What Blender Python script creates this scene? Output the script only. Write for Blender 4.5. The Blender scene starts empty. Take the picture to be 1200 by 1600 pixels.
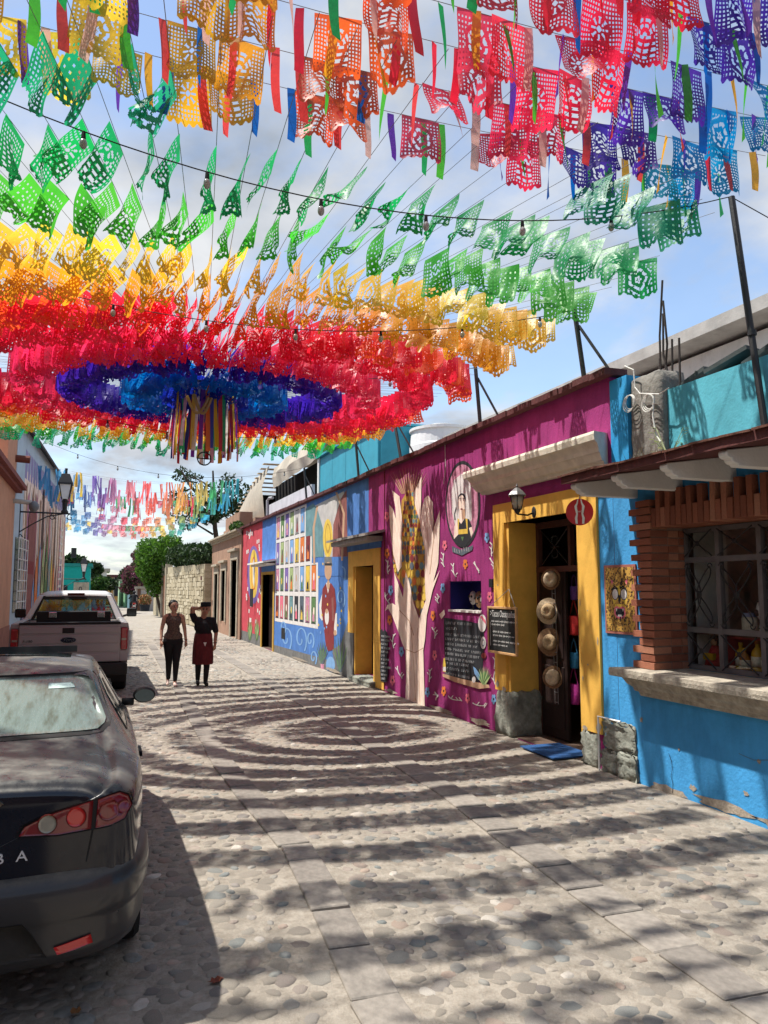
import bpy, bmesh, math, random
import numpy as np
from mathutils import Vector, Matrix
from mathutils.bvhtree import BVHTree
random.seed(7); np.random.seed(7)
R = math.radians
sc = bpy.context.scene
COL = sc.collection

# ------------------------------------------------------------------ camera
EYE = 1.85; YAW = R(20.2537); PITCH = R(5.7106); FPX = 1200.0
cam_d = bpy.data.cameras.new('camera'); cam = bpy.data.objects.new('camera', cam_d); COL.objects.link(cam)
cam.location = (0, 0, EYE); cam.rotation_euler = (R(90) + PITCH, 0, -YAW)
cam_d.sensor_fit = 'VERTICAL'; cam_d.sensor_height = 36; cam_d.sensor_width = 27; cam_d.lens = 27.0
cam_d.clip_end = 3000; cam_d.clip_start = .05
sc.camera = cam
# ------------------------------------------------------------------ light
SUN = Vector((0.44, -0.19, -1.0)).normalized()
elev = math.asin(-SUN.z); azim = math.atan2(-SUN.x, -SUN.y)
sd = bpy.data.lights.new('sun', 'SUN'); sun = bpy.data.objects.new('sun', sd); COL.objects.link(sun)
sd.energy = 4.5; sd.angle = R(0.9); sd.color = (1, .955, .88)
sun.rotation_euler = SUN.to_track_quat('-Z', 'Y').to_euler(); sun.location = (0, 0, 30)
w = bpy.data.worlds.new('World'); sc.world = w; w.use_nodes = True
nt = w.node_tree; N = nt.nodes; L = nt.links; N.clear()
out = N.new('ShaderNodeOutputWorld'); sky = N.new('ShaderNodeTexSky'); sky.sky_type = 'NISHITA'; sky.sun_disc = False
sky.sun_elevation = elev; sky.sun_rotation = azim; sky.air_density = 1.0; sky.dust_density = .6
bg1 = N.new('ShaderNodeBackground'); bg1.inputs[1].default_value = .15; L.new(sky.outputs[0], bg1.inputs[0])
bg2 = N.new('ShaderNodeBackground')
tc = N.new('ShaderNodeTexCoord'); sx = N.new('ShaderNodeSeparateXYZ'); L.new(tc.outputs['Generated'], sx.inputs[0])
mz = N.new('ShaderNodeMath'); mz.operation = 'MAXIMUM'; mz.inputs[1].default_value = 0.0; L.new(sx.outputs[2], mz.inputs[0])
mz2 = N.new('ShaderNodeMath'); mz2.operation = 'ADD'; mz2.inputs[1].default_value = .22; L.new(mz.outputs[0], mz2.inputs[0])
vd = N.new('ShaderNodeVectorMath'); vd.operation = 'DIVIDE'; L.new(tc.outputs['Generated'], vd.inputs[0]); L.new(mz2.outputs[0], vd.inputs[1])
mp = N.new('ShaderNodeMapping'); mp.inputs['Location'].default_value = (3.1, 1.7, 0); mp.inputs['Scale'].default_value = (1, 1, .3); L.new(vd.outputs[0], mp.inputs[0])
n1 = N.new('ShaderNodeTexNoise'); n1.inputs['Scale'].default_value = 1.7; n1.inputs['Detail'].default_value = 9; n1.inputs['Roughness'].default_value = .56; n1.inputs['Distortion'].default_value = .35; L.new(mp.outputs[0], n1.inputs[0])
cr = N.new('ShaderNodeValToRGB'); cr.color_ramp.elements[0].position = .39; cr.color_ramp.elements[1].position = .57
cr.color_ramp.elements[0].color = (.10, .10, .10, 1); cr.color_ramp.elements[1].color = (1, 1, 1, 1); L.new(n1.outputs[0], cr.inputs[0])
n2 = N.new('ShaderNodeTexNoise'); n2.inputs['Scale'].default_value = 3.4; n2.inputs['Detail'].default_value = 6; L.new(mp.outputs[0], n2.inputs[0])
cr2 = N.new('ShaderNodeValToRGB'); cr2.color_ramp.elements[0].position = .3; cr2.color_ramp.elements[1].position = .68
cr2.color_ramp.elements[0].color = (.36, .42, .51, 1); cr2.color_ramp.elements[1].color = (.84, .86, .89, 1); L.new(n2.outputs[0], cr2.inputs[0])
L.new(cr2.outputs[0], bg2.inputs[0]); bg2.inputs[1].default_value = .62
mx = N.new('ShaderNodeMixShader'); L.new(cr.outputs[0], mx.inputs[0]); L.new(bg1.outputs[0], mx.inputs[1]); L.new(bg2.outputs[0], mx.inputs[2])
L.new(mx.outputs[0], out.inputs[0])
vs = sc.view_settings; vs.view_transform = 'Standard'; vs.look = 'None'; vs.exposure = 0.70; vs.gamma = 1; vs.use_curve_mapping = False
sc.cycles.max_bounces = 8; sc.cycles.diffuse_bounces = 4; sc.cycles.transparent_max_bounces = 12; sc.cycles.use_denoising = True
sc.cycles.sample_clamp_indirect = 4.0; sc.cycles.caustics_reflective = False; sc.cycles.caustics_refractive = False

# ------------------------------------------------------------------ measuring helpers: a pixel of the photograph to a point on a known plane
cy_, sy_, cp_, sp_ = math.cos(YAW), math.sin(YAW), math.cos(PITCH), math.sin(PITCH)
def ray(u, v):
    a, b = (u - 600) / FPX, (800 - v) / FPX
    fwd = cp_ - b * sp_; up = sp_ + b * cp_
    return Vector((a * cy_ + fwd * sy_, -a * sy_ + fwd * cy_, up))
def atx(u, v, X): r = ray(u, v); return Vector((X, r.y * X / r.x, EYE + r.z * X / r.x))
def aty(u, v, Y): r = ray(u, v); return Vector((r.x * Y / r.y, Y, EYE + r.z * Y / r.y))
def atz(u, v, Z): r = ray(u, v); t = (Z - EYE) / r.z; return Vector((r.x * t, r.y * t, Z))
def atline(u, v, p, d):   # vertical plane through p along horizontal direction d
    n = Vector((d[1], -d[0], 0)); r = ray(u, v); e = Vector((0, 0, EYE))
    t = (Vector((p[0], p[1], 0)) - e).dot(n) / r.dot(n); return e + r * t
XW = 4.92
def W(u, v): p = atx(u, v, XW); return (p.y, p.z)

# ------------------------------------------------------------------ materials
MATS = {}
def new_mat(name):
    m = bpy.data.materials.new(name); m.use_nodes = True; MATS[name] = m
    return m, m.node_tree.nodes, m.node_tree.links, m.node_tree.nodes['Principled BSDF']
def M(name, col, rough=.85, var=.12, scale=3.0, bump=.15, bscale=45, metal=0, spec=.3, dirt=None, dirt_scale=1.3, dirt_amt=.5, coat=0, emit=None, streak=0):
    if name in MATS: return MATS[name]
    if name.startswith('mural_'): streak = .2
    m, n, l, p = new_mat(name)
    p.inputs['Roughness'].default_value = rough; p.inputs['Metallic'].default_value = metal
    p.inputs['Specular IOR Level'].default_value = spec; p.inputs['Coat Weight'].default_value = coat
    c = (*col, 1)
    tcn = n.new('ShaderNodeTexCoord')
    if var or dirt:
        no = n.new('ShaderNodeTexNoise'); no.inputs['Scale'].default_value = scale; no.inputs['Detail'].default_value = 7; no.inputs['Roughness'].default_value = .65
        l.new(tcn.outputs['Object'], no.inputs['Vector'])
        ra = n.new('ShaderNodeValToRGB'); ra.color_ramp.elements[0].position = .3; ra.color_ramp.elements[1].position = .7
        ra.color_ramp.elements[0].color = (*[x * (1 - var * 1.3) for x in col], 1); ra.color_ramp.elements[1].color = (*[min(1, x * (1 + var) + var * .015) for x in col], 1)
        l.new(no.outputs[0], ra.inputs[0]); src = ra.outputs[0]
        if dirt:
            nd = n.new('ShaderNodeTexNoise'); nd.inputs['Scale'].default_value = dirt_scale; nd.inputs['Detail'].default_value = 10; nd.inputs['Roughness'].default_value = .72
            mpp = n.new('ShaderNodeMapping'); mpp.inputs['Location'].default_value = (5, 2, 1); mpp.inputs['Scale'].default_value = (1, 1, .55); l.new(tcn.outputs['Object'], mpp.inputs[0]); l.new(mpp.outputs[0], nd.inputs['Vector'])
            rd = n.new('ShaderNodeValToRGB'); rd.color_ramp.elements[0].position = .50; rd.color_ramp.elements[1].position = .72
            rd.color_ramp.elements[1].color = (dirt_amt,) * 3 + (1,); l.new(nd.outputs[0], rd.inputs[0])
            mixd = n.new('ShaderNodeMix'); mixd.data_type = 'RGBA'; l.new(rd.outputs[0], mixd.inputs[0]); l.new(src, mixd.inputs[6]); mixd.inputs[7].default_value = (*dirt, 1); src = mixd.outputs[2]
        if streak:
            ns = n.new('ShaderNodeTexNoise'); ns.inputs['Scale'].default_value = 1; ns.inputs['Detail'].default_value = 8; ns.inputs['Roughness'].default_value = .7
            ms_ = n.new('ShaderNodeMapping'); ms_.inputs['Scale'].default_value = (9, 9, 1.6); ms_.inputs['Rotation'].default_value = (.25, 0, 0); l.new(tcn.outputs['Object'], ms_.inputs[0]); l.new(ms_.outputs[0], ns.inputs['Vector'])
            rk = n.new('ShaderNodeValToRGB'); rk.color_ramp.elements[0].position = .32; rk.color_ramp.elements[0].color = (.55, .55, .57, 1); rk.color_ramp.elements[1].position = .6; l.new(ns.outputs[0], rk.inputs[0])
            mk = n.new('ShaderNodeMix'); mk.data_type = 'RGBA'; mk.blend_type = 'MULTIPLY'; mk.inputs[0].default_value = streak * 1.6; l.new(src, mk.inputs[6]); l.new(rk.outputs[0], mk.inputs[7]); src = mk.outputs[2]
        l.new(src, p.inputs['Base Color'])
    else: p.inputs['Base Color'].default_value = c
    if bump:
        nb = n.new('ShaderNodeTexNoise'); nb.inputs['Scale'].default_value = bscale; nb.inputs['Detail'].default_value = 5; l.new(tcn.outputs['Object'], nb.inputs['Vector'])
        bp = n.new('ShaderNodeBump'); bp.inputs['Strength'].default_value = bump; bp.inputs['Distance'].default_value = .02; l.new(nb.outputs[0], bp.inputs['Height']); l.new(bp.outputs[0], p.inputs['Normal'])
    if emit:
        p.inputs['Emission Color'].default_value = (*emit[:3], 1); p.inputs['Emission Strength'].default_value = emit[3]
    return m
def island_mat(name, cols, rough=.85, bump=.3, bscale=60, trans=0, sheen=0, spec=.3):
    m, n, l, p = new_mat(name); p.inputs['Roughness'].default_value = rough; p.inputs['Specular IOR Level'].default_value = spec
    g = n.new('ShaderNodeNewGeometry'); oi = n.new('ShaderNodeObjectInfo'); ad = n.new('ShaderNodeMath'); ad.operation = 'ADD'; fr = n.new('ShaderNodeMath'); fr.operation = 'FRACT'
    l.new(g.outputs['Random Per Island'], ad.inputs[0]); l.new(oi.outputs['Random'], ad.inputs[1]); l.new(ad.outputs[0], fr.inputs[0])
    ra = n.new('ShaderNodeValToRGB'); ra.color_ramp.interpolation = 'LINEAR'; e = ra.color_ramp.elements
    while len(e) < len(cols): e.new(.5)
    for i, (pos, c) in enumerate(cols): e[i].position = pos; e[i].color = (*c, 1)
    l.new(fr.outputs[0], ra.inputs[0]); src = ra.outputs[0]
    tcn = n.new('ShaderNodeTexCoord')
    no = n.new('ShaderNodeTexNoise'); no.inputs['Scale'].default_value = bscale * .35; no.inputs['Detail'].default_value = 8; l.new(tcn.outputs['Object'], no.inputs[0])
    mu = n.new('ShaderNodeMix'); mu.data_type = 'RGBA'; mu.blend_type = 'MULTIPLY'; mu.inputs[0].default_value = .55; l.new(src, mu.inputs[6])
    r2 = n.new('ShaderNodeValToRGB'); r2.color_ramp.elements[0].position = .3; r2.color_ramp.elements[0].color = (.45, .45, .45, 1); r2.color_ramp.elements[1].position = .65; l.new(no.outputs[0], r2.inputs[0]); l.new(r2.outputs[0], mu.inputs[7]); src = mu.outputs[2]
    l.new(src, p.inputs['Base Color'])
    if bump:
        nb = n.new('ShaderNodeTexNoise'); nb.inputs['Scale'].default_value = bscale; nb.inputs['Detail'].default_value = 6; l.new(tcn.outputs['Object'], nb.inputs[0])
        bp = n.new('ShaderNodeBump'); bp.inputs['Strength'].default_value = bump; bp.inputs['Distance'].default_value = .015; l.new(nb.outputs[0], bp.inputs['Height']); l.new(bp.outputs[0], p.inputs['Normal'])
    if trans:
        tr = n.new('ShaderNodeBsdfTranslucent'); l.new(src, tr.inputs[0]); ms = n.new('ShaderNodeMixShader'); ms.inputs[0].default_value = trans
        o = n['Material Output']; l.new(p.outputs[0], ms.inputs[1]); l.new(tr.outputs[0], ms.inputs[2]); l.new(ms.outputs[0], o.inputs[0])
    return m
def glass_mat(name, tint, alpha=.75, rough=.03):
    m, n, l, p = new_mat(name); n.remove(p)
    t = n.new('ShaderNodeBsdfTransparent'); t.inputs[0].default_value = (*tint, 1); g = n.new('ShaderNodeBsdfGlossy'); g.inputs['Roughness'].default_value = rough
    lw = n.new('ShaderNodeLayerWeight'); lw.inputs[0].default_value = .5; f = n.new('ShaderNodeMath'); f.operation = 'POWER'; f.inputs[1].default_value = 4; l.new(lw.outputs['Facing'], f.inputs[0]); ms = n.new('ShaderNodeMixShader')
    ad = n.new('ShaderNodeMath'); ad.operation = 'ADD'; ad.inputs[1].default_value = 1 - alpha - .08; ad.use_clamp = True; l.new(f.outputs[0], ad.inputs[0])
    l.new(ad.outputs[0], ms.inputs[0]); l.new(t.outputs[0], ms.inputs[1]); l.new(g.outputs[0], ms.inputs[2]); l.new(ms.outputs[0], n['Material Output'].inputs[0])
    return m
# paper flags: the colour comes from each object
def paper_mat(name):
    m, n, l, p = new_mat(name); n.remove(p)
    oi = n.new('ShaderNodeObjectInfo'); d = n.new('ShaderNodeBsdfDiffuse'); t = n.new('ShaderNodeBsdfTranslucent'); g = n.new('ShaderNodeBsdfGlossy'); g.inputs['Roughness'].default_value = .45
    tcn = n.new('ShaderNodeTexCoord'); no = n.new('ShaderNodeTexNoise'); no.inputs['Scale'].default_value = 14; no.inputs['Detail'].default_value = 3; l.new(tcn.outputs['Object'], no.inputs[0])
    bp = n.new('ShaderNodeBump'); bp.inputs['Strength'].default_value = .35; bp.inputs['Distance'].default_value = .02; l.new(no.outputs[0], bp.inputs['Height'])
    for s in (d, t): l.new(oi.outputs['Color'], s.inputs[0]); l.new(bp.outputs[0], s.inputs['Normal'])
    l.new(bp.outputs[0], g.inputs['Normal'])
    a = n.new('ShaderNodeMixShader'); a.inputs[0].default_value = .66; l.new(d.outputs[0], a.inputs[1]); l.new(t.outputs[0], a.inputs[2])
    b = n.new('ShaderNodeMixShader'); b.inputs[0].default_value = .05; l.new(a.outputs[0], b.inputs[1]); l.new(g.outputs[0], b.inputs[2])
    l.new(b.outputs[0], n['Material Output'].inputs[0]); return m
PAPER = paper_mat('plastic_paper')
IRON = M('black_iron', (.018, .017, .018), .55, .1, bump=.1, spec=.4)
WIRE = M('wire', (.03, .03, .03), .6, 0, bump=0)
WIREL = M('pale_wire', (.25, .25, .25), .6, 0, bump=0)
WHITE = M('white_paint', (.74, .72, .68), .8, .08, dirt=(.4, .37, .33), dirt_amt=.35)
BLACK = M('black_paint', (.012, .012, .014), .7, .1, bump=0)
RUBBER = M('tyre_rubber', (.018, .018, .018), .85, .1)
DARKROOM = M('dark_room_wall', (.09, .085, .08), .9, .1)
LEAFM = island_mat('leaf_green', [(0, (.025, .06, .012)), (.5, (.05, .12, .02)), (1, (.10, .19, .035))], .55, 0, trans=.35)
LEAFD = island_mat('leaf_dark', [(0, (.012, .03, .008)), (.6, (.025, .06, .015)), (1, (.05, .09, .02))], .55, 0, trans=.25)
LEAFB = island_mat('leaf_bright', [(0, (.04, .10, .012)), (.5, (.08, .2, .02)), (1, (.14, .3, .03))], .5, 0, trans=.4)
BOUG = island_mat('bougainvillea_leaf', [(0, (.05, .08, .03)), (.45, (.10, .07, .05)), (.7, (.22, .06, .10)), (1, (.34, .10, .17))], .6, 0, trans=.35)
BARK = M('bark', (.07, .05, .035), .95, .3, 12, .6, 30)

# ------------------------------------------------------------------ object helpers
class _Org(dict):
    def __getitem__(s, o): return dict.__getitem__(s, o.name)
    def __setitem__(s, o, v): dict.__setitem__(s, o.name, v)
ORG = _Org()
def tag(o, label=None, cat=None, group=None, kind=None):
    if label: o['label'] = label
    if cat: o['category'] = cat
    if group: o['group'] = group
    if kind: o['kind'] = kind
    return o
def link(o, parent=None):
    COL.objects.link(o)
    if parent is not None: o.parent = parent
    return o
def thing(name, loc, label, cat, group=None, rz=0):
    o = bpy.data.objects.new(name, None); o.empty_display_size = .1; o.location = loc; o.rotation_euler = (0, 0, rz); link(o)
    ORG[o] = Vector(loc); return tag(o, label, cat, group)
class MB:
    def __init__(s): s.v = []; s.f = []; s.m = []; s.mats = []
    def mi(s, mat):
        if mat is None: return 0
        if mat not in s.mats: s.mats.append(mat)
        return s.mats.index(mat)
    def add(s, vs, fs, mat=None):
        b = len(s.v); k = s.mi(mat); s.v.extend([tuple(p) for p in vs]); s.f.extend([tuple(i + b for i in f) for f in fs]); s.m.extend([k] * len(fs)); return s
    def box(s, x0, x1, y0, y1, z0, z1, mat=None):
        return s.add([(x0, y0, z0), (x1, y0, z0), (x1, y1, z0), (x0, y1, z0), (x0, y0, z1), (x1, y0, z1), (x1, y1, z1), (x0, y1, z1)],
                     [(0, 3, 2, 1), (4, 5, 6, 7), (0, 1, 5, 4), (1, 2, 6, 5), (2, 3, 7, 6), (3, 0, 4, 7)], mat)
    def boxm(s, mtx, sx, sy, sz, mat=None):
        vs = [mtx @ Vector((x * sx / 2, y * sy / 2, z * sz / 2)) for z in (-1, 1) for x, y in ((-1, -1), (1, -1), (1, 1), (-1, 1))]
        return s.add(vs, [(0, 3, 2, 1), (4, 5, 6, 7), (0, 1, 5, 4), (1, 2, 6, 5), (2, 3, 7, 6), (3, 0, 4, 7)], mat)
    def tube(s, pts, r, n=6, mat=None, caps=True):
        pts = [Vector(p) for p in pts]; rs = r if isinstance(r, (list, tuple)) else [r] * len(pts); vs = []; fs = []; prev = None
        for i, p in enumerate(pts):
            d = (pts[min(i + 1, len(pts) - 1)] - pts[max(i - 1, 0)]).normalized()
            a = prev if prev is not None else (Vector((0, 0, 1)) if abs(d.z) < .9 else Vector((1, 0, 0)))
            a = (a - d * a.dot(d)); a = a.normalized() if a.length > 1e-6 else d.orthogonal().normalized(); prev = a; b = d.cross(a)
            for k in range(n):
                t = 2 * math.pi * k / n; vs.append(p + (a * math.cos(t) + b * math.sin(t)) * rs[i])
        for i in range(len(pts) - 1):
            for k in range(n): fs.append((i * n + k, i * n + (k + 1) % n, (i + 1) * n + (k + 1) % n, (i + 1) * n + k))
        if caps: fs.append(tuple(range(n - 1, -1, -1))); fs.append(tuple((len(pts) - 1) * n + k for k in range(n)))
        return s.add(vs, fs, mat)
    def lathe(s, prof, c, n=16, mat=None, axis='z', sq=False):
        vs = []; fs = []
        for (r, h) in prof:
            for k in range(n):
                t = 2 * math.pi * (k + (.5 if sq else 0)) / n; a, b = r * math.cos(t), r * math.sin(t)
                q = {'z': (a, b, h), 'y': (a, h, b), 'x': (h, a, b)}[axis]; vs.append((c[0] + q[0], c[1] + q[1], c[2] + q[2]))
        for i in range(len(prof) - 1):
            for k in range(n): fs.append((i * n + k, i * n + (k + 1) % n, (i + 1) * n + (k + 1) % n, (i + 1) * n + k))
        fs.append(tuple(range(n))); fs.append(tuple((len(prof) - 1) * n + k for k in range(n)))
        return s.add(vs, fs, mat)
    def prism(s, poly, d, mat=None):   # poly: list of 3d points, extruded by vector d
        n = len(poly); d = Vector(d); vs = [Vector(p) for p in poly] + [Vector(p) + d for p in poly]
        return s.add(vs, [tuple(range(n)), tuple(range(2 * n - 1, n - 1, -1))] + [(i, (i + 1) % n, n + (i + 1) % n, n + i) for i in range(n)], mat)
    def ell(s, c, rx, ry, rz, nu=10, nv=7, mat=None, mtx=None):
        vs = []; fs = []; c = Vector(c)
        for j in range(nv + 1):
            ph = -math.pi / 2 + math.pi * j / nv
            for i in range(nu):
                t = 2 * math.pi * i / nu; q = Vector((rx * math.cos(ph) * math.cos(t), ry * math.cos(ph) * math.sin(t), rz * math.sin(ph)))
                if mtx: q = mtx @ q
                vs.append(c + q)
        for j in range(nv):
            for i in range(nu): fs.append((j * nu + i, j * nu + (i + 1) % nu, (j + 1) * nu + (i + 1) % nu, (j + 1) * nu + i))
        return s.add(vs, fs, mat)
    def build(s, name, parent=None, mat=None, loc=None, smooth=False, bevel=0, seg=1, subsurf=0, fix=True):
        org = ORG[parent] if parent is not None else Vector(loc or (0, 0, 0))
        me = bpy.data.meshes.new(name); me.from_pydata([(p[0] - org.x, p[1] - org.y, p[2] - org.z) for p in s.v], [], s.f)
        ms = s.mats if s.mats else [mat]
        if mat is not None and s.mats and mat not in s.mats: pass
        for q in ms: me.materials.append(q)
        me.polygons.foreach_set('material_index', s.m)
        if fix:
            bm = bmesh.new(); bm.from_mesh(me); bmesh.ops.recalc_face_normals(bm, faces=bm.faces); bm.to_mesh(me); bm.free()
        if smooth: me.polygons.foreach_set('use_smooth', [True] * len(me.polygons))
        me.update(); o = bpy.data.objects.new(name, me); link(o, parent)
        if parent is None: o.location = org
        ORG[o] = org
        if bevel:
            b = o.modifiers.new('bevel', 'BEVEL'); b.width = bevel; b.segments = seg; b.limit_method = 'ANGLE'; b.angle_limit = R(40)
        if subsurf:
            b = o.modifiers.new('sub', 'SUBSURF'); b.levels = subsurf; b.render_levels = subsurf
        return o
def B(name, parent, mat, *boxes, bevel=0, **k):
    m = MB()
    for b in boxes: m.box(*b)
    return m.build(name, parent, mat, bevel=bevel, **k)
def wall_cells(m, xf, xb, ys, zs, solid, mat=None):
    # a wall in the y-z plane from grid lines ys, zs; solid(yc, zc) says which cells are filled
    ys = sorted(set(round(y, 4) for y in ys)); zs = sorted(set(round(z, 4) for z in zs)); ny, nz = len(ys) - 1, len(zs) - 1
    S = {(i, j): solid((ys[i] + ys[i + 1]) / 2, (zs[j] + zs[j + 1]) / 2) for i in range(ny) for j in range(nz)}
    def q(*p): m.add(p, [(0, 1, 2, 3)], mat)
    for (i, j), sld in S.items():
        if not sld: continue
        a, b, c, d = ys[i], ys[i + 1], zs[j], zs[j + 1]
        q((xf, a, c), (xf, b, c), (xf, b, d), (xf, a, d)); q((xb, a, c), (xb, a, d), (xb, b, d), (xb, b, c))
        if not S.get((i - 1, j)): q((xf, a, c), (xf, a, d), (xb, a, d), (xb, a, c))
        if not S.get((i + 1, j)): q((xf, b, c), (xb, b, c), (xb, b, d), (xf, b, d))
        if not S.get((i, j - 1)): q((xf, a, c), (xb, a, c), (xb, b, c), (xf, b, c))
        if not S.get((i, j + 1)): q((xf, a, d), (xf, b, d), (xb, b, d), (xb, a, d))
    return m
# painted sheets on the right-hand wall, traced in photo pixels on that wall's plane
def paint(name, parent, polys, layer=1, X=XW, px=True):
    # polys: list of (material, [(u,v)...]) ; every polygon a sheet a little proud of the last
    m = MB()
    for k, (mat, pts) in enumerate(polys):
        x = X - .0025 * layer - (.0002 if len(polys) < 40 else .00005) * k
        if px: q = [atx(u, v, X) for u, v in pts]; q = [(x, p.y, p.z) for p in q]
        else: q = [(x, y, z) for y, z in pts]
        m.add(q, [tuple(range(len(q)))], mat)
    return m.build(name, parent)
def stroke(pts, w):   # a ribbon polygon list in 2d along a polyline
    out = []
    for (a, b), (c, d) in zip(pts[:-1], pts[1:]):
        dx, dy = c - a, d - b; ln = math.hypot(dx, dy) or 1; nx, ny = -dy / ln * w / 2, dx / ln * w / 2; ex, ey = dx / ln * w * .3, dy / ln * w * .3
        out.append([(a + nx - ex, b + ny - ey), (c + nx + ex, d + ny + ey), (c - nx + ex, d - ny + ey), (a - nx - ex, b - ny - ey)])
    return out
def circ(cx, cy, rx, ry=None, n=20, a0=0, a1=2 * math.pi):
    ry = ry or rx; return [(cx + rx * math.cos(a0 + (a1 - a0) * i / n), cy + ry * math.sin(a0 + (a1 - a0) * i / n)) for i in range(n + (a1 - a0 < 6.28))]
def text_mesh(name, body, size, mtx, mat, parent=None, extrude=.002, squeeze=1.0, loc=None, shear=0):
    cu = bpy.data.curves.new(name, 'FONT'); cu.body = body; cu.size = size; cu.extrude = extrude; cu.resolution_u = 3; cu.shear = shear
    to = bpy.data.objects.new(name, cu); COL.objects.link(to)
    dg = bpy.context.evaluated_depsgraph_get(); me = bpy.data.meshes.new_from_object(to.evaluated_get(dg)); bpy.data.objects.remove(to); bpy.data.curves.remove(cu)
    me.transform(Matrix.Diagonal((squeeze, 1, 1, 1))); org = ORG[parent] if parent else Vector(loc or (0, 0, 0))
    me.transform(Matrix.Translation(-org) @ mtx); me.materials.clear(); me.materials.append(mat)
    o = bpy.data.objects.new(name, me); link(o, parent); ORG[o] = org
    if parent is None: o.location = org
    return o
WALLM = lambda p: Matrix.Translation(p) @ Matrix(((0, 0, -1, 0), (-1, 0, 0, 0), (0, 1, 0, 0), (0, 0, 0, 1)))   # writing that faces the street on the right-hand wall
REARM = lambda p: Matrix.Translation(p) @ Matrix(((1, 0, 0, 0), (0, 0, -1, 0), (0, 1, 0, 0), (0, 0, 0, 1)))    # writing that faces the camera
def leaves(m, blobs, n, size, mat=None, flat=.0, seed=1):
    rg = random.Random(seed); tot = sum(b[3] * b[4] * b[5] for b in blobs)
    for b in blobs:
        k = max(4, int(n * b[3] * b[4] * b[5] / tot))
        for _ in range(k):
            while True:
                p = Vector((rg.uniform(-1, 1), rg.uniform(-1, 1), rg.uniform(-1, 1)))
                if .35 < p.length < 1 or (p.length < 1 and rg.random() < .3): break
            c = Vector((b[0] + p.x * b[3], b[1] + p.y * b[4], b[2] + p.z * b[5])); s = size * rg.uniform(.6, 1.4)
            a = Vector((rg.gauss(0, 1), rg.gauss(0, 1), rg.gauss(0, .7))).normalized(); q = a.orthogonal().normalized(); q.rotate(Matrix.Rotation(rg.uniform(0, 6.3), 3, a)); e = a.cross(q)
            m.add([c - q * s, c + e * s * .45 + a * s * .12, c + q * s, c - e * s * .45 + a * s * .12], [(0, 1, 2, 3)], mat)
    return m
def copy_part(src, parent, loc, rot=(0, 0, 0), scale=(1, 1, 1), color=None):
    c = src.copy(); link(c, parent); c.location = loc; c.rotation_euler = rot; c.scale = scale
    if color: c.color = (*color, 1)
    return c
def mesh_obj(name, me, parent=None, loc=(0, 0, 0), rot=(0, 0, 0), scale=(1, 1, 1), color=None):
    o = bpy.data.objects.new(name, me); link(o, parent); o.location = loc; o.rotation_euler = rot; o.scale = scale
    if color: o.color = (*color, 1)
    return o
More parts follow.
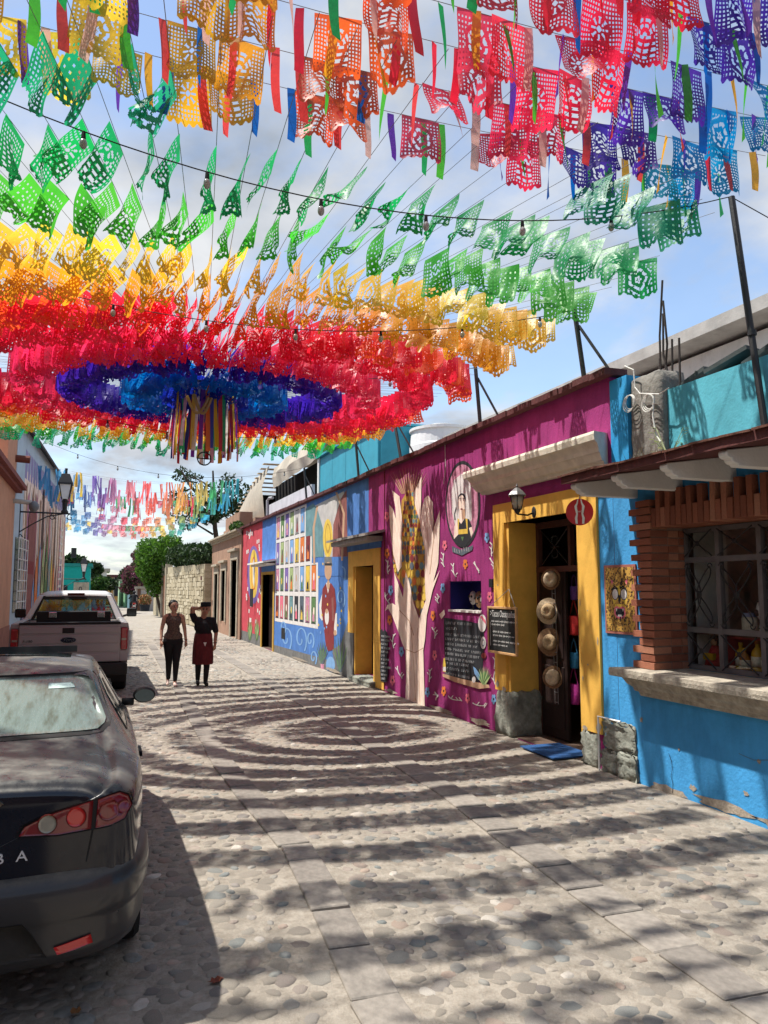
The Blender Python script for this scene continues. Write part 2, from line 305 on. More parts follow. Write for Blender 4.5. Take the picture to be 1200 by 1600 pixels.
# ================================================================== GROUND
def street_material():
    m, n, l, p = new_mat('street_mortar'); p.inputs['Roughness'].default_value = .9; p.inputs['Specular IOR Level'].default_value = .2
    t = n.new('ShaderNodeTexCoord')
    a = n.new('ShaderNodeTexNoise'); a.inputs['Scale'].default_value = .9; a.inputs['Detail'].default_value = 10; a.inputs['Roughness'].default_value = .7; l.new(t.outputs['Object'], a.inputs[0])
    r = n.new('ShaderNodeValToRGB'); r.color_ramp.elements[0].position = .3; r.color_ramp.elements[1].position = .7; r.color_ramp.elements[0].color = (.305, .272, .228, 1); r.color_ramp.elements[1].color = (.45, .40, .335, 1); l.new(a.outputs[0], r.inputs[0])
    v = n.new('ShaderNodeTexVoronoi'); v.inputs['Scale'].default_value = 7.5; v.inputs['Randomness'].default_value = .9; l.new(t.outputs['Object'], v.inputs[0])
    rv = n.new('ShaderNodeValToRGB'); rv.color_ramp.elements[0].position = .34; rv.color_ramp.elements[1].position = .52; rv.color_ramp.elements[0].color = (1, 1, 1, 1); rv.color_ramp.elements[1].color = (0, 0, 0, 1); l.new(v.outputs['Distance'], rv.inputs[0])
    # beyond the built stones (y > 17) the pattern of stones is printed
    sp = n.new('ShaderNodeSeparateXYZ'); l.new(t.outputs['Object'], sp.inputs[0]); mr = n.new('ShaderNodeMapRange'); mr.inputs[1].default_value = 27; mr.inputs[2].default_value = 31; l.new(sp.outputs[1], mr.inputs[0])
    mm = n.new('ShaderNodeMath'); mm.operation = 'MULTIPLY'; l.new(rv.outputs[0], mm.inputs[0]); l.new(mr.outputs[0], mm.inputs[1])
    m2 = n.new('ShaderNodeMath'); m2.operation = 'MULTIPLY'; m2.inputs[1].default_value = .55; l.new(mm.outputs[0], m2.inputs[0])
    mc = n.new('ShaderNodeMix'); mc.data_type = 'RGBA'; l.new(m2.outputs[0], mc.inputs[0]); l.new(r.outputs[0], mc.inputs[6])
    cm = n.new('ShaderNodeMix'); cm.data_type = 'RGBA'; cm.inputs[0].default_value = .35; cm.inputs[6].default_value = (.25, .23, .2, 1); l.new(v.outputs['Color'], cm.inputs[7]); hs = n.new('ShaderNodeHueSaturation'); hs.inputs['Saturation'].default_value = .25; l.new(cm.outputs[2], hs.inputs['Color']); l.new(hs.outputs[0], mc.inputs[7])
    sn = n.new('ShaderNodeTexNoise'); sn.inputs['Scale'].default_value = 11; sn.inputs['Detail'].default_value = 9; sn.inputs['Roughness'].default_value = .75; l.new(t.outputs['Object'], sn.inputs[0])
    sr = n.new('ShaderNodeValToRGB'); sr.color_ramp.elements[0].position = .35; sr.color_ramp.elements[0].color = (.5, .48, .45, 1); sr.color_ramp.elements[1].position = .62; l.new(sn.outputs[0], sr.inputs[0])
    sm_ = n.new('ShaderNodeMix'); sm_.data_type = 'RGBA'; sm_.blend_type = 'MULTIPLY'; sm_.inputs[0].default_value = .75; l.new(mc.outputs[2], sm_.inputs[6]); l.new(sr.outputs[0], sm_.inputs[7])
    l.new(sm_.outputs[2], p.inputs['Base Color'])
    f = n.new('ShaderNodeTexNoise'); f.inputs['Scale'].default_value = 24; f.inputs['Detail'].default_value = 7; f.inputs['Roughness'].default_value = .7; l.new(t.outputs['Object'], f.inputs[0])
    bp = n.new('ShaderNodeBump'); bp.inputs['Strength'].default_value = .8; bp.inputs['Distance'].default_value = .025; l.new(f.outputs[0], bp.inputs['Height']); l.new(bp.outputs[0], p.inputs['Normal'])
    return m
GROUND = M('earth_ground', (.22, .2, .17), .95, .2, .4)
m = MB(); m.add([(-700, -200, -.03), (700, -200, -.03), (700, 1200, -.03), (-700, 1200, -.03)], [(0, 1, 2, 3)])
tag(m.build('ground', None, GROUND), kind='structure')
# the street: a gently uneven sheet
m = MB(); nx, ny = 44, 150; xs = np.linspace(-2.6, 5.5, nx); yv = np.concatenate([np.linspace(-3, 18, 100), np.linspace(18.6, 130, 50)])
rg = np.random.RandomState(3); ph = rg.rand(6) * 6.28
def gz(x, y): return .010 * math.sin(1.9 * x + ph[0] + .6 * math.sin(y * .8)) * math.sin(1.35 * y + ph[1]) + .006 * math.sin(4.3 * x + ph[2]) * math.sin(3.7 * y + ph[3])
far = lambda y: max(0, (y - 30) / 30)
m.add([(x + far(y) * (1.2 if x > 1 else .9), y, gz(x, y)) for y in yv for x in xs], [(j * nx + i, j * nx + i + 1, (j + 1) * nx + i + 1, (j + 1) * nx + i) for j in range(len(yv) - 1) for i in range(nx - 1)])
street = tag(m.build('street', None, street_material(), smooth=True), kind='structure')
# two strips of cut slabs along the street
SLAB = island_mat('slab_stone', [(0, (.225, .20, .175)), (.5, (.265, .238, .205)), (1, (.32, .285, .245))], .85, .25, 55)
sm = MB(); sm.box(-.145, .145, -.21, .21, -.05, 0); slab0 = sm.build('slab', street, SLAB, bevel=.008)
bpy.data.objects.remove(slab0); slab_me = bpy.data.meshes['slab']; first = True
def strip(pts, wid):
    y = 1.2; rs = random.Random(int(wid * 1000))
    while y < 27:
        ln = rs.uniform(.30, .52); yc = y + ln / 2
        for (ya, xa), (yb, xb) in zip(pts[:-1], pts[1:]):
            if ya <= yc <= yb: x = xa + (xb - xa) * (yc - ya) / (yb - ya); sl = math.atan2(xb - xa, yb - ya)
        o = mesh_obj('slab', slab_me, street, (x, yc, gz(x, yc) + .016 + rs.uniform(-.003, .004)), (rs.uniform(-.012, .012), rs.uniform(-.015, .015), -sl), ((wid - rs.uniform(.01, .035)) / .29, (ln - .02) / .42, 1))
        b = o.modifiers.new('bevel', 'BEVEL'); b.width = .007; b.segments = 1
        y += ln
strip([(0, 1.2), (3.3, 1.23), (5.5, 1.39), (8.3, 1.30), (18, 1.52), (28, 1.7)], .25)
strip([(0, 2.8), (3.0, 2.83), (4.3, 2.9), (6.3, 3.05), (12, 3.2), (28, 3.35)], .29)
def in_strip(x, y):
    a = np.interp(y, [0, 3.3, 5.5, 8.3, 18, 28], [1.2, 1.23, 1.39, 1.30, 1.52, 1.7]); b = np.interp(y, [0, 3, 4.3, 6.3, 12, 28], [2.8, 2.83, 2.9, 3.05, 3.2, 3.35])
    return abs(x - a) < .19 or abs(x - b) < .21
STONE = island_mat('river_stone', [(0, (.25, .22, .185)), (.25, (.285, .255, .212)), (.5, (.335, .295, .245)), (.66, (.22, .235, .225)), (.8, (.38, .29, .23)), (.86, (.19, .17, .155)), (.95, (.30, .27, .24)), (1, (.58, .53, .46))], .8, .5, 45)
def stone_geo(rs, n=9):
    r1 = [1 + rs.uniform(-.24, .2) for _ in range(n)]; vs = []
    for k, (f, z) in enumerate(((1, -.6), (.86, .45), (.55, .88))):
        for i in range(n):
            t = 6.2832 * i / n; vs.append((math.cos(t) * r1[i] * f, math.sin(t) * r1[i] * f, z + rs.uniform(-.12, .12)))
    vs.append((rs.uniform(-.1, .1), rs.uniform(-.1, .1), 1.0)); fs = []
    for k in range(2):
        for i in range(n): fs.append((k * n + i, k * n + (i + 1) % n, (k + 1) * n + (i + 1) % n, (k + 1) * n + i))
    fs += [(2 * n + i, 2 * n + (i + 1) % n, 3 * n) for i in range(n)]
    return vs, fs
rs = random.Random(11); cand = []
pit = .118; j = 0; y = 1.4
while y < 30:
    x = -2.1 + (pit / 2 if j % 2 else 0)
    while x < 4.85:
        px_, py_ = x + rs.uniform(-.045, .045), y + rs.uniform(-.04, .04)
        keep = .93 if px_ < 4.1 else .45
        if not in_strip(px_, py_) and rs.random() < keep:
            sx_ = rs.choice((rs.uniform(.03, .05), rs.uniform(.045, .074))); cand.append((px_, py_, sx_, sx_ * rs.uniform(.6, .95), rs.uniform(.003, .011), rs.uniform(0, 3.14)))
        x += pit
    y += pit * .8; j += 1
def seen(c):
    d = Vector((c[0], c[1], -EYE)); f = Vector((sy_ * cp_, cy_ * cp_, math.sin(PITCH))); 
    fwd = d.x * sy_ + d.y * cy_; a = d.x * cy_ - d.y * sy_
    dep = fwd * cp_ + d.z * math.sin(PITCH)
    if dep <= .3: return None
    u = 600 + FPX * a / dep; v = 800 - FPX * (d.z * cp_ - fwd * math.sin(PITCH)) / dep
    return (u, v, c[2] / dep)
inv = []; rest = []
for c in cand:
    s = seen(c)
    if s and -10 < s[0] < 1210 and s[1] < 1610 and not (c[0] < .25 and c[1] > 3.6): inv.append((s[2], c))
    else: rest.append(c)
inv.sort(reverse=True); near = [c for _, c in inv[:300]]; rest += [c for _, c in inv[300:]]
stone_me = []
for k in range(12):
    vs, fs = stone_geo(rs); me = bpy.data.meshes.new('stone'); me.from_pydata(vs, [], fs); me.polygons.foreach_set('use_smooth', [True] * len(fs)); me.materials.append(STONE); stone_me.append(me)
for i, c in enumerate(near): mesh_obj('stone', stone_me[i % 12], street, (c[0], c[1], gz(c[0], c[1]) + .002), (0, 0, c[5]), (c[2], c[3], c[4]))
m = MB()
for c in rest:
    vs, fs = stone_geo(rs, 7 if c[1] < 14 else 5); cs, sn = math.cos(c[5]), math.sin(c[5]); z0 = gz(c[0], c[1]) + .002
    m.add([(c[0] + cs * vx * c[2] - sn * vy * c[3], c[1] + sn * vx * c[2] + cs * vy * c[3], z0 + vz * c[4]) for vx, vy, vz in vs], fs)
ORG[street] = Vector((0, 0, 0)); tag(m.build('cobbles', street, STONE, smooth=True), kind='stuff')

# ================================================================== PURPLE HOUSE
PURPLE = M('purple_wall', (.325, .030, .175), .88, .18, 2.2, .25, 40, dirt=(.19, .024, .115), dirt_amt=.7, dirt_scale=1.1, streak=.25)
YEL = M('yellow_plaster', (.80, .46, .085), .85, .1, 4, .12, 50, dirt=(.55, .35, .06), dirt_amt=.4)
MAROON = M('maroon_tile', (.10, .03, .03), .8, .25, 9, .3)
STONEW = M('grey_green_stone', (.26, .27, .23), .9, .35, 9, .8, 22, dirt=(.12, .11, .09), dirt_scale=5, dirt_amt=.7)
CORN = M('cornice_plaster', (.76, .70, .58), .85, .12, 6, .2, 40, dirt=(.3, .25, .2), dirt_amt=.4, dirt_scale=3)
PBLUE = M('mural_blue', (.075, .20, .52), .88, .18, 3, .1, 60, dirt=(.05, .12, .35), dirt_amt=.4)
PBLUE2 = M('mural_light_blue', (.2, .38, .66), .88, .15, 3, .1)
PRED = M('mural_red', (.55, .06, .085), .88, .15, 3, .1, dirt=(.36, .05, .08), dirt_amt=.4)
PTEAL = M('mural_teal', (.14, .27, .29), .88, .2, 4, .1)
PWHITE = M('mural_white', (.72, .69, .66), .88, .1, 4, .1)
PGREYW = M('mural_greywhite', (.52, .49, .47), .88, .15, 4, .1)
PBROWN = M('mural_brown', (.26, .09, .08), .88, .2, 4, .1)
PSKIN = M('mural_skin', (.92, .75, .63), .88, .1, 5, .1, dirt=(.78, .60, .48), dirt_amt=.4, dirt_scale=3)
PSKIN2 = M('mural_tan', (.52, .32, .2), .88, .1, 5, .1)
PGREY = M('mural_grey', (.17, .17, .165), .9, .25, 5, .15)
PYEL = M('mural_yellow', (.75, .52, .08), .88, .12, 5, .1)
POCH = M('mural_ochre', (.50, .30, .05), .88, .15, 5, .1)
PORA = M('mural_orange', (.72, .2, .045), .88, .1, 5, .1)
PPINK = M('mural_pink', (.72, .16, .23), .88, .1, 5, .1)
PPINKL = M('mural_pale_pink', (.58, .25, .36), .88, .35, 14, .1)
PGREEN = M('mural_green', (.10, .2, .07), .88, .25, 8, .1)
PLIME = M('mural_pale_green', (.36, .45, .2), .88, .15, 8, .1)
PVIO = M('mural_violet', (.2, .13, .38), .88, .15, 5, .1)
PDK = M('mural_dark', (.022, .024, .03), .85, .2, 6, .1)
PSLATE = M('mural_slate', (.10, .13, .16), .88, .2, 6, .1)
PMAR = M('mural_dark_red', (.22, .028, .03), .88, .15, 6, .1)
CHALK = M('chalk', (.6, .6, .58), .95, .2, 60, 0)
CHALKD = M('faded_chalk', (.30, .31, .32), .95, .2, 60, 0)
HRT = thing('purple_house', (XW, 17.4, 0), 'long single-storey purple house with a street mural of hands, cards and portraits', 'house')
YD = (7.14, 8.77, 0, 2.70); YN = (9.48, 10.5, 1.54, 1.96); Y2 = (13.87, 15.09, .12, 2.30); Y1 = (22.95, 24.55, 0, 2.38); OPN = [YD, YN, Y2, Y1]
m = MB(); ys = [6.54, 28.35]; zs = [-.02, 4.05]
for o in OPN: ys += o[:2]; zs += o[2:]
wall_cells(m, XW, XW + .45, ys, zs, lambda y, z: not any(o[0] < y < o[1] and o[2] < z < o[3] for o in OPN)); m.build('wall', HRT, PURPLE)
m = MB(); m.box(XW + .44, 9.8, 6.56, 28.33, 3.86, 3.98); m.box(9.7, 9.9, 6.56, 28.33, -.02, 3.86); m.build('roof', HRT, M('roof_concrete', (.3, .28, .26)))
B('end_wall', HRT, PURPLE, (XW + .451, 9.7, 28.15, 28.34, -.02, 3.86), (XW + .451, 9.7, 6.55, 6.70, -.02, 3.86))
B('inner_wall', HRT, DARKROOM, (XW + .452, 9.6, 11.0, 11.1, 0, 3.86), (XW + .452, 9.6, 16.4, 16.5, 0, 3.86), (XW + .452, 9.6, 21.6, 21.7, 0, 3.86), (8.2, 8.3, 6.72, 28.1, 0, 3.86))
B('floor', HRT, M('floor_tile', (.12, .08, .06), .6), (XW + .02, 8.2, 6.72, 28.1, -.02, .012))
cop = MB(); cop.box(-.14, .14, -.145, .145, 0, .07); c0 = cop.build('coping_tile', None, MAROON); cme = c0.data; bpy.data.objects.remove(c0)
y = 6.45; rs = random.Random(4)
while y < 28.4:
    mesh_obj('coping_tile', cme, HRT, (XW + .03 + rs.uniform(-.012, .012) - XW, y + .15 - 17.4, 4.05), (rs.uniform(-.03, .03), rs.uniform(-.04, .05), rs.uniform(-.03, .03))); y += .296
# main door: yellow surround, stone feet, frame, transom grille, door leaf
yo0, yo1 = 6.79, 9.06
B('door_surround', HRT, YEL, (XW - .03, XW + .44, yo0, 7.14, .36, 2.955), (XW - .031, XW + .44, 8.77, yo1, .55, 2.955), (XW - .032, XW + .44, 7.1395, 8.7705, 2.70, 2.954), (XW + .001, XW + .442, 7.139, 7.20, .3, 2.70), (XW + .001, XW + .442, 8.70, 8.771, .55, 2.70))
def rough_block(name, parent, mat, x0, x1, y0, y1, z0, z1, seed=1, amp=.02, n=7):
    rg = random.Random(seed); bm = bmesh.new(); bmesh.ops.create_cube(bm, size=1); bmesh.ops.subdivide_edges(bm, edges=bm.edges[:], cuts=n, use_grid_fill=True)
    org = ORG[parent]
    for v in bm.verts:
        p = v.co; q = Vector((x0 + (p.x + .5) * (x1 - x0), y0 + (p.y + .5) * (y1 - y0), z0 + (p.z + .5) * (z1 - z0)))
        nrm = Vector((p.x if abs(p.x) > .49 else 0, p.y if abs(p.y) > .49 else 0, p.z if abs(p.z) > .49 else 0))
        k = sum(abs(c) > .49 for c in p); q -= nrm * (.03 * (k - 1)) if k > 1 else Vector((0, 0, 0)); q += nrm * rg.uniform(-amp, amp) * 2; v.co = q - org
    me = bpy.data.meshes.new(name); bm.to_mesh(me); bm.free(); me.polygons.foreach_set('use_smooth', [True] * len(me.polygons)); me.materials.append(mat)
    o = bpy.data.objects.new(name, me); link(o, parent); ORG[o] = org; return o
rough_block('foundation_stone', HRT, STONEW, XW - .045, XW + .46, 8.64, 9.07, -.02, .56, 2)
rough_block('foundation_stone', HRT, STONEW, XW - .03, XW + .46, 6.86, 7.17, -.02, .37, 3)
DOORW = M('dark_door_wood', (.018, .008, .007), .6, .25, 8, .2, 40); DFRAME = M('door_frame_brown', (.10, .04, .03), .6, .15, 6)
xd = XW + .40
fr = B('door_frame', HRT, DFRAME, (xd, xd + .06, 7.2, 7.26, .02, 2.70), (xd, xd + .06, 8.64, 8.70, .02, 2.70), (xd - .002, xd + .058, 7.2, 8.7, 2.62, 2.70), (xd - .003, xd + .062, 7.2, 8.7, 2.06, 2.13), (xd - .001, xd + .059, 7.92, 7.97, 2.13, 2.62))
m = MB()
for (a, b) in ((7.28, 7.90), (7.99, 8.62)):
    for s in (0, 1): m.tube([(xd + .03, a if s else b, 2.14), (xd + .03, b if s else a, 2.61)], .009, 5)
    c = (a + b) / 2
    for q in range(4):
        sg = (1, 1, -1, -1)[q]; tg = (1, -1, 1, -1)[q]
        m.tube([(xd + .03, c + sg * (.05 + .035 * t * math.cos(t)), 2.375 + tg * (.10 + .022 * t * math.sin(t))) for t in np.linspace(0, 5, 12)], .006, 4)
m.build('transom_grille', fr, IRON)
lf = B('door_leaf', HRT, DOORW, (xd + .01, xd + .05, 8.06, 8.635, .03, 2.058), bevel=.004)
B('door_panel', lf, DOORW, (xd - .004, xd + .012, 8.12, 8.58, .15, .9), (xd - .0041, xd + .012, 8.12, 8.58, 1.0, 1.95), bevel=.006)
# cornice over the door: stepped profile
prof = [(0, 3.12), (-.07, 3.12), (-.08, 3.16), (-.12, 3.17), (-.16, 3.24), (-.18, 3.25), (-.18, 3.29), (-.21, 3.34), (-.255, 3.36), (-.265, 3.42), (-.255, 3.45), (0, 3.47)]
m = MB(); nP = len(prof); y0, y1 = 6.60, 9.25
vs = [(XW - .001 + a, (y0 + a * .5), z) for a, z in prof] + [(XW - .001 + a, (y1 - a * .9), z) for a, z in prof]
m.add(vs, [(i, i + 1, nP + i + 1, nP + i) for i in range(nP - 1)] + [tuple(range(nP)), tuple(range(nP, 2 * nP))]); m.build('cornice', HRT, CORN)
# second door
B('door_surround', HRT, YEL, (XW - .025, XW + .3, 15.09, 15.45, .95, 2.62), (XW - .0245, XW + .3, 13.50, 13.87, .85, 2.62), (XW - .026, XW + .3, 13.869, 15.091, 2.30, 2.621), (XW + .002, XW + .43, 15.03, 15.091, .12, 2.30), (XW + .002, XW + .43, 13.869, 13.93, .12, 2.30), (XW - .02, XW + .3, 13.30, 13.868, .02, .851), bevel=.004)
B('stone_jamb', HRT, PGREY, (XW - .022, XW + .3, 15.092, 15.50, -.01, .95))
B('door_leaf', HRT, DOORW, (XW + .36, XW + .40, 13.93, 15.03, .13, 2.30))
rough_block('door_step', HRT, STONEW, XW - .12, XW + .3, 13.75, 15.1, -.02, .13, 5, .01)
ME_ = M('canopy_metal', (.30, .28, .26), .6, .2, 8)
m = MB(); m.prism([(XW - .35, 13.25, 2.83), (XW - .35, 16.0, 2.83), (XW - .002, 16.0, 2.90), (XW - .002, 13.25, 2.90)], (0, 0, .05)); m.box(XW - .3, XW - .003, 13.4, 15.8, 2.74, 2.829); m.build('door_canopy', HRT, ME_)
B('blue_lintel', HRT, PBLUE, (XW - .02, XW - .003, 13.45, 15.55, 2.622, 2.739))
# first door (far)
B('door_surround', HRT, POCH, (XW - .02, XW + .3, 22.75, 22.95, 0, 2.3), (XW - .0205, XW + .3, 24.55, 24.75, 0, 2.3), (XW - .021, XW + .3, 22.75, 24.75, 2.301, 2.381))
B('door_leaf', HRT, DOORW, (XW + .2, XW + .25, 22.95, 24.55, .02, 2.38))
m = MB(); m.prism([(XW - .4, 22.6, 2.62), (XW - .4, 25.2, 2.62), (XW - .002, 25.2, 2.68), (XW - .002, 22.6, 2.68)], (0, 0, .05)); m.box(XW - .3, XW - .003, 22.7, 25.1, 2.56, 2.618); m.build('door_canopy', HRT, WHITE)
B('blue_lintel', HRT, PBLUE, (XW - .02, XW - .003, 22.78, 24.75, 2.384, 2.555))
# niche with blue back
B('niche', HRT, M('niche_blue', (.012, .012, .14), .8, .1), (XW + .36, XW + .40, 9.46, 10.52, 1.52, 1.98))
B('niche', HRT, MATS['niche_blue'], (XW + .012, XW + .36, 10.488, 10.499, 1.546, 1.959), (XW + .012, XW + .36, 9.482, 10.487, 1.948, 1.959))
B('niche_shelf', HRT, WHITE, (XW - .02, XW + .36, 9.47, 10.51, 1.515, 1.545))
# ---- mural sheets
def q6(pts): return [(360 + x / 4, 720 + y / 4) for x, y in pts]
def q7(pts): return [(580 + x / 3.5556, 700 + y / 3.5556) for x, y in pts]
def q1(pts): return [(680 + x / 8, 700 + y / 8) for x, y in pts]
paint('mural_panel', HRT, [(PBLUE, [(15.52, .26), (22.74, .2), (22.74, 4.04), (15.52, 4.04)]), (PGREY, [(15.52, 0), (22.74, 0), (22.74, .2), (15.52, .26)]), (PBLUE, [(14.2, 2.95), (15.6, 2.95), (15.6, 4.04), (14.2, 4.04)])], 1, px=False)
paint('mural_panel', HRT, [(PRED, [(24.76, .35), (28.34, .35), (28.34, 4.045), (24.76, 4.045)]), (PGREY, [(24.76, 0), (28.34, 0), (28.34, .35), (24.76, .35)]), (PBLUE, [(22.74, 2.75), (24.75, 2.75), (24.75, 4.045), (22.74, 4.045)])], 1, px=False)
paint('mural_panel', HRT, [(M('blue_wall', (.06, .34, .70), .88, .12, 2.5, .3, 30, dirt=(.035, .21, .48), dirt_amt=.6, dirt_scale=1.7, streak=.14), [(6.54, 0), (6.79, 0), (6.79, 2.95), (6.54, 2.95)])], 1, px=False)
# red panel: sun medallion, rays, agaves
rays = []
for k in range(46):
    a = rs.uniform(0, 6.28); rr = rs.uniform(1.15, 2.0); cx, cy = 147 + 38 * rr * math.cos(a), 705 + 165 * rr * math.sin(a) * .95
    if 100 < cx < 192 and 430 < cy < 1080: rays.append((PWHITE, q6([(cx - 2.5, cy - 13), (cx + 3.5, cy - 11), (cx + 2.5, cy + 13), (cx - 3.5, cy + 11)])))
paint('painted_sun', HRT, [(PVIO, q6(circ(147, 712, 42, 182))), (PYEL, q6(circ(147, 705, 27, 152))), (PORA, q6(circ(147, 705, 17, 105))), (PYEL, q6(circ(147, 705, 14, 92))), (PWHITE, q6([(140, 640), (150, 600), (154, 700), (150, 790), (142, 760)]))] + rays, 2)
ag = []
for cx in (123, 167):
    for k in range(7): t = -1.1 + k * .37; ag.append((PLIME if k % 2 else PGREEN, q6([(cx - 5, 1120), (cx + 22 * math.sin(t) * 1.0, 1120 - 150 * math.cos(t * .8)), (cx + 5, 1120)])))
paint('painted_agave', HRT, ag, 3)
# cards
paint('card_panel', HRT, [(PWHITE, [(22.66, .90), (17.86, .90), (17.86, 2.48), (18.48, 2.48), (18.48, 3.24), (19.06, 3.24), (19.06, 4.02), (22.66, 4.02)])], 2, px=False)
cc = [PPINKL, PBLUE2, PBROWN, PGREEN, PYEL, PTEAL, PVIO, PORA, PDK, PLIME, PMAR, PSLATE, PGREYW, PPINK]
for row, (z0, ncol) in enumerate(((3.30, 6), (2.54, 7), (1.78, 8), (1.0, 8))):
    for c in range(ncol):
        ya = 22.58 - c * .585; yb = ya - .42; z1 = z0 + .66; cm_ = cc[(row * 5 + c * 3 + row * row) % len(cc)]; yc = (ya + yb) / 2
        fig = [PSKIN2, PWHITE, PSKIN, PDK, PYEL][(c * 2 + row) % 5]; f2 = cc[(row + c * 5 + 4) % len(cc)]
        k = rs.uniform(.8, 1.15)
        paint('painted_card', HRT, [(PDK, [(ya, z0), (yb, z0), (yb, z1), (ya, z1)]), (cm_, [(ya - .015, z0 + .02), (yb + .015, z0 + .02), (yb + .015, z1 - .02), (ya - .015, z1 - .02)]),
            (f2, [(yc + .11, z0 + .06), (yc - .11, z0 + .06), (yc - .07, z0 + .3 * k), (yc + .07, z0 + .3 * k)]), (fig, circ(yc + rs.uniform(-.03, .03), z0 + .32 * k, .065, .10, 10)), (PDK, [(yc + .12, z0 + .03), (yc - .12, z0 + .03), (yc - .12, z0 + .05), (yc + .12, z0 + .05)])], 3, px=False)
# blue swirls
sw = []
for (cx, cy, s) in ((350, 1110, 1), (440, 1115, 1.1), (500, 1120, .7), (690, 860, .8), (700, 700, .6), (520, 1230, .6), (330, 1040, .5)):
    pts = [(cx + s * (8 + 7 * t) * math.cos(t * 1.3) * .8, cy + s * (14 + 13 * t) * math.sin(t * 1.3)) for t in np.linspace(0, 5.5, 22)]
    paint('painted_swirl', HRT, [(PBLUE2, q6(p)) for p in stroke(pts, 8)], 2)
for k in range(26): cx, cy = rs.uniform(550, 735), rs.uniform(600, 1080); sw.append((PYEL if k % 2 else PBLUE2, q6(circ(cx, cy, 4, 9, 6))))
paint('painted_stars', HRT, sw, 2)['kind'] = 'stuff'
# the standing figure with corn crown
F = [(PGREYW, [(530, 280), (712, 190), (712, 300), (650, 380), (640, 600), (590, 600), (580, 420)]), (PTEAL, [(472, 300), (520, 265), (545, 300), (580, 420), (585, 600), (512, 604), (510, 470), (472, 474)]), (PBROWN, [(690, 240), (728, 180), (735, 600), (640, 600), (645, 400)]),
     (PBLUE, [(549, 604), (735, 598), (735, 720), (549, 720)])]
F += [(PSKIN2, p) for p in stroke([(545, 285), (522, 420), (526, 640)], 12) + stroke([(665, 200), (712, 330), (700, 620)], 12)]
F += [(PYEL, circ(611, 485, 31, 122)), (POCH, circ(611, 485, 19, 95)), (PYEL, circ(611, 480, 13, 80)), (PGREY, [(590, 600), (634, 600), (640, 660), (588, 660)]), (PSKIN2, circ(613, 688, 23, 56)), (PDK, [(592, 640), (636, 640), (636, 655), (592, 655)]),
      (PWHITE, [(556, 900), (585, 800), (600, 770), (604, 960), (575, 1000), (560, 980)]), (PWHITE, [(650, 960), (668, 950), (668, 1085), (650, 1090)]),
      (PMAR, [(578, 800), (600, 765), (632, 765), (654, 800), (664, 900), (648, 1060), (650, 1180), (612, 1190), (598, 1150), (588, 1060), (570, 920)]), (PWHITE, [(600, 762), (612, 830), (626, 762)]), (PSKIN2, circ(614, 775, 9, 30)),
      (PWHITE, circ(605, 975, 13, 50)), (PSKIN2, circ(604, 940, 9, 16)), (PSKIN2, circ(656, 1075, 9, 18)), (PBROWN, [(634, 860), (646, 850), (650, 1000), (638, 1000)])]
F += [(PGREY, [(735, 1005), (735, 1350), (655, 1330), (640, 1180), (690, 1150)])]
for (cx, cy, hh, ww) in ((575, 1270, 150, 44), (690, 1320, 240, 62)):
    for k in range(9): t = -1.2 + k * .3; F.append((PGREEN if k % 2 else PSLATE, [(cx - 8, cy), (cx + ww * math.sin(t), cy - hh * math.cos(t * .8)), (cx + 8, cy)]))
F.append((PBLUE2, circ(628, 1275, 28, 52))); F.append((PPINKL, [(565, 1270), (588, 1270), (586, 1308), (568, 1304)]))
paint('painted_figure', HRT, [(mt, q6(p)) for mt, p in F], 3)
# the big hand holding corn
HD = []
for k in range(26): t = -1.0 + k * .08; HD.append((PBROWN if k % 2 else PSKIN2, [(208 + 40 * t, 255), (212 + 110 * t, 100 + 40 * abs(t) + rs.uniform(-15, 15)), (216 + 40 * t, 255)]))
HD += [(POCH, [(170, 290), (205, 235), (250, 250), (285, 400), (300, 560), (305, 800), (275, 940), (240, 850), (190, 800), (160, 740), (128, 690), (118, 560), (160, 520)])]
kc = [PYEL, PSLATE, PBROWN, PTEAL, POCH, PMAR, PYEL, PGREEN, PORA, PSLATE, PYEL, PSLATE]
yy = 245
while yy < 905:
    s = 15 if yy < 580 else 26; w0 = np.interp(yy, [245, 400, 600, 760, 905], [190, 168, 160, 180, 255]); w1 = np.interp(yy, [245, 400, 600, 760, 905], [240, 280, 302, 302, 290]); xx = w0 + rs.uniform(0, 6)
    while xx < w1:
        cq = rs.choice(kc); HD.append((cq, circ(xx + s * .45, yy + s * .8, s * .46, s * .85, 8, .39))); xx += s * rs.uniform(.9, 1.1)
    yy += s * 1.65
for k in range(26): HD.append((rs.choice(kc), circ(rs.uniform(122, 152), rs.uniform(570, 700), 6, 12, 6)))
hand = [[(103, 315), (125, 340), (148, 420), (176, 520), (172, 660), (152, 690), (126, 590), (108, 440)], [(120, 236), (160, 268), (178, 420), (170, 535), (142, 440), (138, 330)], [(236, 258), (283, 160), (280, 330), (283, 440), (247, 318)],
        [(285, 335), (300, 280), (320, 263), (345, 300), (350, 400), (340, 480), (385, 345), (382, 500), (376, 640), (350, 740), (308, 850), (302, 760), (302, 560), (278, 440)],
        [(80, 905), (92, 872), (120, 862), (160, 885), (190, 930), (212, 1000), (200, 1140), (176, 1085), (150, 1010), (122, 935), (98, 892)],
        [(132, 690), (180, 830), (186, 760), (196, 690), (214, 740), (240, 865), (270, 950), (295, 880), (330, 780), (385, 678), (345, 790), (312, 930), (303, 1060), (292, 1130), (196, 1135), (178, 1050), (136, 860)],
        [(194, 1130), (293, 1125), (296, 1250), (302, 1436), (194, 1402), (198, 1260)]]
HD += [(PSKIN, p) for p in hand]
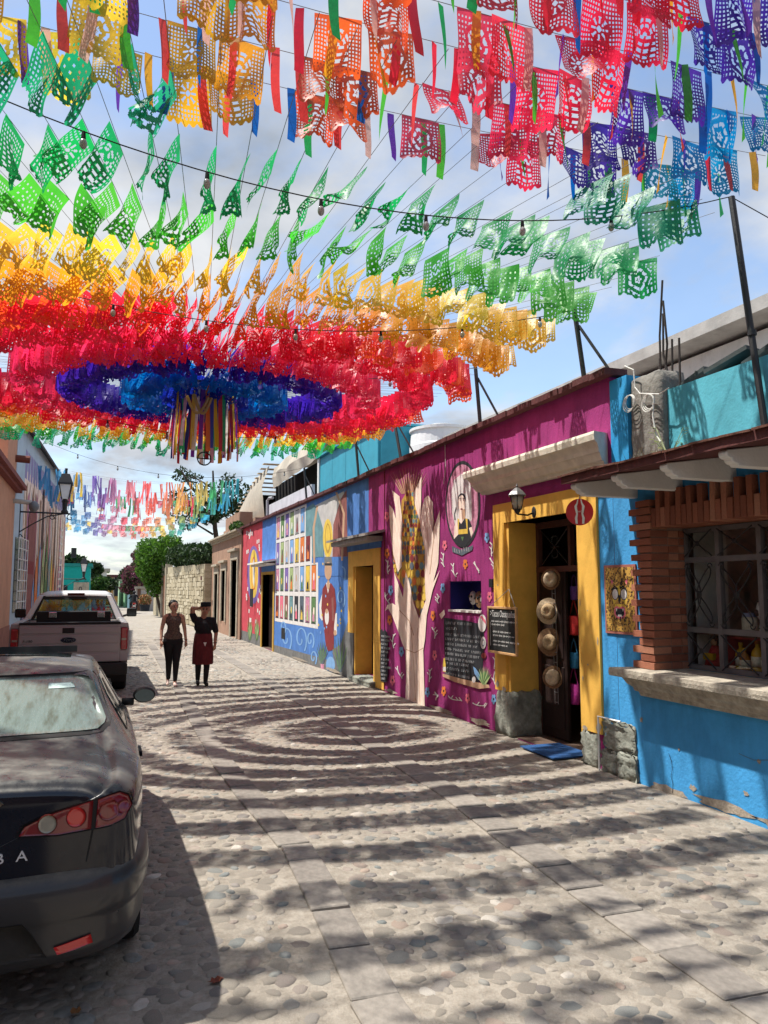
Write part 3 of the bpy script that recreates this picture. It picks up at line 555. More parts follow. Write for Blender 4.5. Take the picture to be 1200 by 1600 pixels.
HD += [(PSKIN2, p) for p in stroke([(196, 1118), (245, 1138), (292, 1112)], 4) + stroke([(250, 1400), (240, 1200), (225, 1000)], 3) + stroke([(275, 1420), (268, 1200), (262, 1000)], 3) + stroke([(160, 900), (215, 960), (240, 1040)], 4) + stroke([(352, 400), (350, 520), (330, 700)], 4) + stroke([(318, 275), (312, 400), (325, 600)], 3)]
paint('painted_hand', HRT, [(mt, q7(p)) for mt, p in HD], 1)
# portrait in an oval
PO = [(PDK, circ(350, 705, 218, 545, 40)), (PPINKL, circ(347, 705, 198, 500, 40)), (PWHITE, [(205, 560), (240, 400), (330, 325), (400, 360), (450, 480), (462, 700), (460, 900), (400, 960), (250, 960), (215, 800)]), (PGREYW, [(330, 335), (400, 365), (440, 480), (380, 450)]),
      (PDK, circ(338, 640, 50, 75)), (PSKIN, circ(336, 690, 46, 100)), (PSKIN, [(310, 740), (372, 740), (385, 940), (300, 940)]), (PSKIN2, [(340, 770), (380, 760), (380, 900), (345, 890)]), (PDK, [(302, 632), (330, 622), (330, 630), (302, 642)]), (PDK, [(345, 622), (374, 630), (374, 640), (345, 630)]), (PMAR, circ(335, 763, 17, 10, 10)), (PDK, circ(318, 650, 8, 6, 8)), (PDK, circ(358, 650, 8, 6, 8)),
      (PDK, [(265, 735), (272, 760), (252, 830), (262, 900), (246, 900), (242, 820)]), (PDK, [(290, 900), (330, 950), (375, 880), (430, 890), (465, 980), (440, 1010), (455, 1110), (440, 1160), (350, 1240), (270, 1190), (240, 1140), (260, 980)]), (PSKIN, [(245, 980), (285, 900), (295, 1080), (240, 1140)]), (PSKIN, [(430, 1000), (462, 985), (480, 1060), (455, 1110)]),
      (PYEL, [(285, 880), (305, 890), (300, 1020), (400, 1010), (385, 880), (410, 885), (412, 1070), (295, 1080)]), (PDK, circ(345, 1190, 60, 50)), (PGREEN, [(330, 1110), (365, 1110), (348, 1165)])]
PO += [(PSLATE, [(215, 1225), (330, 1275), (480, 1215), (470, 1275), (340, 1345), (222, 1300)])]
PO += [(PGREYW, p) for k in range(7) for p in stroke([(245 + 30 * k, 1255 + 18 * math.sin(k)), (252 + 30 * k, 1300 + 12 * math.sin(k))], 5)]
paint('painted_portrait', HRT, [(mt, q1(p)) for mt, p in PO], 2)
# flowers and vines
for mt, pts in ((PBLUE2, ((645, 497), (400, 778), (110, 790), (170, 1130), (683, 1395), (315, 1355))), (PORA, ((525, 645), (345, 930), (105, 955), (405, 1350), (90, 585))), (PPINK, ((410, 540), (660, 825), (355, 1150), (538, 1390), (120, 1290), (90, 380)))):
    for (cx, cy) in pts:
        FL = [(mt, circ(cx, cy, 5, 10, 8))] + [(mt, circ(cx + 8 * math.cos(1.2566 * k + .3), cy + 18 * math.sin(1.2566 * k + .3), 6, 12, 8)) for k in range(5)] + [(PDK, circ(cx, cy, 4, 7, 6))]
        paint('painted_flower', HRT, [(mt_, q7(p)) for mt_, p in FL], 3)
for i, (cx, cy) in enumerate(((405, 620), (465, 680), (590, 665), (375, 840), (350, 1025), (125, 1070), (160, 1250), (325, 1260), (360, 1380), (470, 1395), (605, 1430), (675, 640), (685, 1190), (690, 1280), (95, 660), (90, 840), (672, 560))):
    h = 34 if i not in (8, 9, 10, 3) else 16; ww = 12 if h == 34 else 34; a = rs.uniform(0, 6)
    pts = [(cx + ww * .55 * math.sin(a + t * 4) + (t - .5) * ww * 1.2, cy + (t - .5) * 2 * h + 6 * math.cos(a + 5 * t)) for t in np.linspace(0, 1, 9)]
    FL = [(PWHITE, p) for p in stroke(pts, 5)]
    for k in (2, 5, 7): x_, y_ = pts[k]; FL += [(PWHITE, p) for p in stroke([(x_, y_), (x_ + rs.choice((-1, 1)) * 12, y_ - 16)], 5)]
    paint('painted_vine', HRT, [(mt_, q7(p)) for mt_, p in FL], 3)
# poem on black with agave and bottle
def scribble(rows, x0, x1, wob, hgt, w, rg, skew=0):
    out = []
    for (ya, yb, fx) in rows:
        x = x0
        while x < x1 * fx + x0 * (1 - fx):
            wl = rg.randint(2, 7)
            for _ in range(wl):
                t = (x - x0) / (x1 - x0); yc = ya + (yb - ya) * t; k = rg.random()
                out += stroke([(x, yc - hgt), (x + rg.uniform(-.5, .5) * wob, yc + hgt)], w)
                if k < .5: out += stroke([(x, yc + rg.choice((-hgt, 0, hgt))), (x + wob, yc + rg.choice((-hgt, 0, hgt)))], w)
                if k > .6: out += stroke([(x + wob, yc - hgt), (x + wob, yc + hgt)], w)
                x += wob * 1.9
            x += wob * 1.6
    return out
g5 = random.Random(5)
rows = [(665, 690, .72), (735, 745, .2), (805, 845, 1), (862, 905, 1), (925, 970, .95), (985, 1040, .98), (1045, 1100, .95), (1110, 1165, .8), (1165, 1215, .75), (1230, 1290, .75), (1295, 1375, .7)]
PM = [(PDK, [(110, 600), (400, 640), (600, 690), (618, 850), (600, 1200), (540, 1420), (300, 1385), (140, 1300), (118, 1000)])] + [(CHALKD, p) for p in scribble(rows, 140, 560, 11, 15, 4, g5)]
PM += [(PSKIN2, [(110, 1300), (330, 1360), (690, 1440), (700, 1475), (560, 1490), (250, 1400), (110, 1335)])]
PM += [(PBLUE2, [(490, 1210), (520, 1230), (590, 1330), (560, 1380), (510, 1300)]), (PWHITE, circ(500, 1375, 24, 40, 10)), (PYEL, [(120, 1110), (135, 1100), (148, 1190), (150, 1280), (112, 1275), (112, 1190)]), (PWHITE, [(113, 1215), (148, 1215), (150, 1270), (113, 1268)])]
for k in range(13): t = -1.25 + k * .2; PM.append((PGREEN if k % 3 else PLIME, [(612, 1440), (630 + 105 * math.sin(t), 1430 - 230 * math.cos(t * .85)), (648, 1440)]))
paint('painted_poem', HRT, [(mt, [(680 + x / 8, 890 + y / 8) for x, y in p]) for mt, p in PM], 2)
paint('painted_medallion', HRT, [(PWHITE, [(680 + x / 8, 890 + y / 8) for x, y in circ(597, 670, 52, 110)]), (PPINK, [(680 + x / 8, 890 + y / 8) for x, y in [(565, 590), (590, 575), (640, 640), (645, 690)]]), (PGREYW, [(680 + x / 8, 890 + y / 8) for x, y in circ(608, 915, 34, 78)]), (PSLATE, [(680 + x / 8, 890 + y / 8) for x, y in circ(608, 915, 20, 45)]), (PWHITE, [(680 + x / 8, 890 + y / 8) for x, y in circ(608, 915, 13, 30)]), (PMAR, [(680 + x / 8, 890 + y / 8) for x, y in circ(615, 1075, 30, 38)]), (PSKIN, [(680 + x / 8, 890 + y / 8) for x, y in [(60, 560), (120, 500), (130, 560), (85, 620)]])], 4)
# narrow black verse by the second door
VB = [(PDK, [(945, 1062), (955, 1050), (965, 1066), (975, 1052), (985, 1068), (990, 1070), (994, 1150), (988, 1240), (993, 1330), (985, 1385), (950, 1378), (944, 1300), (948, 1180)])] + [(CHALKD, p) for p in scribble([(1095 + 24 * i, 1099 + 24 * i, 1) for i in range(12)], 953, 985, 3, 6, 2, g5)]
paint('painted_verse', HRT, [(mt, q6(p)) for mt, p in VB], 12)
# service hatches, pipe, hanging cable on the wall
B('meter_hatch', HRT, BLACK, (XW - .012, XW - .005, 26.15, 26.75, 1.25, 1.85)); B('meter_hatch', HRT, BLACK, (XW - .012, XW - .007, 21.3, 21.75, .45, .75))
m = MB(); m.tube([(XW - .01, 10.6, 4.06), (XW - .012, 10.58, 3.7), (XW - .01, 10.66, 3.45)], .006, 4); m.build('cable', HRT, WHITE)
m = MB(); m.tube([(XW - .012, 13.28, 4.04), (XW - .012, 13.28, 0.02)], .008, 5); m.build('cable', HRT, PMAR)
B('electric_box', HRT, BLACK, (XW - .03, XW - .006, 9.1, 9.2, 1.87, 1.98))

# worn plaster: chips on the yellow jambs
CHIP = M('bare_plaster', (.36, .31, .25), .95, .25, 20, .4)
def blob(cy, cz, ry, rz, g, n=11): return [(cy + ry * math.cos(6.283 * k / n) * g.uniform(.5, 1.2), cz + rz * math.sin(6.283 * k / n) * g.uniform(.5, 1.2)) for k in range(n)]
g8 = random.Random(18)
for (cy, cz, a_, b_) in ((8.83, .58, .06, .035), (9.0, .62, .05, .05), (6.84, .42, .05, .06), (7.08, .38, .05, .03), (7.10, .9, .012, .03), (6.82, 1.3, .012, .05), (7.0, 1.05, .015, .01), (8.95, 1.9, .02, .012), (6.98, 1.62, .012, .008), (7.12, 1.7, .012, .04)): paint('plaster_chip', HRT, [(CHIP, blob(cy, cz, a_, b_, g8))], 13.2, px=False)
for (cy, cz, a_, b_) in ((12.9, .05, .3, .04), (10.8, .04, .5, .035), (9.5, .06, .3, .05), (16.5, .06, .5, .05), (19.5, .05, .8, .04)): paint('plaster_chip', HRT, [(CHIP, blob(cy, cz, a_, b_, g8, 17))], 13, px=False)
# ================================================================== BLUE SHOP
BLUE = MATS['blue_wall']; TURQ = M('turquoise_parapet', (.10, .42, .52), .88, .22, 1.8, .15, 40, dirt=(.04, .24, .33), dirt_amt=.75, dirt_scale=1.6)
BRT = thing('blue_shop', (XW, 3.5, 0), 'bright blue shop with a brick-framed grilled window and a tiled awning', 'shop')
WY0, WY1, WZ0, WZ1 = 3.05, 5.92, 1.10, 2.50
m = MB(); wall_cells(m, XW, XW + .36, [.5, 6.538, WY0, WY1, 5.95, 6.24, 6.27], [-.02, 3.0, WZ0, WZ1, .53], lambda y, z: not (WY0 < y < WY1 and WZ0 < z < WZ1)); m.build('wall', BRT, BLUE)
B('inner_wall', BRT, M('shop_inner_wall', (.42, .38, .34), .9, .1), (7.6, 7.7, .5, 6.53, 0, 3), (XW + .37, 7.6, 6.45, 6.53, 0, 3), (XW + .37, 7.6, .5, .6, 0, 3), (XW + .37, 7.6, .5, 6.53, -.02, .01), (XW + .37, 8.6, .5, 6.53, 2.9, 2.985))
B('parapet', BRT, TURQ, (XW + .10, XW + .25, .5, 5.80, 2.99, 3.74), (XW + .10, XW + .25, .5, 4.4, 3.741, 3.83))
B('blue_strip', BRT, M('blue_strip_paint', (.03, .30, .62), .88, .12, 3), (XW - .004, XW + .3, 6.26, 6.537, 3.001, 4.0))
rough_block('concrete_column', BRT, M('rough_concrete', (.22, .205, .185), .95, .25, 5, .6, 25, dirt=(.11, .105, .095), dirt_scale=3), XW + .02, XW + .36, 5.80, 6.27, 2.98, 3.95, 9, .006)
# awning: slab of tiles on four moulded corbels
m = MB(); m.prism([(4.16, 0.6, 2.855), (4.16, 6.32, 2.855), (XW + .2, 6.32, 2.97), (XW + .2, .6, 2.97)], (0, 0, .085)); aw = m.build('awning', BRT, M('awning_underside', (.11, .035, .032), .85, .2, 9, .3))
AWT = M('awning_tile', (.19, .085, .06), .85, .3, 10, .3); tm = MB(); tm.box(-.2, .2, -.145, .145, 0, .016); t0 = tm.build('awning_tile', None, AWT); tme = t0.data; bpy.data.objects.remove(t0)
for r_ in range(2):
    y = 6.2
    while y > 2.6:
        mesh_obj('awning_tile', tme, aw, (4.33 + .37 * r_ - XW, y - 3.5, 2.958 + .072 * r_ + rs.uniform(0, .006)), (rs.uniform(-.03, .03), -.19 + rs.uniform(-.02, .02), rs.uniform(-.03, .03))); y -= .297
for yb in (6.20, 5.58, 4.95, 4.32, 3.7, 3.07):
    pr = [(4.215, 2.85), (4.205, 2.83), (4.21, 2.805), (4.235, 2.79), (4.255, 2.79), (4.26, 2.77), (4.28, 2.755), (4.31, 2.75), (4.315, 2.735), (4.93, 2.735), (4.93, 2.955), (4.9, 2.95)]
    m = MB(); m.prism([(a, yb - .05, z) for a, z in pr], (0, .085, 0)); m.build('corbel', BRT, WHITE, bevel=.006)
# window surround of single bricks
BRICK = island_mat('red_brick', [(0, (.26, .085, .05)), (.4, (.36, .125, .07)), (.75, (.45, .17, .10)), (1, (.52, .24, .15))], .9, .5, 60)
br = MB(); br.box(-.5, .5, -.5, .5, -.5, .5); b0 = br.build('brick', None, BRICK); bme = b0.data; bpy.data.objects.remove(b0)
def brick(x0, x1, y0, y1, z0, z1):
    o = mesh_obj('brick', bme, BRT, ((x0 + x1) / 2 - XW + rs.uniform(-.006, .006), (y0 + y1) / 2 - 3.5 + rs.uniform(-.004, .004), (z0 + z1) / 2), (rs.uniform(-.02, .02), rs.uniform(-.02, .02), rs.uniform(-.02, .02)), (x1 - x0, y1 - y0, z1 - z0))
    b = o.modifiers.new('bevel', 'BEVEL'); b.width = .005; b.segments = 1
z = 1.105; k = 0
while z < 2.66:
    lg = 6.19 if k % 2 == 0 else 6.085
    brick(4.84, 5.04, WY1 - .03, lg, z, z + .060); 
    if z < 2.40: brick(5.048, 5.16, WY1 - .03, WY1 + .08, z, z + .06); brick(5.168, 5.275, WY1 - .03, WY1 + .08, z, z + .06)
    z += .0725; k += 1
y = WY1 - .035; k = 0
while y > 3.3:
    brick(4.845, 5.05, y - .056, y, 2.425, 2.76 if k % 2 else 2.60); brick(5.055, 5.26, y - .056, y, 2.425, 2.6); y -= .068; k += 1
MORT = M('mortar', (.30, .2, .16), .95, .2, 9); B('mortar_bed', BRT, MORT, (4.862, 5.26, WY1 - .018, 6.075, 1.102, 2.64), (4.865, 5.25, 3.3, WY1 - .019, 2.434, 2.585))
# sill
prof = [(0, .84), (-.06, .84), (-.07, .88), (-.10, .885), (-.11, .92), (-.15, .95), (-.18, 1.0), (-.19, 1.018), (-.27, 1.02), (-.275, 1.06), (-.27, 1.098), (.30, 1.104)]
m = MB(); nP = len(prof); y0, y1 = 2.4, 6.10
vs = [(XW - .001 + a, y0, z) for a, z in prof] + [(XW - .001 + a, y1 + max(0, -a - .02) * .9, z) for a, z in prof]
m.add(vs, [(i, i + 1, nP + i + 1, nP + i) for i in range(nP - 1)] + [tuple(range(nP)), tuple(range(nP, 2 * nP))]); m.build('window_sill', BRT, M('sill_stone', (.40, .355, .285), .9, .3, 12, .5, 40, dirt=(.15, .13, .11), dirt_scale=7, dirt_amt=.6), bevel=.006)
# stone base block beside the door, with a pale pipe
rough_block('base_stone', BRT, STONEW, XW - .025, XW + .02, 6.29, 6.79, .24, .52, 12, .02); rough_block('base_stone', BRT, STONEW, XW - .045, XW + .02, 6.27, 6.55, -.02, .24, 14, .02); rough_block('base_stone', BRT, STONEW, XW - .03, XW + .02, 6.56, 6.82, -.02, .22, 15, .02)
m = MB(); m.tube([(XW - .06, 6.81, .0), (XW - .06, 6.81, .545), (XW - .055, 6.45, .545)], .011, 6); m.build('pipe', BRT, WHITE)
for (cy, cz, a_, b_) in ((5.9, .03, .28, .05), (5.2, .05, .35, .05), (4.6, .04, .3, .06), (5.55, .12, .05, .03), (4.95, .22, .03, .02), (6.2, .6, .02, .03), (5.7, .42, .015, .012), (4.8, .5, .02, .02), (6.15, 1.3, .012, .02)): paint('plaster_chip', BRT, [(CHIP, blob(cy, cz, a_, b_, g8, 15))], 2, px=False)
paint('wall_crack', BRT, [(BLACK, p) for p in stroke([(5.80, .02), (5.79, .10), (5.81, .16), (5.79, .23), (5.80, .30), (5.83, .36)], .005)], 3, px=False); paint('wall_crack', BRT, [(PSLATE, p) for p in stroke([(5.0, .52), (4.85, .50), (4.7, .53), (4.5, .50)], .004)], 3, px=False)
# window grille, frame, glass
FRM = M('grey_window_frame', (.15, .135, .135), .55, .15, 6); xg = XW + .31
yv_ = [WY1, 5.50, 5.03, 4.56, 4.09, 3.62, 3.12]; zh = [1.10, 1.47, 2.12, 2.42]
m = MB()
for yy in yv_: m.box(xg, xg + .05, yy - .05, yy, 1.105, 2.42)
for zz in zh[1:3]: m.box(xg + .002, xg + .048, WY0, WY1, zz - .025, zz + .025)
m.box(xg + .003, xg + .052, WY0, WY1, 1.106, 1.15); m.box(xg + .003, xg + .052, WY0, WY1, 2.375, 2.419)
wf = m.build('window_frame', BRT, FRM)
for a, b in zip(yv_[:-1], yv_[1:]):
    for c, d in zip(zh[:-1], zh[1:]):
        m = MB(); x = xg - .03; ya, yb, za, zb = a - .06, b + .01, c + .03, d - .03; yc, zc = (ya + yb) / 2, (za + zb) / 2
        if d - c < .5:
            m.tube([(x, ya, za), (x, yb, zb)], .007, 5); m.tube([(x, ya, zb), (x, yb, za)], .007, 5); m.ell((x, yc, zc), .012, .025, .025, 8, 5)
        else:
            for sy in (-1, 1):
                for sz in (-1, 1):
                    for bend in (-.07, .07):
                        pts = []
                        for t in np.linspace(0, 1, 9): pts.append((x, yc + sy * ((ya - yb) / 2 * .8 * t + bend * math.sin(math.pi * t)), zc + sz * ((zb - za) / 2 * .88 * t + abs(bend) * (.5 if bend > 0 else -.5) * math.sin(math.pi * t))))
                        m.tube(pts, .0065, 5)
                    ex, ez = yc + sy * (ya - yb) / 2 * .8, zc + sz * (zb - za) / 2 * .88
                    m.tube([(x, ex + .035 * math.cos(t) * (1 - t / 7) * sy, ez + .035 * math.sin(t) * (1 - t / 7) * sz) for t in np.linspace(0, 5, 12)], .006, 4)
            m.ell((x, yc, zc), .015, .035, .035, 8, 5)
        m.build('iron_scroll', wf, IRON)
GLASS = glass_mat('window_glass', (.95, .96, .96), .88)
for a, b in zip(yv_[:-1], yv_[1:]): B('pane', wf, GLASS, (xg + .028, xg + .034, b + .001, a - .051, 1.152, 2.374))
B('shop_shelf', BRT, M('shelf_wood', (.10, .06, .04), .7), (5.32, 5.75, 3.1, 5.88, 1.425, 1.45), (5.30, 5.75, 3.1, 5.88, 1.10, 1.13), (5.76, 5.79, 3.0, 5.9, 1.1, 1.42))
B('pale_panel', BRT, M('pale_board', (.62, .60, .55), .8), (5.35, 5.74, 5.885, 5.90, 1.13, 2.40))
B('red_display_case', BRT, M('case_red', (.3, .03, .03), .5), (5.34, 5.36, 5.05, 5.53, 1.405, 1.424), (5.34, 5.70, 5.505, 5.525, 1.131, 1.404))
YB = M('bottle_yellow', (.62, .36, .02), .25, .1, spec=.5); LBL = M('bottle_label', (.65, .6, .45), .7, .3, 30); REDC = M('cap_red', (.45, .03, .03), .4); AMB = M('bottle_amber', (.35, .14, .02), .2)
def bottle(y, x, h, r, z, body, cap, label):
    t = thing('bottle', (x, y, z), label, 'bottle', 'bottles behind the shop window')
    m = MB(); m.lathe([(r * .9, 0), (r, .01), (r, h * .55), (r * .8, h * .68), (r * .35, h * .78), (r * .33, h * .9)], (x, y, z), 14); m.build('glass', t, body, smooth=True)
    m = MB(); m.lathe([(r * .4, h * .88), (r * .4, h)], (x, y, z), 10); m.build('cap', t, cap)
    m = MB(); m.lathe([(r * 1.03, h * .15), (r * 1.03, h * .48)], (x, y, z), 14); m.build('paper_label', t, LBL, smooth=True)
bottle(5.44, 5.42, .24, .05, 1.131, YB, YB, 'yellow bottle standing nearest the red case side in the shop window')
bottle(5.35, 5.37, .20, .045, 1.131, AMB, YB, 'short amber bottle between the two yellow bottles in the shop window')
bottle(5.25, 5.42, .27, .055, 1.131, YB, AMB, 'tall yellow bottle with amber cap in the shop window')
bottle(5.13, 5.40, .22, .05, 1.131, YB, REDC, 'yellow bottle with red cap at the mullion in the shop window')
bottle(4.93, 5.40, .24, .05, 1.131, AMB, REDC, 'amber bottle with red cap beyond the second mullion of the shop window')
t = thing('painted_skull', (5.48, 5.18, 1.451), 'white painted skull with black eyes and cross on the shop shelf', 'ornament')
SK = M('skull_white', (.72, .70, .66), .5, .05)
m = MB(); m.ell((5.48, 5.18, 1.66), .09, .095, .12, 14, 9); m.lathe([(.07, 0), (.075, .05), (.06, .11)], (5.475, 5.18, 1.451), 12); m.build('skull', t, SK, smooth=True)
for s in (-1, 1): m = MB(); m.ell((5.40, 5.18 + s * .042, 1.64), .02, .026, .03, 8, 6); m.build('eye_socket', t, BLACK, smooth=True)
B('cross', t, BLACK, (5.388, 5.395, 4.715, 5.186, 1.70, 1.765), (5.386, 5.394, 5.16, 5.202, 1.735, 1.746))
m = MB(); m.box(5.40, 5.41, 5.15, 5.21, 1.50, 1.512); m.build('teeth', t, BLACK)
t = thing('jar', (5.46, 5.36, 1.451), 'glass jar with pale label beside the painted skull', 'jar'); m = MB(); m.lathe([(.065, 0), (.07, .02), (.07, .13), (.06, .15)], (5.46, 5.36, 1.451), 14); m.build('glass', t, LBL, smooth=True); m = MB(); m.lathe([(.064, .15), (.064, .185)], (5.46, 5.36, 1.451), 14); m.build('lid', t, M('jar_lid', (.2, .25, .4), .4))
t = thing('doll', (5.45, 5.78, 1.131), 'small red and yellow dressed doll in the corner of the shop window', 'doll'); m = MB(); m.lathe([(.10, 0), (.085, .07), (.05, .15), (.03, .19)], (5.45, 5.78, 1.131), 12); m.build('dress', t, M('doll_red', (.5, .035, .04), .8, .4, 40), smooth=True); m = MB(); m.ell((5.45, 5.78, 1.36), .04, .04, .05); m.build('head', t, PSKIN2, smooth=True); m = MB(); m.ell((5.46, 5.78, 1.38), .046, .05, .06); m.build('hair', t, BLACK, smooth=True); m = MB(); m.box(5.36, 5.40, 5.72, 5.84, 1.19, 1.25); m.build('bouquet', t, YB)
t = thing('carton', (5.45, 5.60, 1.131), 'dark blue carton with white print beside the doll', 'carton'); B('box', t, M('carton_blue', (.02, .03, .16), .6), (5.38, 5.5, 5.545, 5.655, 1.131, 1.37), bevel=.004); B('print', t, WHITE, (5.375, 5.379, 5.56, 5.585, 1.19, 1.25), (5.375, 5.379, 5.597, 5.615, 1.19, 1.25))
t = thing('textile', (5.66, 4.5, 1.46), 'dark purple embroidered textile hanging at the back of the shop window', 'textile'); m = MB(); m.add([(5.74 + .02 * math.sin(9 * a), 5.05 - a, z) for z in (1.5, 2.38) for a in np.linspace(0, 1.1, 12)], [(i, i + 1, 12 + i + 1, 12 + i) for i in range(11)]); m.build('cloth', t, M('textile_purple', (.06, .03, .12), .9, .5, 25))
# ================================================================== THINGS ON THE RIGHT-HAND WALL
# lantern over the main door
p = atx(823, 780, XW - .02); ly, lz = 8.02, 2.86
t = thing('wall_lantern', (XW - .03, ly - .1, lz), 'black wall lantern with frosted glass on the yellow lintel', 'lantern')
lx = XW - .26
m = MB(); m.ell((XW - .035, ly, lz - .09), .012, .05, .07, 12, 7); m.tube([(XW - .03, ly, lz - .09), (XW - .12, ly, lz - .13), (lx, ly, lz - .12), (lx, ly, lz - .09)], .011, 6); m.build('bracket', t, IRON, smooth=True)
m = MB(); m.lathe([(.012, -.12), (.03, -.10), (.045, -.07), (.06, -.065)], (lx, ly, lz), 8); m.build('base', t, IRON)
m = MB(); m.lathe([(.05, -.063), (.075, .0), (.085, .095)], (lx, ly, lz), 6); m.build('glass', t, M('frosted_glass', (.42, .38, .32), .3, .05, spec=.5), smooth=True)
m = MB(); m.lathe([(.115, .095), (.118, .105), (.08, .15), (.03, .19), (.012, .2), (.018, .215), (.004, .25)], (lx, ly, lz), 6); m.build('cap', t, M('lantern_cap', (.13, .13, .13), .35, .1, spec=.6))
m = MB()
for k in range(6): a = k * math.pi / 3; m.tube([(lx + .055 * math.cos(a), ly + .055 * math.sin(a), lz - .066), (lx + .092 * math.cos(a), ly + .092 * math.sin(a), lz + .1)], .006, 4)
m.build('cage', t, IRON)
# chalk menu board hanging in front of the yellow jamb
PINE = M('pine_frame', (.55, .32, .14), .6, .2, 12); SLT = M('blackboard', (.02, .022, .022), .8, .4, 9, 0)
bx = XW - .14; c0 = atx(762, 947, bx); c1 = atx(807, 948, bx); by0, by1 = c1.y, c0.y; bz1 = c0.z; bz0 = atx(807, 1026, bx).z
t = thing('menu_board', (bx, (by0 + by1) / 2, bz0), 'wood-framed chalk menu board hanging on the yellow door jamb', 'menu board')
B('slate', t, SLT, (bx, bx + .015, by0 + .01, by1 - .01, bz0 + .01, bz1 - .01)); B('frame', t, PINE, (bx - .01, bx + .02, by0, by0 + .03, bz0, bz1), (bx - .0101, bx + .02, by1 - .03, by1, bz0, bz1), (bx - .011, bx + .019, by0 + .03, by1 - .03, bz0, bz0 + .03), (bx - .011, bx + .019, by0 + .03, by1 - .03, bz1 - .03, bz1), bevel=.004)
text_mesh('chalk_writing', '>Tacos Oaxaqueños', .12, WALLM((bx - .004, by1 - .07, bz1 - .13)), CHALK, t, .0006, squeeze=(by1 - by0 - .12) / .98, shear=.15)
m = MB(); g6 = random.Random(9)
for i, (zf, fx) in enumerate(((.30, 1), (.37, .5), (.52, .8), (.60, 1), (.72, 1), (.80, .7))):
    yy = by1 - .10 - (.04 if i > 1 else 0); zc = bz1 - zf * (bz1 - bz0) - .01; end = by1 - .1 - (by1 - by0 - .16) * fx
    while yy > end:
        for _ in range(g6.randint(3, 8)):
            dz = g6.uniform(.006, .016); m.add([(bx - .003, yy, zc - dz), (bx - .003, yy - .005, zc - dz), (bx - .003, yy - .011, zc + dz), (bx - .003, yy - .006, zc + dz)], [(0, 1, 2, 3)]); m.add([(bx - .0032, yy, zc - .003), (bx - .0032, yy - .014, zc - .001), (bx - .0032, yy - .014, zc + .003), (bx - .0032, yy, zc + .002)], [(0, 1, 2, 3)]); yy -= .014
        yy -= .016
m.build('chalk_writing', t, CHALK)
m = MB(); m.box(bx - .0035, bx - .003, by1 - .075, by1 - .068, bz0 + .09, bz1 - .2); m.build('chalk_line', t, CHALK)
m = MB(); m.tube([(bx + .01, by1 - .05, bz1), (XW - .03, (by0 + by1) / 2, bz1 + .22), (bx + .01, by0 + .05, bz1)], .004, 4); m.build('hanging_cord', t, WIREL)
# round red soft drink sign with a white bottle
sy0, sz0, sr, sxx = 6.55, 2.62, .135, 4.52
t = thing('round_sign', (sxx, sy0, sz0 - sr), 'round red drink sign with a white bottle hanging under the awning', 'sign')
SREDM = M('sign_red', (.50, .012, .015), .4, .05, bump=0, spec=.5)
vm = Matrix.Translation((sxx, sy0, sz0)) @ Matrix.Rotation(R(-32), 4, 'Z')      # faces up the street
m = MB(); n = 36; ring = [(sr * math.cos(2 * math.pi * i / n), sr * math.sin(2 * math.pi * i / n)) for i in range(n)]
m.add([vm @ Vector((a, -.012, b)) for a, b in ring] + [vm @ Vector((a, .012, b)) for a, b in ring], [tuple(range(n)), tuple(range(2 * n - 1, n - 1, -1))] + [(i, (i + 1) % n, n + (i + 1) % n, n + i) for i in range(n)]); m.build('disc', t, SREDM)
bt = [(-.042, -.118), (-.048, -.06), (-.034, -.02), (-.046, .03), (-.05, .06), (-.03, .09), (-.02, .127)]; inn = [(a * .5, b) for a, b in bt]
m = MB()
for sd in (-1, 1):
    o_ = [(sd * a, b) for a, b in bt]; i_ = [(sd * a, b) for a, b in inn]
    for k in range(len(bt) - 1): m.add([vm @ Vector((q[0], -.0135, q[1])) for q in (o_[k], o_[k + 1], i_[k + 1], i_[k])], [(0, 1, 2, 3)])
m.build('bottle_outline', t, WHITE)
text_mesh('lettering', 'Coca-Cola', .026, vm @ Matrix.Translation((-.031, -.0135, -.002)) @ Matrix.Rotation(R(90), 4, 'X'), WHITE, t, .0005, squeeze=.62, shear=.3)
m = MB(); m.tube([vm @ Vector((0, 0, sr)), (sxx, sy0 - .02, 2.80), (sxx, 6.25, 2.80)], .006, 4); m.build('hook', t, WIREL)
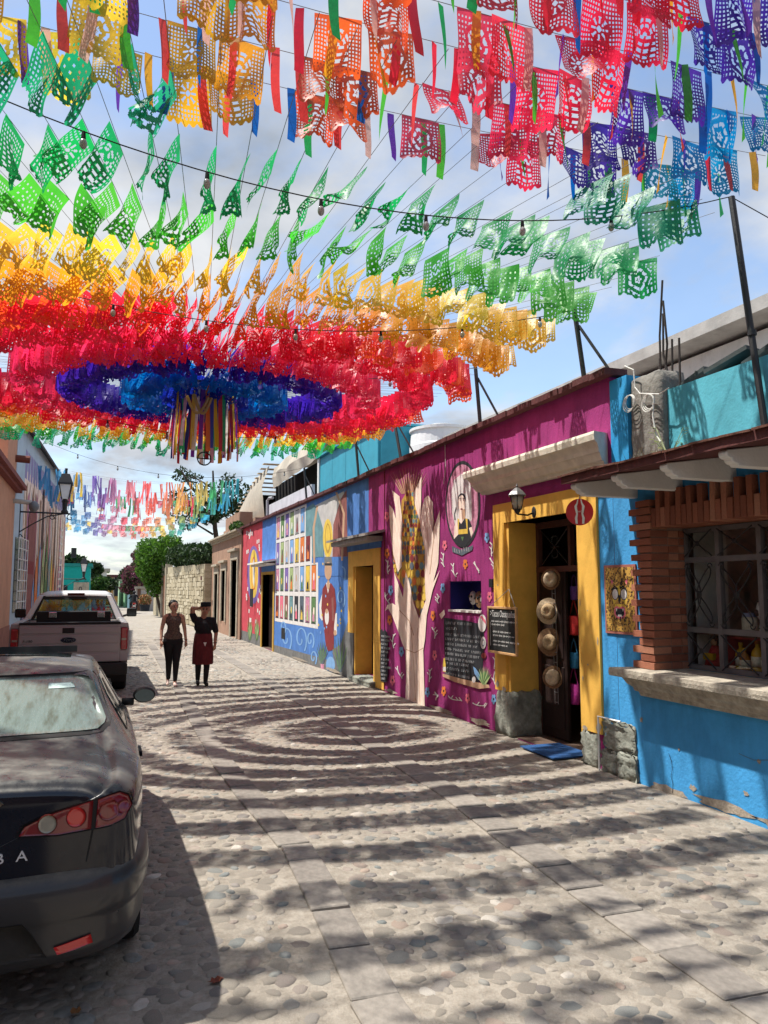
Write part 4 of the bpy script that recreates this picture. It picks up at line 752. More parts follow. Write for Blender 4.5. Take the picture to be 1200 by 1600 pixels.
# hats hanging one below another on the door leaf
STRAW = M('straw_hat', (.46, .33, .19), .85, .25, 40, .5, 120); HBAND = M('hat_band', (.09, .05, .03), .8, .3, 20); PALE = M('pale_straw', (.58, .46, .31), .85, .2, 40, .5, 120); BRN = M('brown_straw', (.26, .15, .08), .85, .25, 40, .5, 120)
m = MB(); hx = xd - .07
for dy in (-.035, .035): m.tube([(hx + .045, 8.27 + dy, 2.06), (hx + .045, 8.25 + dy, .45)], .004, 4)
for k in range(13): m.tube([(hx + .045, 8.225, .47 + k * .12), (hx + .045, 8.295, .47 + k * .12)], .004, 4)
tag(m.build('cord_ladder', None, WIREL, loc=(hx, 8.24, .45)), 'pale cord ladder hung on the dark door carrying the hats', 'cord ladder')
for i, (vv, mt, bm_, wr, tl, lab) in enumerate(((905, BRN, PALE, .80, .5, 'topmost straw hat with dark brim on the cord ladder'), (955, PALE, STRAW, 1.0, .1, 'pale straw hat with a wide brim, second from the top on the cord ladder'), (1003, BRN, STRAW, 1.05, -.2, 'brown straw hat with a wide brim, third from the top on the cord ladder'), (1057, BRN, PALE, .85, .4, 'lowest straw hat with dark brim on the cord ladder'))):
    pz = atx(855, vv, hx - .02).z; py = 8.27 + (-.02, .05, .03, -.02)[i]
    t = thing('straw_hat', (hx, py, pz - .14), lab, 'hat', 'straw hats in the doorway')
    m = MB(); ang = Matrix.Rotation(R(46), 3, 'Z') @ Matrix.Rotation(R(tl * 30), 3, 'X')
    def hp(prof, n=22, sy=1.0, sz=1.12):
        vs = []; fs = []
        for r_, h_ in prof:
            for k in range(n):
                a = 2 * math.pi * k / n; wv = .02 * math.cos(2 * a) if r_ > .1 else 0; vs.append(Vector((hx, py, pz)) + ang @ Vector((-(h_ + wv), r_ * math.cos(a) * sy, r_ * math.sin(a) * sz)))
        for q in range(len(prof) - 1):
            for k in range(n): fs.append((q * n + k, q * n + (k + 1) % n, (q + 1) * n + (k + 1) % n, (q + 1) * n + k))
        return vs, fs + [tuple(range((len(prof) - 1) * n, len(prof) * n))]
    vs, fs = hp([(.148 * wr, .0), (.12 * wr, .004), (.088, .008)]); m.add(vs, fs[:-1]); m.build('brim', t, mt, smooth=True)
    m = MB(); vs, fs = hp([(.09, .006), (.086, .05), (.078, .085), (.05, .10), (.02, .085)]); m.add(vs, fs); m.build('crown', t, bm_, smooth=True)
    m = MB(); vs, fs = hp([(.0925, .008), (.0905, .03)]); m.add(vs, fs[:-1]); m.build('band', t, HBAND, smooth=True)
# woven bags inside the open half of the door
for i, (vv, c, s, lab) in enumerate(((925, (.12, .05, .25), .8, 'purple woven bag hanging highest in the dark doorway'), (975, (.5, .03, .03), 1.1, 'red woven bag hanging in the dark doorway'), (1030, (.03, .2, .4), .9, 'blue and red striped bag hanging in the doorway above the pink one'), (1082, (.42, .03, .25), 1.15, 'pink woven bag hanging lowest in the doorway'))):
    q = atx(897, vv, xd + .12); t = thing('woven_bag', (q.x, q.y, q.z - .12 * s), lab, 'bag', 'woven bags in the doorway'); m = MB(); vs = []
    for zz, ww in ((-.12, .07), (-.10, .085), (.03, .10), (.09, .085)):
        for k in range(14): a = 2 * math.pi * k / 14; vs.append((q.x + .045 * s * math.cos(a), q.y + ww * s * math.sin(a), q.z + zz * s))
    m.add(vs, [(j * 14 + k, j * 14 + (k + 1) % 14, (j + 1) * 14 + (k + 1) % 14, (j + 1) * 14 + k) for j in range(3) for k in range(14)] + [tuple(range(14))]); m.build('pouch', t, M('bag_%d' % i, c, .8, .35, 30), smooth=True)
    m = MB(); m.tube([(q.x, q.y - .08 * s, q.z + .08 * s), (q.x, q.y - .03, q.z + .22 * s), (q.x, q.y, q.z + .27 * s), (q.x, q.y + .03, q.z + .22 * s), (q.x, q.y + .08 * s, q.z + .08 * s)], .006, 4); m.build('strap', t, M('bag_%d' % i, c))
m = MB()
for yy in (7.86, 7.96): m.tube([(xd + .12, yy, 2.05), (xd + .12, yy, .5)], .004, 4)
tag(m.build('bag_cord', None, WIREL, loc=(xd + .12, 7.9, .5)), 'pair of pale cords with hooks where the bags hang in the doorway', 'cord')
# doormat
m = MB(); q = [atz(838, 1161, .03), atz(878, 1154, .03), atz(922, 1168, .03), atz(880, 1176, .03)]
m.prism([(4.66, 7.35, .018), (5.18, 7.35, .018), (5.18, 8.05, .018), (4.66, 8.05, .018)], (0, 0, .014)); mat_ = m.build('doormat', None, M('mat_blue', (.025, .09, .25), .95, .2, 40, .5, 200), loc=(4.92, 7.7, .018)); tag(mat_, 'flat blue doormat on the paving before the yellow doorway', 'doormat')
# jaguar plaque
def leopard():
    m, n, l, p = new_mat('leopard_print'); p.inputs['Roughness'].default_value = .6; t = n.new('ShaderNodeTexCoord')
    no = n.new('ShaderNodeTexNoise'); no.inputs['Scale'].default_value = 40; l.new(t.outputs['Object'], no.inputs[0]); mi = n.new('ShaderNodeMix'); mi.data_type = 'VECTOR'; mi.inputs[0].default_value = .03; l.new(t.outputs['Object'], mi.inputs[4]); l.new(no.outputs['Color'], mi.inputs[5])
    v = n.new('ShaderNodeTexVoronoi'); v.inputs['Scale'].default_value = 34; l.new(mi.outputs[1], v.inputs[0]); r = n.new('ShaderNodeValToRGB'); e = r.color_ramp.elements; e[0].position = .0; e[0].color = (.35, .17, .03, 1); e[1].position = .26; e[1].color = (.35, .17, .03, 1)
    for ps, c in ((.30, (.025, .015, .01)), (.44, (.025, .015, .01)), (.48, (.52, .30, .06)), (1, (.52, .3, .06))): x = e.new(ps); x.color = (*c, 1)
    l.new(v.outputs['Distance'], r.inputs[0]); l.new(r.outputs[0], p.inputs['Base Color']); return m
LEO = leopard(); jy0, jy1, jz0, jz1 = 6.20, 6.70, 1.40, 2.09
t = thing('jaguar_plaque', (XW - .02, 6.45, 1.40), 'painted plaque of a jaguar face on leopard spots on the blue wall', 'plaque')
B('board', t, M('plaque_border', (.36, .13, .10), .7, .15, 12), (XW - .018, XW - .004, jy0, jy1, jz0, jz1)); B('print', t, LEO, (XW - .0205, XW - .017, jy0 + .025, jy1 - .025, jz0 + .025, jz1 - .025))
def jq(pts): return [(6.45 - a * .19, 1.745 + b * .19) for a, b in pts]
JF = [(PPINK, [(-.62, .75), (-.72, 1.05), (-.40, .95)]), (PPINK, [(.62, .75), (.72, 1.05), (.40, .95)]), (LEO, circ(0, .25, .72, .95)), (PYEL, circ(0, .12, .62, .62)), (LEO, circ(0, -.62, .55, .62)), (PDK, circ(-.36, .28, .29, .32)), (PDK, circ(.36, .28, .29, .32)), (PWHITE, circ(-.36, .27, .23, .27)), (PWHITE, circ(.36, .27, .23, .27)), (PDK, [(-.14, .35), (0, .2), (.14, .35), (.10, -.05), (0, -.2), (-.10, -.05)]), (PYEL, [(-.4, -.25), (.4, -.25), (.45, -.42), (-.45, -.42)]),
      (PPINK, [(-.42, -.42), (-.2, -.35), (0, -.45), (.2, -.35), (.42, -.42), (.48, -.78), (.3, -1.0), (-.3, -1.0), (-.48, -.78)]), (PDK, [(-.34, -.48), (.34, -.48), (.36, -.78), (.2, -.9), (-.2, -.9), (-.36, -.78)]), (PWHITE, [(-.34, -.48), (-.2, -.48), (-.27, -.66)]), (PWHITE, [(.34, -.48), (.2, -.48), (.27, -.66)]), (PWHITE, [(-.2, -.9), (.2, -.9), (.14, -.8), (-.14, -.8)])]
for k in range(16): a = rs.uniform(-.5, .5); b = rs.choice((rs.uniform(.65, 1.05), rs.uniform(-1.15, -.95))); JF.append((PDK, circ(a, b, .05, .06, 7)))
JF += [(PDK, p) for s in (-1, 1) for p in stroke([(s * .62, .5), (s * .35, .68), (s * .1, .56)], .08)]
paint('jaguar_face', t, [(mt, jq(p)) for mt, p in JF], 9, px=False)
# masks in the niche
for i, (yy, mt, sz_, lab) in enumerate(((10.02, PGREYW, .10, 'pale skull mask at the blue end of the wall niche'), (9.83, BRN, .12, 'brown carved mask between two pale masks in the wall niche'), (9.68, PGREYW, .115, 'pale round mask on a stick in the wall niche'), (9.53, PGREYW, .11, 'white mask half hidden by the niche edge'))):
    t = thing('mask', (XW + .15, yy, 1.545), lab, 'mask', 'masks in the wall niche'); zc = 1.72 - (.02 if i == 1 else 0)
    m = MB(); m.ell((XW + .15, yy, zc), .05, sz_ * .8, sz_, 14, 9); m.build('face', t, mt, smooth=True)
    for s in (-1, 1): m = MB(); m.ell((XW + .102, yy + s * sz_ * .34, zc + .02), .015, sz_ * .2, sz_ * .2, 8, 5); m.build('eye', t, BLACK, smooth=True)
    m = MB(); m.box(XW + .098, XW + .106, yy - sz_ * .3, yy + sz_ * .3, zc - sz_ * .55, zc - sz_ * .42); m.build('mouth', t, BLACK)
    m = MB(); m.tube([(XW + .15, yy, 1.546), (XW + .15, yy, zc - sz_ * .9)], .01, 5); m.build('stand', t, IRON)

# ================================================================== ON THE ROOFS, RIGHT
def pole(y, ztop, label, lean=0, x=XW + .06, zb=4.11, brace=.5, r=.028):
    t = thing('canopy_pole', (x, y, zb), label, 'pole', 'dark poles along the roof edge'); top = (x - .05, y + lean, ztop)
    m = MB(); m.tube([(x, y, zb), top], r, 7); m.build('post', t, IRON)
    m = MB(); m.tube([(x + .25, y - .35 if lean >= 0 else y + .35, zb - .15), (x - .02, y + lean * .6, zb + (ztop - zb) * .75)], r * .6, 6); m.build('brace', t, IRON)
    m = MB(); m.box(x - .07, x + .07, y - .07, y + .07, zb, zb + .05); m.build('foot', t, IRON)
pole(7.05, 5.02, 'dark braced pole on the purple roof above the tiled awning', .1)
pole(9.55, 5.08, 'dark braced pole on the purple roof above the doorway cornice', .05)
pole(12.6, 5.1, 'dark braced pole on the roof above the painted hand', .3)
pole(15.0, 5.05, 'dark braced pole on the roof in front of the turquoise hut', .1)
pole(19.3, 5.0, 'dark braced pole on the roof above the painted cards', .1)
t = thing('canopy_pole', (XW + .02, 4.38, 3.0), 'long leaning dark pole rising beside the turquoise parapet', 'pole', 'dark poles along the roof edge')
a = atx(1196, 660, XW + .02); b = atx(1143, 308, XW + .02); m = MB(); m.tube([(a.x, a.y, a.z - .1), b], .027, 8); m.build('post', t, IRON); m = MB(); m.tube([b, (6.2, 4.2, 4.2)], .005, 4); m.build('guy_wire', t, IRON); m = MB(); m.lathe([(.036, -.02), (.036, .02)], a * .62 + b * .38, 8); m.build('clamp', t, IRON)
# rebar, cables, debris on the parapet
t = thing('rebar', (XW + .2, 5.62, 3.74), 'bare steel rods sticking up out of the concrete column', 'rebar'); REB = M('rusty_steel', (.04, .03, .028), .8, .2)
for k, (u0, v0, u1, v1) in enumerate(((1033, 610, 1035, 438), (1038, 610, 1036, 470), (1050, 612, 1036, 490), (1030, 600, 1031, 560), (1051, 612, 1050, 530), (1063, 608, 1061, 528))):
    a = atx(u0, v0, XW + .2); b = atx(u1, v1, XW + .2); c = a.lerp(b, .5) + Vector((0, (.03, -.05, .06, 0, 0, 0)[k], 0)); m = MB(); m.tube([a, a.lerp(c, .5), c, b], .011, 6); m.build('rod', t, REB)
t = thing('cable_coil', (XW - .02, 6.0, 3.2), 'two coils of pale cable hanging on the concrete column', 'cable'); m = MB()
for (u, v, rr) in ((985, 628, .072), (1015, 627, .072)):
    c = atx(u, v, XW - .03)
    for k in range(3): m.tube([(c.x - .012 * k, c.y + (rr + .006 * k) * math.cos(s), c.z + (rr + .006 * k) * math.sin(s) - .01 * k) for s in np.linspace(0, 6.283, 22)], .004, 5)
m.build('coil', t, WHITE)
m = MB(); m.tube([atx(u, v, XW - .04) for u, v in ((976, 572), (990, 578), (992, 605), (1000, 615), (1030, 616), (1045, 606))], .007, 5); m.tube([atx(u, v, XW - .04) for u, v in ((1022, 620), (1020, 650), (1025, 680), (1032, 690))], .007, 5); m.build('tail', t, WHITE)
t = thing('roof_debris', (XW + .3, 5.2, 3.74), 'dark folded sheets and scrap lying behind the turquoise parapet', 'debris')
m = MB()
for k in range(6):
    c = Vector((XW + .4 + .1 * (k % 2), 5.65 - .22 * k, 3.80 + .03 * (k % 3))); m.boxm(Matrix.Translation(c) @ Matrix.Rotation(rs.uniform(-.3, .3), 4, 'X') @ Matrix.Rotation(rs.uniform(-.3, .3), 4, 'Z'), .4, .45, .04)
m.build('sheet', t, M('tar_sheet', (.05, .06, .06), .7, .3))
for i, (u, v, lab, hh) in enumerate(((1045, 690, 'small pale-leaved plant growing at the foot of the turquoise parapet', .32), (1005, 700, 'tuft of dry grass growing on the awning beside the concrete column', .22))):
    c = atx(u, v, XW - .05); t = thing('parapet_plant', (c.x, c.y, 3.03), lab, 'plant'); m = MB()
    if i == 0:
        for k in range(16): a = rs.uniform(0, 6.3); h = rs.uniform(.05, hh); p0 = Vector((c.x + .1 * math.cos(a), c.y + .16 * math.sin(a), 3.05 + h)); q_ = Vector((math.cos(a), math.sin(a), rs.uniform(-.3, .4))) * .06; e = Vector((-math.sin(a), math.cos(a), 0)) * .025; m.add([p0, p0 + q_ * .5 + e, p0 + q_, p0 + q_ * .5 - e], [(0, 1, 2, 3)]); m.tube([(c.x, c.y, 3.04), p0], .003, 3, caps=False)
        m.build('leaves', t, island_mat('variegated_leaf', [(0, (.25, .35, .12)), (1, (.55, .6, .35))], .5, 0, trans=.3))
    else:
        for k in range(60): a = rs.uniform(0, 6.3); b_ = Vector((c.x + rs.uniform(-.05, .1), c.y + rs.uniform(-.2, .2), 3.03)); tp = b_ + Vector((.08 * math.cos(a), .12 * math.sin(a), rs.uniform(.08, hh))); e = Vector((0, .006, 0)); m.add([b_ - e, b_ + e, tp], [(0, 1, 2)])
        m.build('blades', t, island_mat('dry_grass', [(0, (.16, .12, .05)), (.7, (.3, .24, .12)), (1, (.2, .05, .03))], .8, 0, trans=.2))
# grey house behind with a concrete roof slab
GW = M('weathered_white_wall', (.58, .56, .53), .9, .12, 2, .2, 30, dirt=(.12, .12, .12), dirt_scale=2.2, dirt_amt=.55); CONC = M('roof_slab_concrete', (.36, .345, .32), .9, .2, 3, .2)
t = thing('slab_roof_house', (9, 10, 0), 'weathered white house behind with a wide concrete roof slab', 'house')
B('wall', t, GW, (7.38, 13, 2.5, 15.5, 0, 4.95)); m = MB(); m.prism([(7.0, 2, 5.03), (7.0, 16, 5.03), (14, 16, 4.96), (14, 2, 4.96)], (0, 0, .16)); m.build('roof_slab', t, CONC); B('brick_patch', t, M('bare_brick', (.3, .13, .07), .9, .4, 20), (7.366, 7.385, 7.45, 7.95, 4.25, 4.36))
# water tank
t = thing('water_tank', (7.3, 15.9, 3.98), 'white round water tank on the roof', 'water tank'); TK = M('tank_white', (.70, .70, .69), .6, .06, 2)
m = MB(); m.lathe([(.74, 0), (.76, .05), (.76, .5), (.745, .52), (.745, .58), (.76, .6), (.76, 1.1), (.74, 1.14), (.72, 1.43), (.76, 1.44), (.76, 1.50), (.3, 1.56)], (7.3, 15.9, 3.98), 32); m.build('barrel', t, TK, smooth=False); m = MB(); m.lathe([(.3, 1.555), (.3, 1.62), (.05, 1.65)], (7.3, 15.9, 3.98), 20); m.build('lid', t, TK)
# turquoise roof hut
t = thing('roof_hut', (6.6, 18.8, 3.98), 'turquoise metal hut on the roof with a white corner post', 'hut'); TQ = M('hut_turquoise', (.04, .30, .40), .6, .1, 3)
for i in range(8): B('wall_panel', t, TQ, (5.9 + .004 * (i % 2), 5.95, 16.4 + .62 * i, 16.4 + .62 * i + .61, 4.55, 5.62))
B('wall_panel', t, TQ, (5.96, 8, 21.37, 21.42, 3.98, 5.62)); B('wall_panel', t, TQ, (5.96, 8, 16.36, 16.40, 3.98, 5.62)); B('plinth', t, CONC, (5.92, 8, 16.41, 21.36, 3.98, 4.545)); B('corner_post', t, WHITE, (5.86, 5.90, 21.36, 21.50, 3.98, 5.66)); B('roof', t, TQ, (5.8, 8.1, 16.3, 21.5, 5.63, 5.68))
# canvas shelter further on: black sheets standing for the dark space, canvas, slatted roof
CANV = M('canvas', (.46, .41, .33), .9, .12, 3, .3, 12); DKS = M('dark_space_black', (.012, .011, .011), .95, .2)
t = thing('canvas_shelter', (6.5, 26, 3.98), 'roof terrace shelter of pale canvas over a dark space', 'shelter')
a0, a1 = atx(500, 735, 5.9), atx(415, 748, 5.9)
B('dark_space', t, DKS, (6.6, 6.65, 21.6, 30.5, 3.99, 6.0), (5.95, 6.59, 30.45, 30.5, 3.99, 5.6)); B('post', t, IRON, (5.90, 5.96, 27.3, 27.36, 3.99, 6.2)); B('post', t, IRON, (5.90, 5.96, 21.62, 21.68, 3.99, 6.2))
m = MB(); nn = 24
top = [(5.85, 21.6 + 5.8 * i / nn, 6.28 + .05 * math.sin(i * .5)) for i in range(nn + 1)]; mid = [(5.75 + .05 * math.sin(i * .9), 21.6 + 5.8 * i / nn, 5.92 + .05 * math.cos(i * .7)) for i in range(nn + 1)]; bot = [(5.82, 21.6 + 5.8 * i / nn, 5.62 - .15 * i / nn + .02 * math.cos(i * 1.1)) for i in range(nn + 1)]
bk = [(7.6, 21.6 + 5.8 * i / nn, 6.35) for i in range(nn + 1)]
for r0, r1 in ((bk, top), (top, mid), (mid, bot)): m.add(r0 + r1, [(i, i + 1, nn + 1 + i + 1, nn + 1 + i) for i in range(nn)])
m.build('canvas', t, CANV, smooth=True)
m = MB(); P_ = [[(5.7, 27.5, 6.35), (5.6, 30, 6.1), (5.55, 33.0, 5.2)], [(5.5, 27.9, 5.6), (5.4, 30.2, 5.0), (5.35, 32.3, 4.7)], [(5.75, 28.6, 4.55), (5.5, 30.4, 4.3), (5.4, 32, 4.5)]]
m.add([p for r_ in P_ for p in r_], [(j * 3 + i, j * 3 + i + 1, (j + 1) * 3 + i + 1, (j + 1) * 3 + i) for j in range(2) for i in range(2)]); m.build('canvas_side', t, CANV, smooth=True)
SLW = M('slat_wood', (.55, .45, .30), .8, .15, 8)
for k in range(13):
    f = k / 12; B('roof_slat', t, SLW, (5.5, 7.0, 27.6 + 6.2 * f, 27.6 + 6.2 * f + .30, 6.42 - 1.25 * f - .012, 6.42 - 1.25 * f + .012))
B('pale_wall', t, M('pale_grey_wall', (.55, .56, .58), .8), (5.5, 5.6, 20.8, 26.6, 3.99, 4.78)); m = MB(); m.tube([(5.45, 26.6, 4.0), (5.45, 26.62, 4.95), (5.5, 26.5, 5.02), (5.55, 26.2, 5.0)], .05, 8); m.build('vent_pipe', t, M('pipe_grey', (.4, .4, .4), .5))

# ================================================================== RIGHT SIDE, FURTHER ON
OCH = M('ochre_brown_wall', (.36, .22, .15), .9, .15, 2, .2, 30, dirt=(.22, .14, .1), dirt_amt=.5); OST = M('old_carved_stone', (.42, .37, .28), .9, .2, 6, .3, dirt=(.2, .18, .14), dirt_scale=4, dirt_amt=.5); DGN = M('old_green_door', (.13, .15, .11), .8, .2, 6)
XO = 4.86
t = thing('brown_house', (XO, 32, 0), 'old brown plastered house with carved stone doorways and a moulded cornice', 'house')
D1 = (29.05, 30.35, 0, 2.95); D2 = (31.9, 32.9, .5, 2.6)
D3 = (34.0, 35.0, 0, 2.5)
m = MB(); wall_cells(m, XO, XO + .5, [28.36, 36.2] + [k for d in (D1, D2, D3) for k in d[:2]], [-.02, 4.0] + [k for d in (D1, D2, D3) for k in d[2:]], lambda y, z: not any(d[0] < y < d[1] and d[2] < z < d[3] for d in (D1, D2, D3))); m.build('wall', t, OCH)
B('upper_wall', t, OCH, (XO + .5, 9, 28.37, 36.2, 3.9, 4.5), (XO + .02, XO + .5, 28.9, 32.4, 4.001, 4.75)); B('roof', t, CONC, (XO + .5, 9, 28.37, 36.2, 3.75, 3.89)); B('back_wall', t, OCH, (XO + .5, 9, 36.0, 36.2, -.02, 3.74))
for d in (D1, D2, D3):
    B('stone_frame', t, OST, (XO - .05, XO + .3, d[0] - .22, d[0], d[2], d[3]), (XO - .0505, XO + .3, d[1], d[1] + .22, d[2], d[3]), (XO - .052, XO + .3, d[0] - .24, d[1] + .24, d[3] + .001, d[3] + .32), (XO - .16, XO + .1, d[0] - .32, d[1] + .32, d[3] + .321, d[3] + .42), bevel=.01)
    B('door_leaf', t, DGN, (XO + .3, XO + .35, d[0], (d[0] + d[1]) / 2 - .01, d[2], d[3]), (XO + .3, XO + .35, (d[0] + d[1]) / 2 + .01, d[1], d[2], d[3]))
    B('door_panel', t, DGN, *[(XO + .28, XO + .301, d[0] + .1 + s * (d[1] - d[0]) / 2, d[0] + .1 + s * (d[1] - d[0]) / 2 + (d[1] - d[0]) / 2 - .22, za, za + .6) for s in (0, 1) for za in (d[2] + .2, d[2] + 1.0)])
B('cornice', t, OST, (XO - .06, XO + .3, 28.36, 36.2, 3.84, 3.93), (XO - .14, XO + .3, 28.36, 36.2, 3.931, 3.99), (XO - .22, XO + .3, 28.36, 36.2, 3.991, 4.06))
m = MB(); leaves(m, [(XO - .05, 29.2, 4.2, .25, .8, .2)], 500, .06, seed=3); tag(m.build('roof_weeds', None, LEAFM, loc=(XO, 29.2, 4.06)), 'green weeds growing along the cornice of the brown house', 'weeds')
# stone wall
SW = M('pale_wall_mortar', (.40, .345, .235), .95, .2, 4, .3); PST = island_mat('pale_stone_block', [(0, (.36, .30, .19)), (.5, (.50, .43, .29)), (1, (.60, .53, .38))], .92, .5, 18)
t = thing('stone_wall', (4.4, 45, 0), 'long pale rubble stone garden wall beside the brown house', 'wall')
def wl(y): return np.interp(y, [36.2, 58], [4.55, 3.7])
m = MB(); m.add([(wl(36.2), 36.22, 0), (wl(58), 58, 0), (wl(58) + .5, 58, 0), (wl(36.2) + .5, 36.22, 0), (wl(36.2), 36.22, 3.0), (wl(58), 58, 3.3), (wl(58) + .5, 58, 3.3), (wl(36.2) + .5, 36.22, 3.0)], [(0, 1, 5, 4), (4, 5, 6, 7), (0, 4, 7, 3), (1, 2, 6, 5), (2, 3, 7, 6)]); m.build('core', t, SW)
bs = MB(); bs.box(-.5, .5, -.5, .5, -.5, .5); b0 = bs.build('stone_block', None, PST); sbm = b0.data; bpy.data.objects.remove(b0)
z = .02; sl = math.atan2(4.55 - 3.7, 21.8)
while z < 2.9:
    hh = rs.uniform(.15, .30); y = 36.3
    while y < 50:
        ln = rs.uniform(.4, 1.0); 
        if z + hh < 3.0: mesh_obj('stone_block', sbm, t, (wl(y + ln / 2) - 4.4 + .05, y + ln / 2 - 45, z + hh / 2), (rs.uniform(-.08, .08), 0, sl + rs.uniform(-.02, .02)), (.16 + rs.uniform(0, .06), ln - rs.uniform(.01, .06), hh - rs.uniform(.0, .05)))
        y += ln
    z += hh
for k in range(10): mesh_obj('stone_block', sbm, t, (wl(36.2) - 4.4 + .25, 36.24 - 45, .16 + .29 * k), (0, 0, 0), (.52, .06, .26))
B('wooden_gate', t, M('gate_brown', (.2, .09, .05), .8, .2), (wl(51.5) - .06, wl(51.5) + .1, 50.6, 52.2, 0, 2.7)); B('gate_post', t, OST, (wl(50) - .12, wl(50) + .3, 50.2, 50.58, 0, 3.4), (wl(52.5) - .12, wl(52.5) + .3, 52.22, 52.6, 0, 3.4))
m = MB(); m.box(4.35, 4.38, 35.85, 36.2, 2.25, 2.42); tag(m.build('street_name_plate', None, M('plate_maroon', (.12, .03, .03), .6), loc=(4.36, 36, 2.25)), 'small maroon plate on the corner of the pale stone wall', 'plate')
# plants over the wall
def bush(name, label, blobs, n, size, mat, base, cat='bush', stem=None, group=None, seed=1):
    t = thing(name, base, label, cat, group); m = MB(); leaves(m, blobs, n, size, seed=seed); m.build('crown', t, mat, fix=False)
    m = MB()
    for b in blobs[:4]: m.tube([Vector(base), Vector(base).lerp(Vector(b[:3]), .5) + Vector((rs.uniform(-.2, .2), 0, .1)), Vector(b[:3])], [.09, .05, .02], 6)
    m.build('trunk', t, BARK); return t
bush('hanging_vine', 'dark green vine hanging over the top of the pale stone wall', [(4.7, 38, 3.5, .6, 2.0, .55), (4.6, 42, 3.65, .7, 2.4, .6), (4.4, 46, 3.75, .8, 2.4, .65)], 4200, .13, LEAFD, (4.95, 42, 3.0), seed=5, cat='vine')
q = aty(237, 910, 53); bush('street_bush', 'bright green bushy tree overhanging the stone wall and street', [(q.x, 53, 3.6, 1.1, 1.4, 1.6), (q.x + .3, 53, 2.4, .8, 1.1, 1.1), (q.x - .3, 54, 4.4, .8, 1.0, .9), (q.x + .9, 51.5, 4.6, 1.0, 1.2, .8)], 5200, .13, LEAFB, (q.x + .7, 53, .0), 'tree', seed=6)
q = aty(235, 868, 56); bush('bougainvillea', 'pink bougainvillea spilling above the bright green tree', [(q.x, 56, q.z, 1.3, 1.2, .7), (q.x - .5, 56, q.z - .8, .8, 1, .6)], 1700, .13, BOUG, (q.x + .4, 56, 3.2), 'bush', seed=7)
q = aty(205, 905, 70); bush('bougainvillea', 'dusky pink bougainvillea crown overhanging the far bend of the street', [(q.x + .3, 70, q.z + .3, 1.1, 1.5, 1.1), (q.x + 1.2, 71, q.z + 1.5, 1.1, 1.4, .9), (q.x, 70, q.z - .7, 1.0, 1.0, .6)], 4200, .17, BOUG, (q.x + 1.4, 70, 0), 'tree', seed=8)
q = aty(190, 900, 90); bush('far_tree', 'dark round tree beyond the bougainvillea at the street bend', [(q.x + .8, 90, q.z, 1.2, 1.6, 1.0), (q.x + .4, 90, q.z - .6, 1.0, 1.2, .9)], 1800, .2, LEAFD, (q.x, 90, 0), 'tree', seed=9)
# airy tree behind the brown house
t = thing('tall_tree', (6.6, 47, 0), 'tall airy dark-leaved tree rising behind the brown house', 'tree'); ct = aty(322, 745, 47); base = Vector((ct.x + 1.2, 47, 0))
m = MB(); m.tube([base, base + Vector((-.2, 0, 3)), Vector((ct.x + .6, 47, 5.5)), Vector((ct.x + .4, 47, 9))], [.25, .2, .14, .05], 8); tips = []
for k in range(16):
    h = rs.uniform(4.5, 8); a = rs.uniform(0, 6.28); s0 = Vector((ct.x + .5, 47, h)); e0 = Vector((ct.x + .3 + 2.1 * math.cos(a), 47 + 1.8 * math.sin(a), h + rs.uniform(.3, 1.4))); m.tube([s0, s0.lerp(e0, .5) + Vector((0, 0, .15)), e0], [.07, .045, .015], 5); tips += [e0, s0.lerp(e0, .65)]
m.tube([aty(325, 790, 46.5), aty(298, 760, 46.5), aty(283, 735, 46.5)], [.1, .09, .05], 6); m.tube([aty(300, 763, 46.5), aty(285, 768, 46.5), aty(268, 778, 46.5)], [.05, .04, .02], 6); m.build('trunk', t, BARK)
m = MB(); leaves(m, [(p.x, p.y, p.z, .62, .62, .5) for p in tips], 3600, .12, seed=12); m.build('crown', t, LEAFD, fix=False)

# ================================================================== LEFT SIDE
SAL = M('salmon_wall', (.52, .26, .16), .9, .12, 1.8, .2, 40, dirt=(.3, .14, .09), dirt_amt=.5)
XL = -2.2
t = thing('salmon_house', (XL, 14, 0), 'salmon plastered house with a dark red moulded cornice behind the pickup', 'house')
B('wall', t, SAL, (-8, XL, 6.0, 22.6, -.02, 4.75)); B('parapet', t, SAL, (-8, XL - .001, 20.5, 22.599, 4.751, 5.9)); B('cornice', t, M('cornice_red', (.20, .05, .04), .85, .15, 6), (XL - .3, XL + .16, 6.0, 22.75, 4.42, 4.5), (XL - .3, XL + .26, 6.0, 22.8, 4.501, 4.62)); B('base_band', t, M('salmon_base', (.3, .12, .08), .9, .2), (XL - .3, XL + .02, 6.0, 22.61, -.02, .9))
m = MB(); m.tube([(XL - .1, 22.3, 5.3), (XL + .35, 22.3, 5.28)], .10, 10); m.build('rain_spout', t, M('spout_clay', (.16, .05, .035), .8))
PB = Vector((XL, 22.65, 0)); DB = Vector((.043, 1, 0)).normalized(); NB = Vector((1, -.043, 0)).normalized()
def LP(s, z, off=0): p = PB + DB * s + NB * off; return Vector((p.x, p.y, z))
SKYB = M('pale_blue_wall', (.42, .52, .60), .9, .1, 1.5, .15, 30)
t = thing('mural_house', LP(7, 0), 'tall pale blue house with a coloured village mural along its street side', 'house')
m = MB(); Z1 = 6.55; Ls = 15.2
m.prism([LP(0, 0), LP(Ls, 0), LP(Ls, 0, -6), LP(0, 0, -6)], (0, 0, Z1)); m.build('wall', t, SKYB)
for k in range(30):
    s = k * .507; m = MB(); m.prism([LP(s, Z1 - .25, .22), LP(s + .47, Z1 - .25, .22), LP(s + .47, Z1 + .12, -.3), LP(s, Z1 + .12, -.3)], (0, 0, .09)); m.build('roof_tile', t, M('roof_tile_dark', (.06, .05, .05), .85, .3, 8))
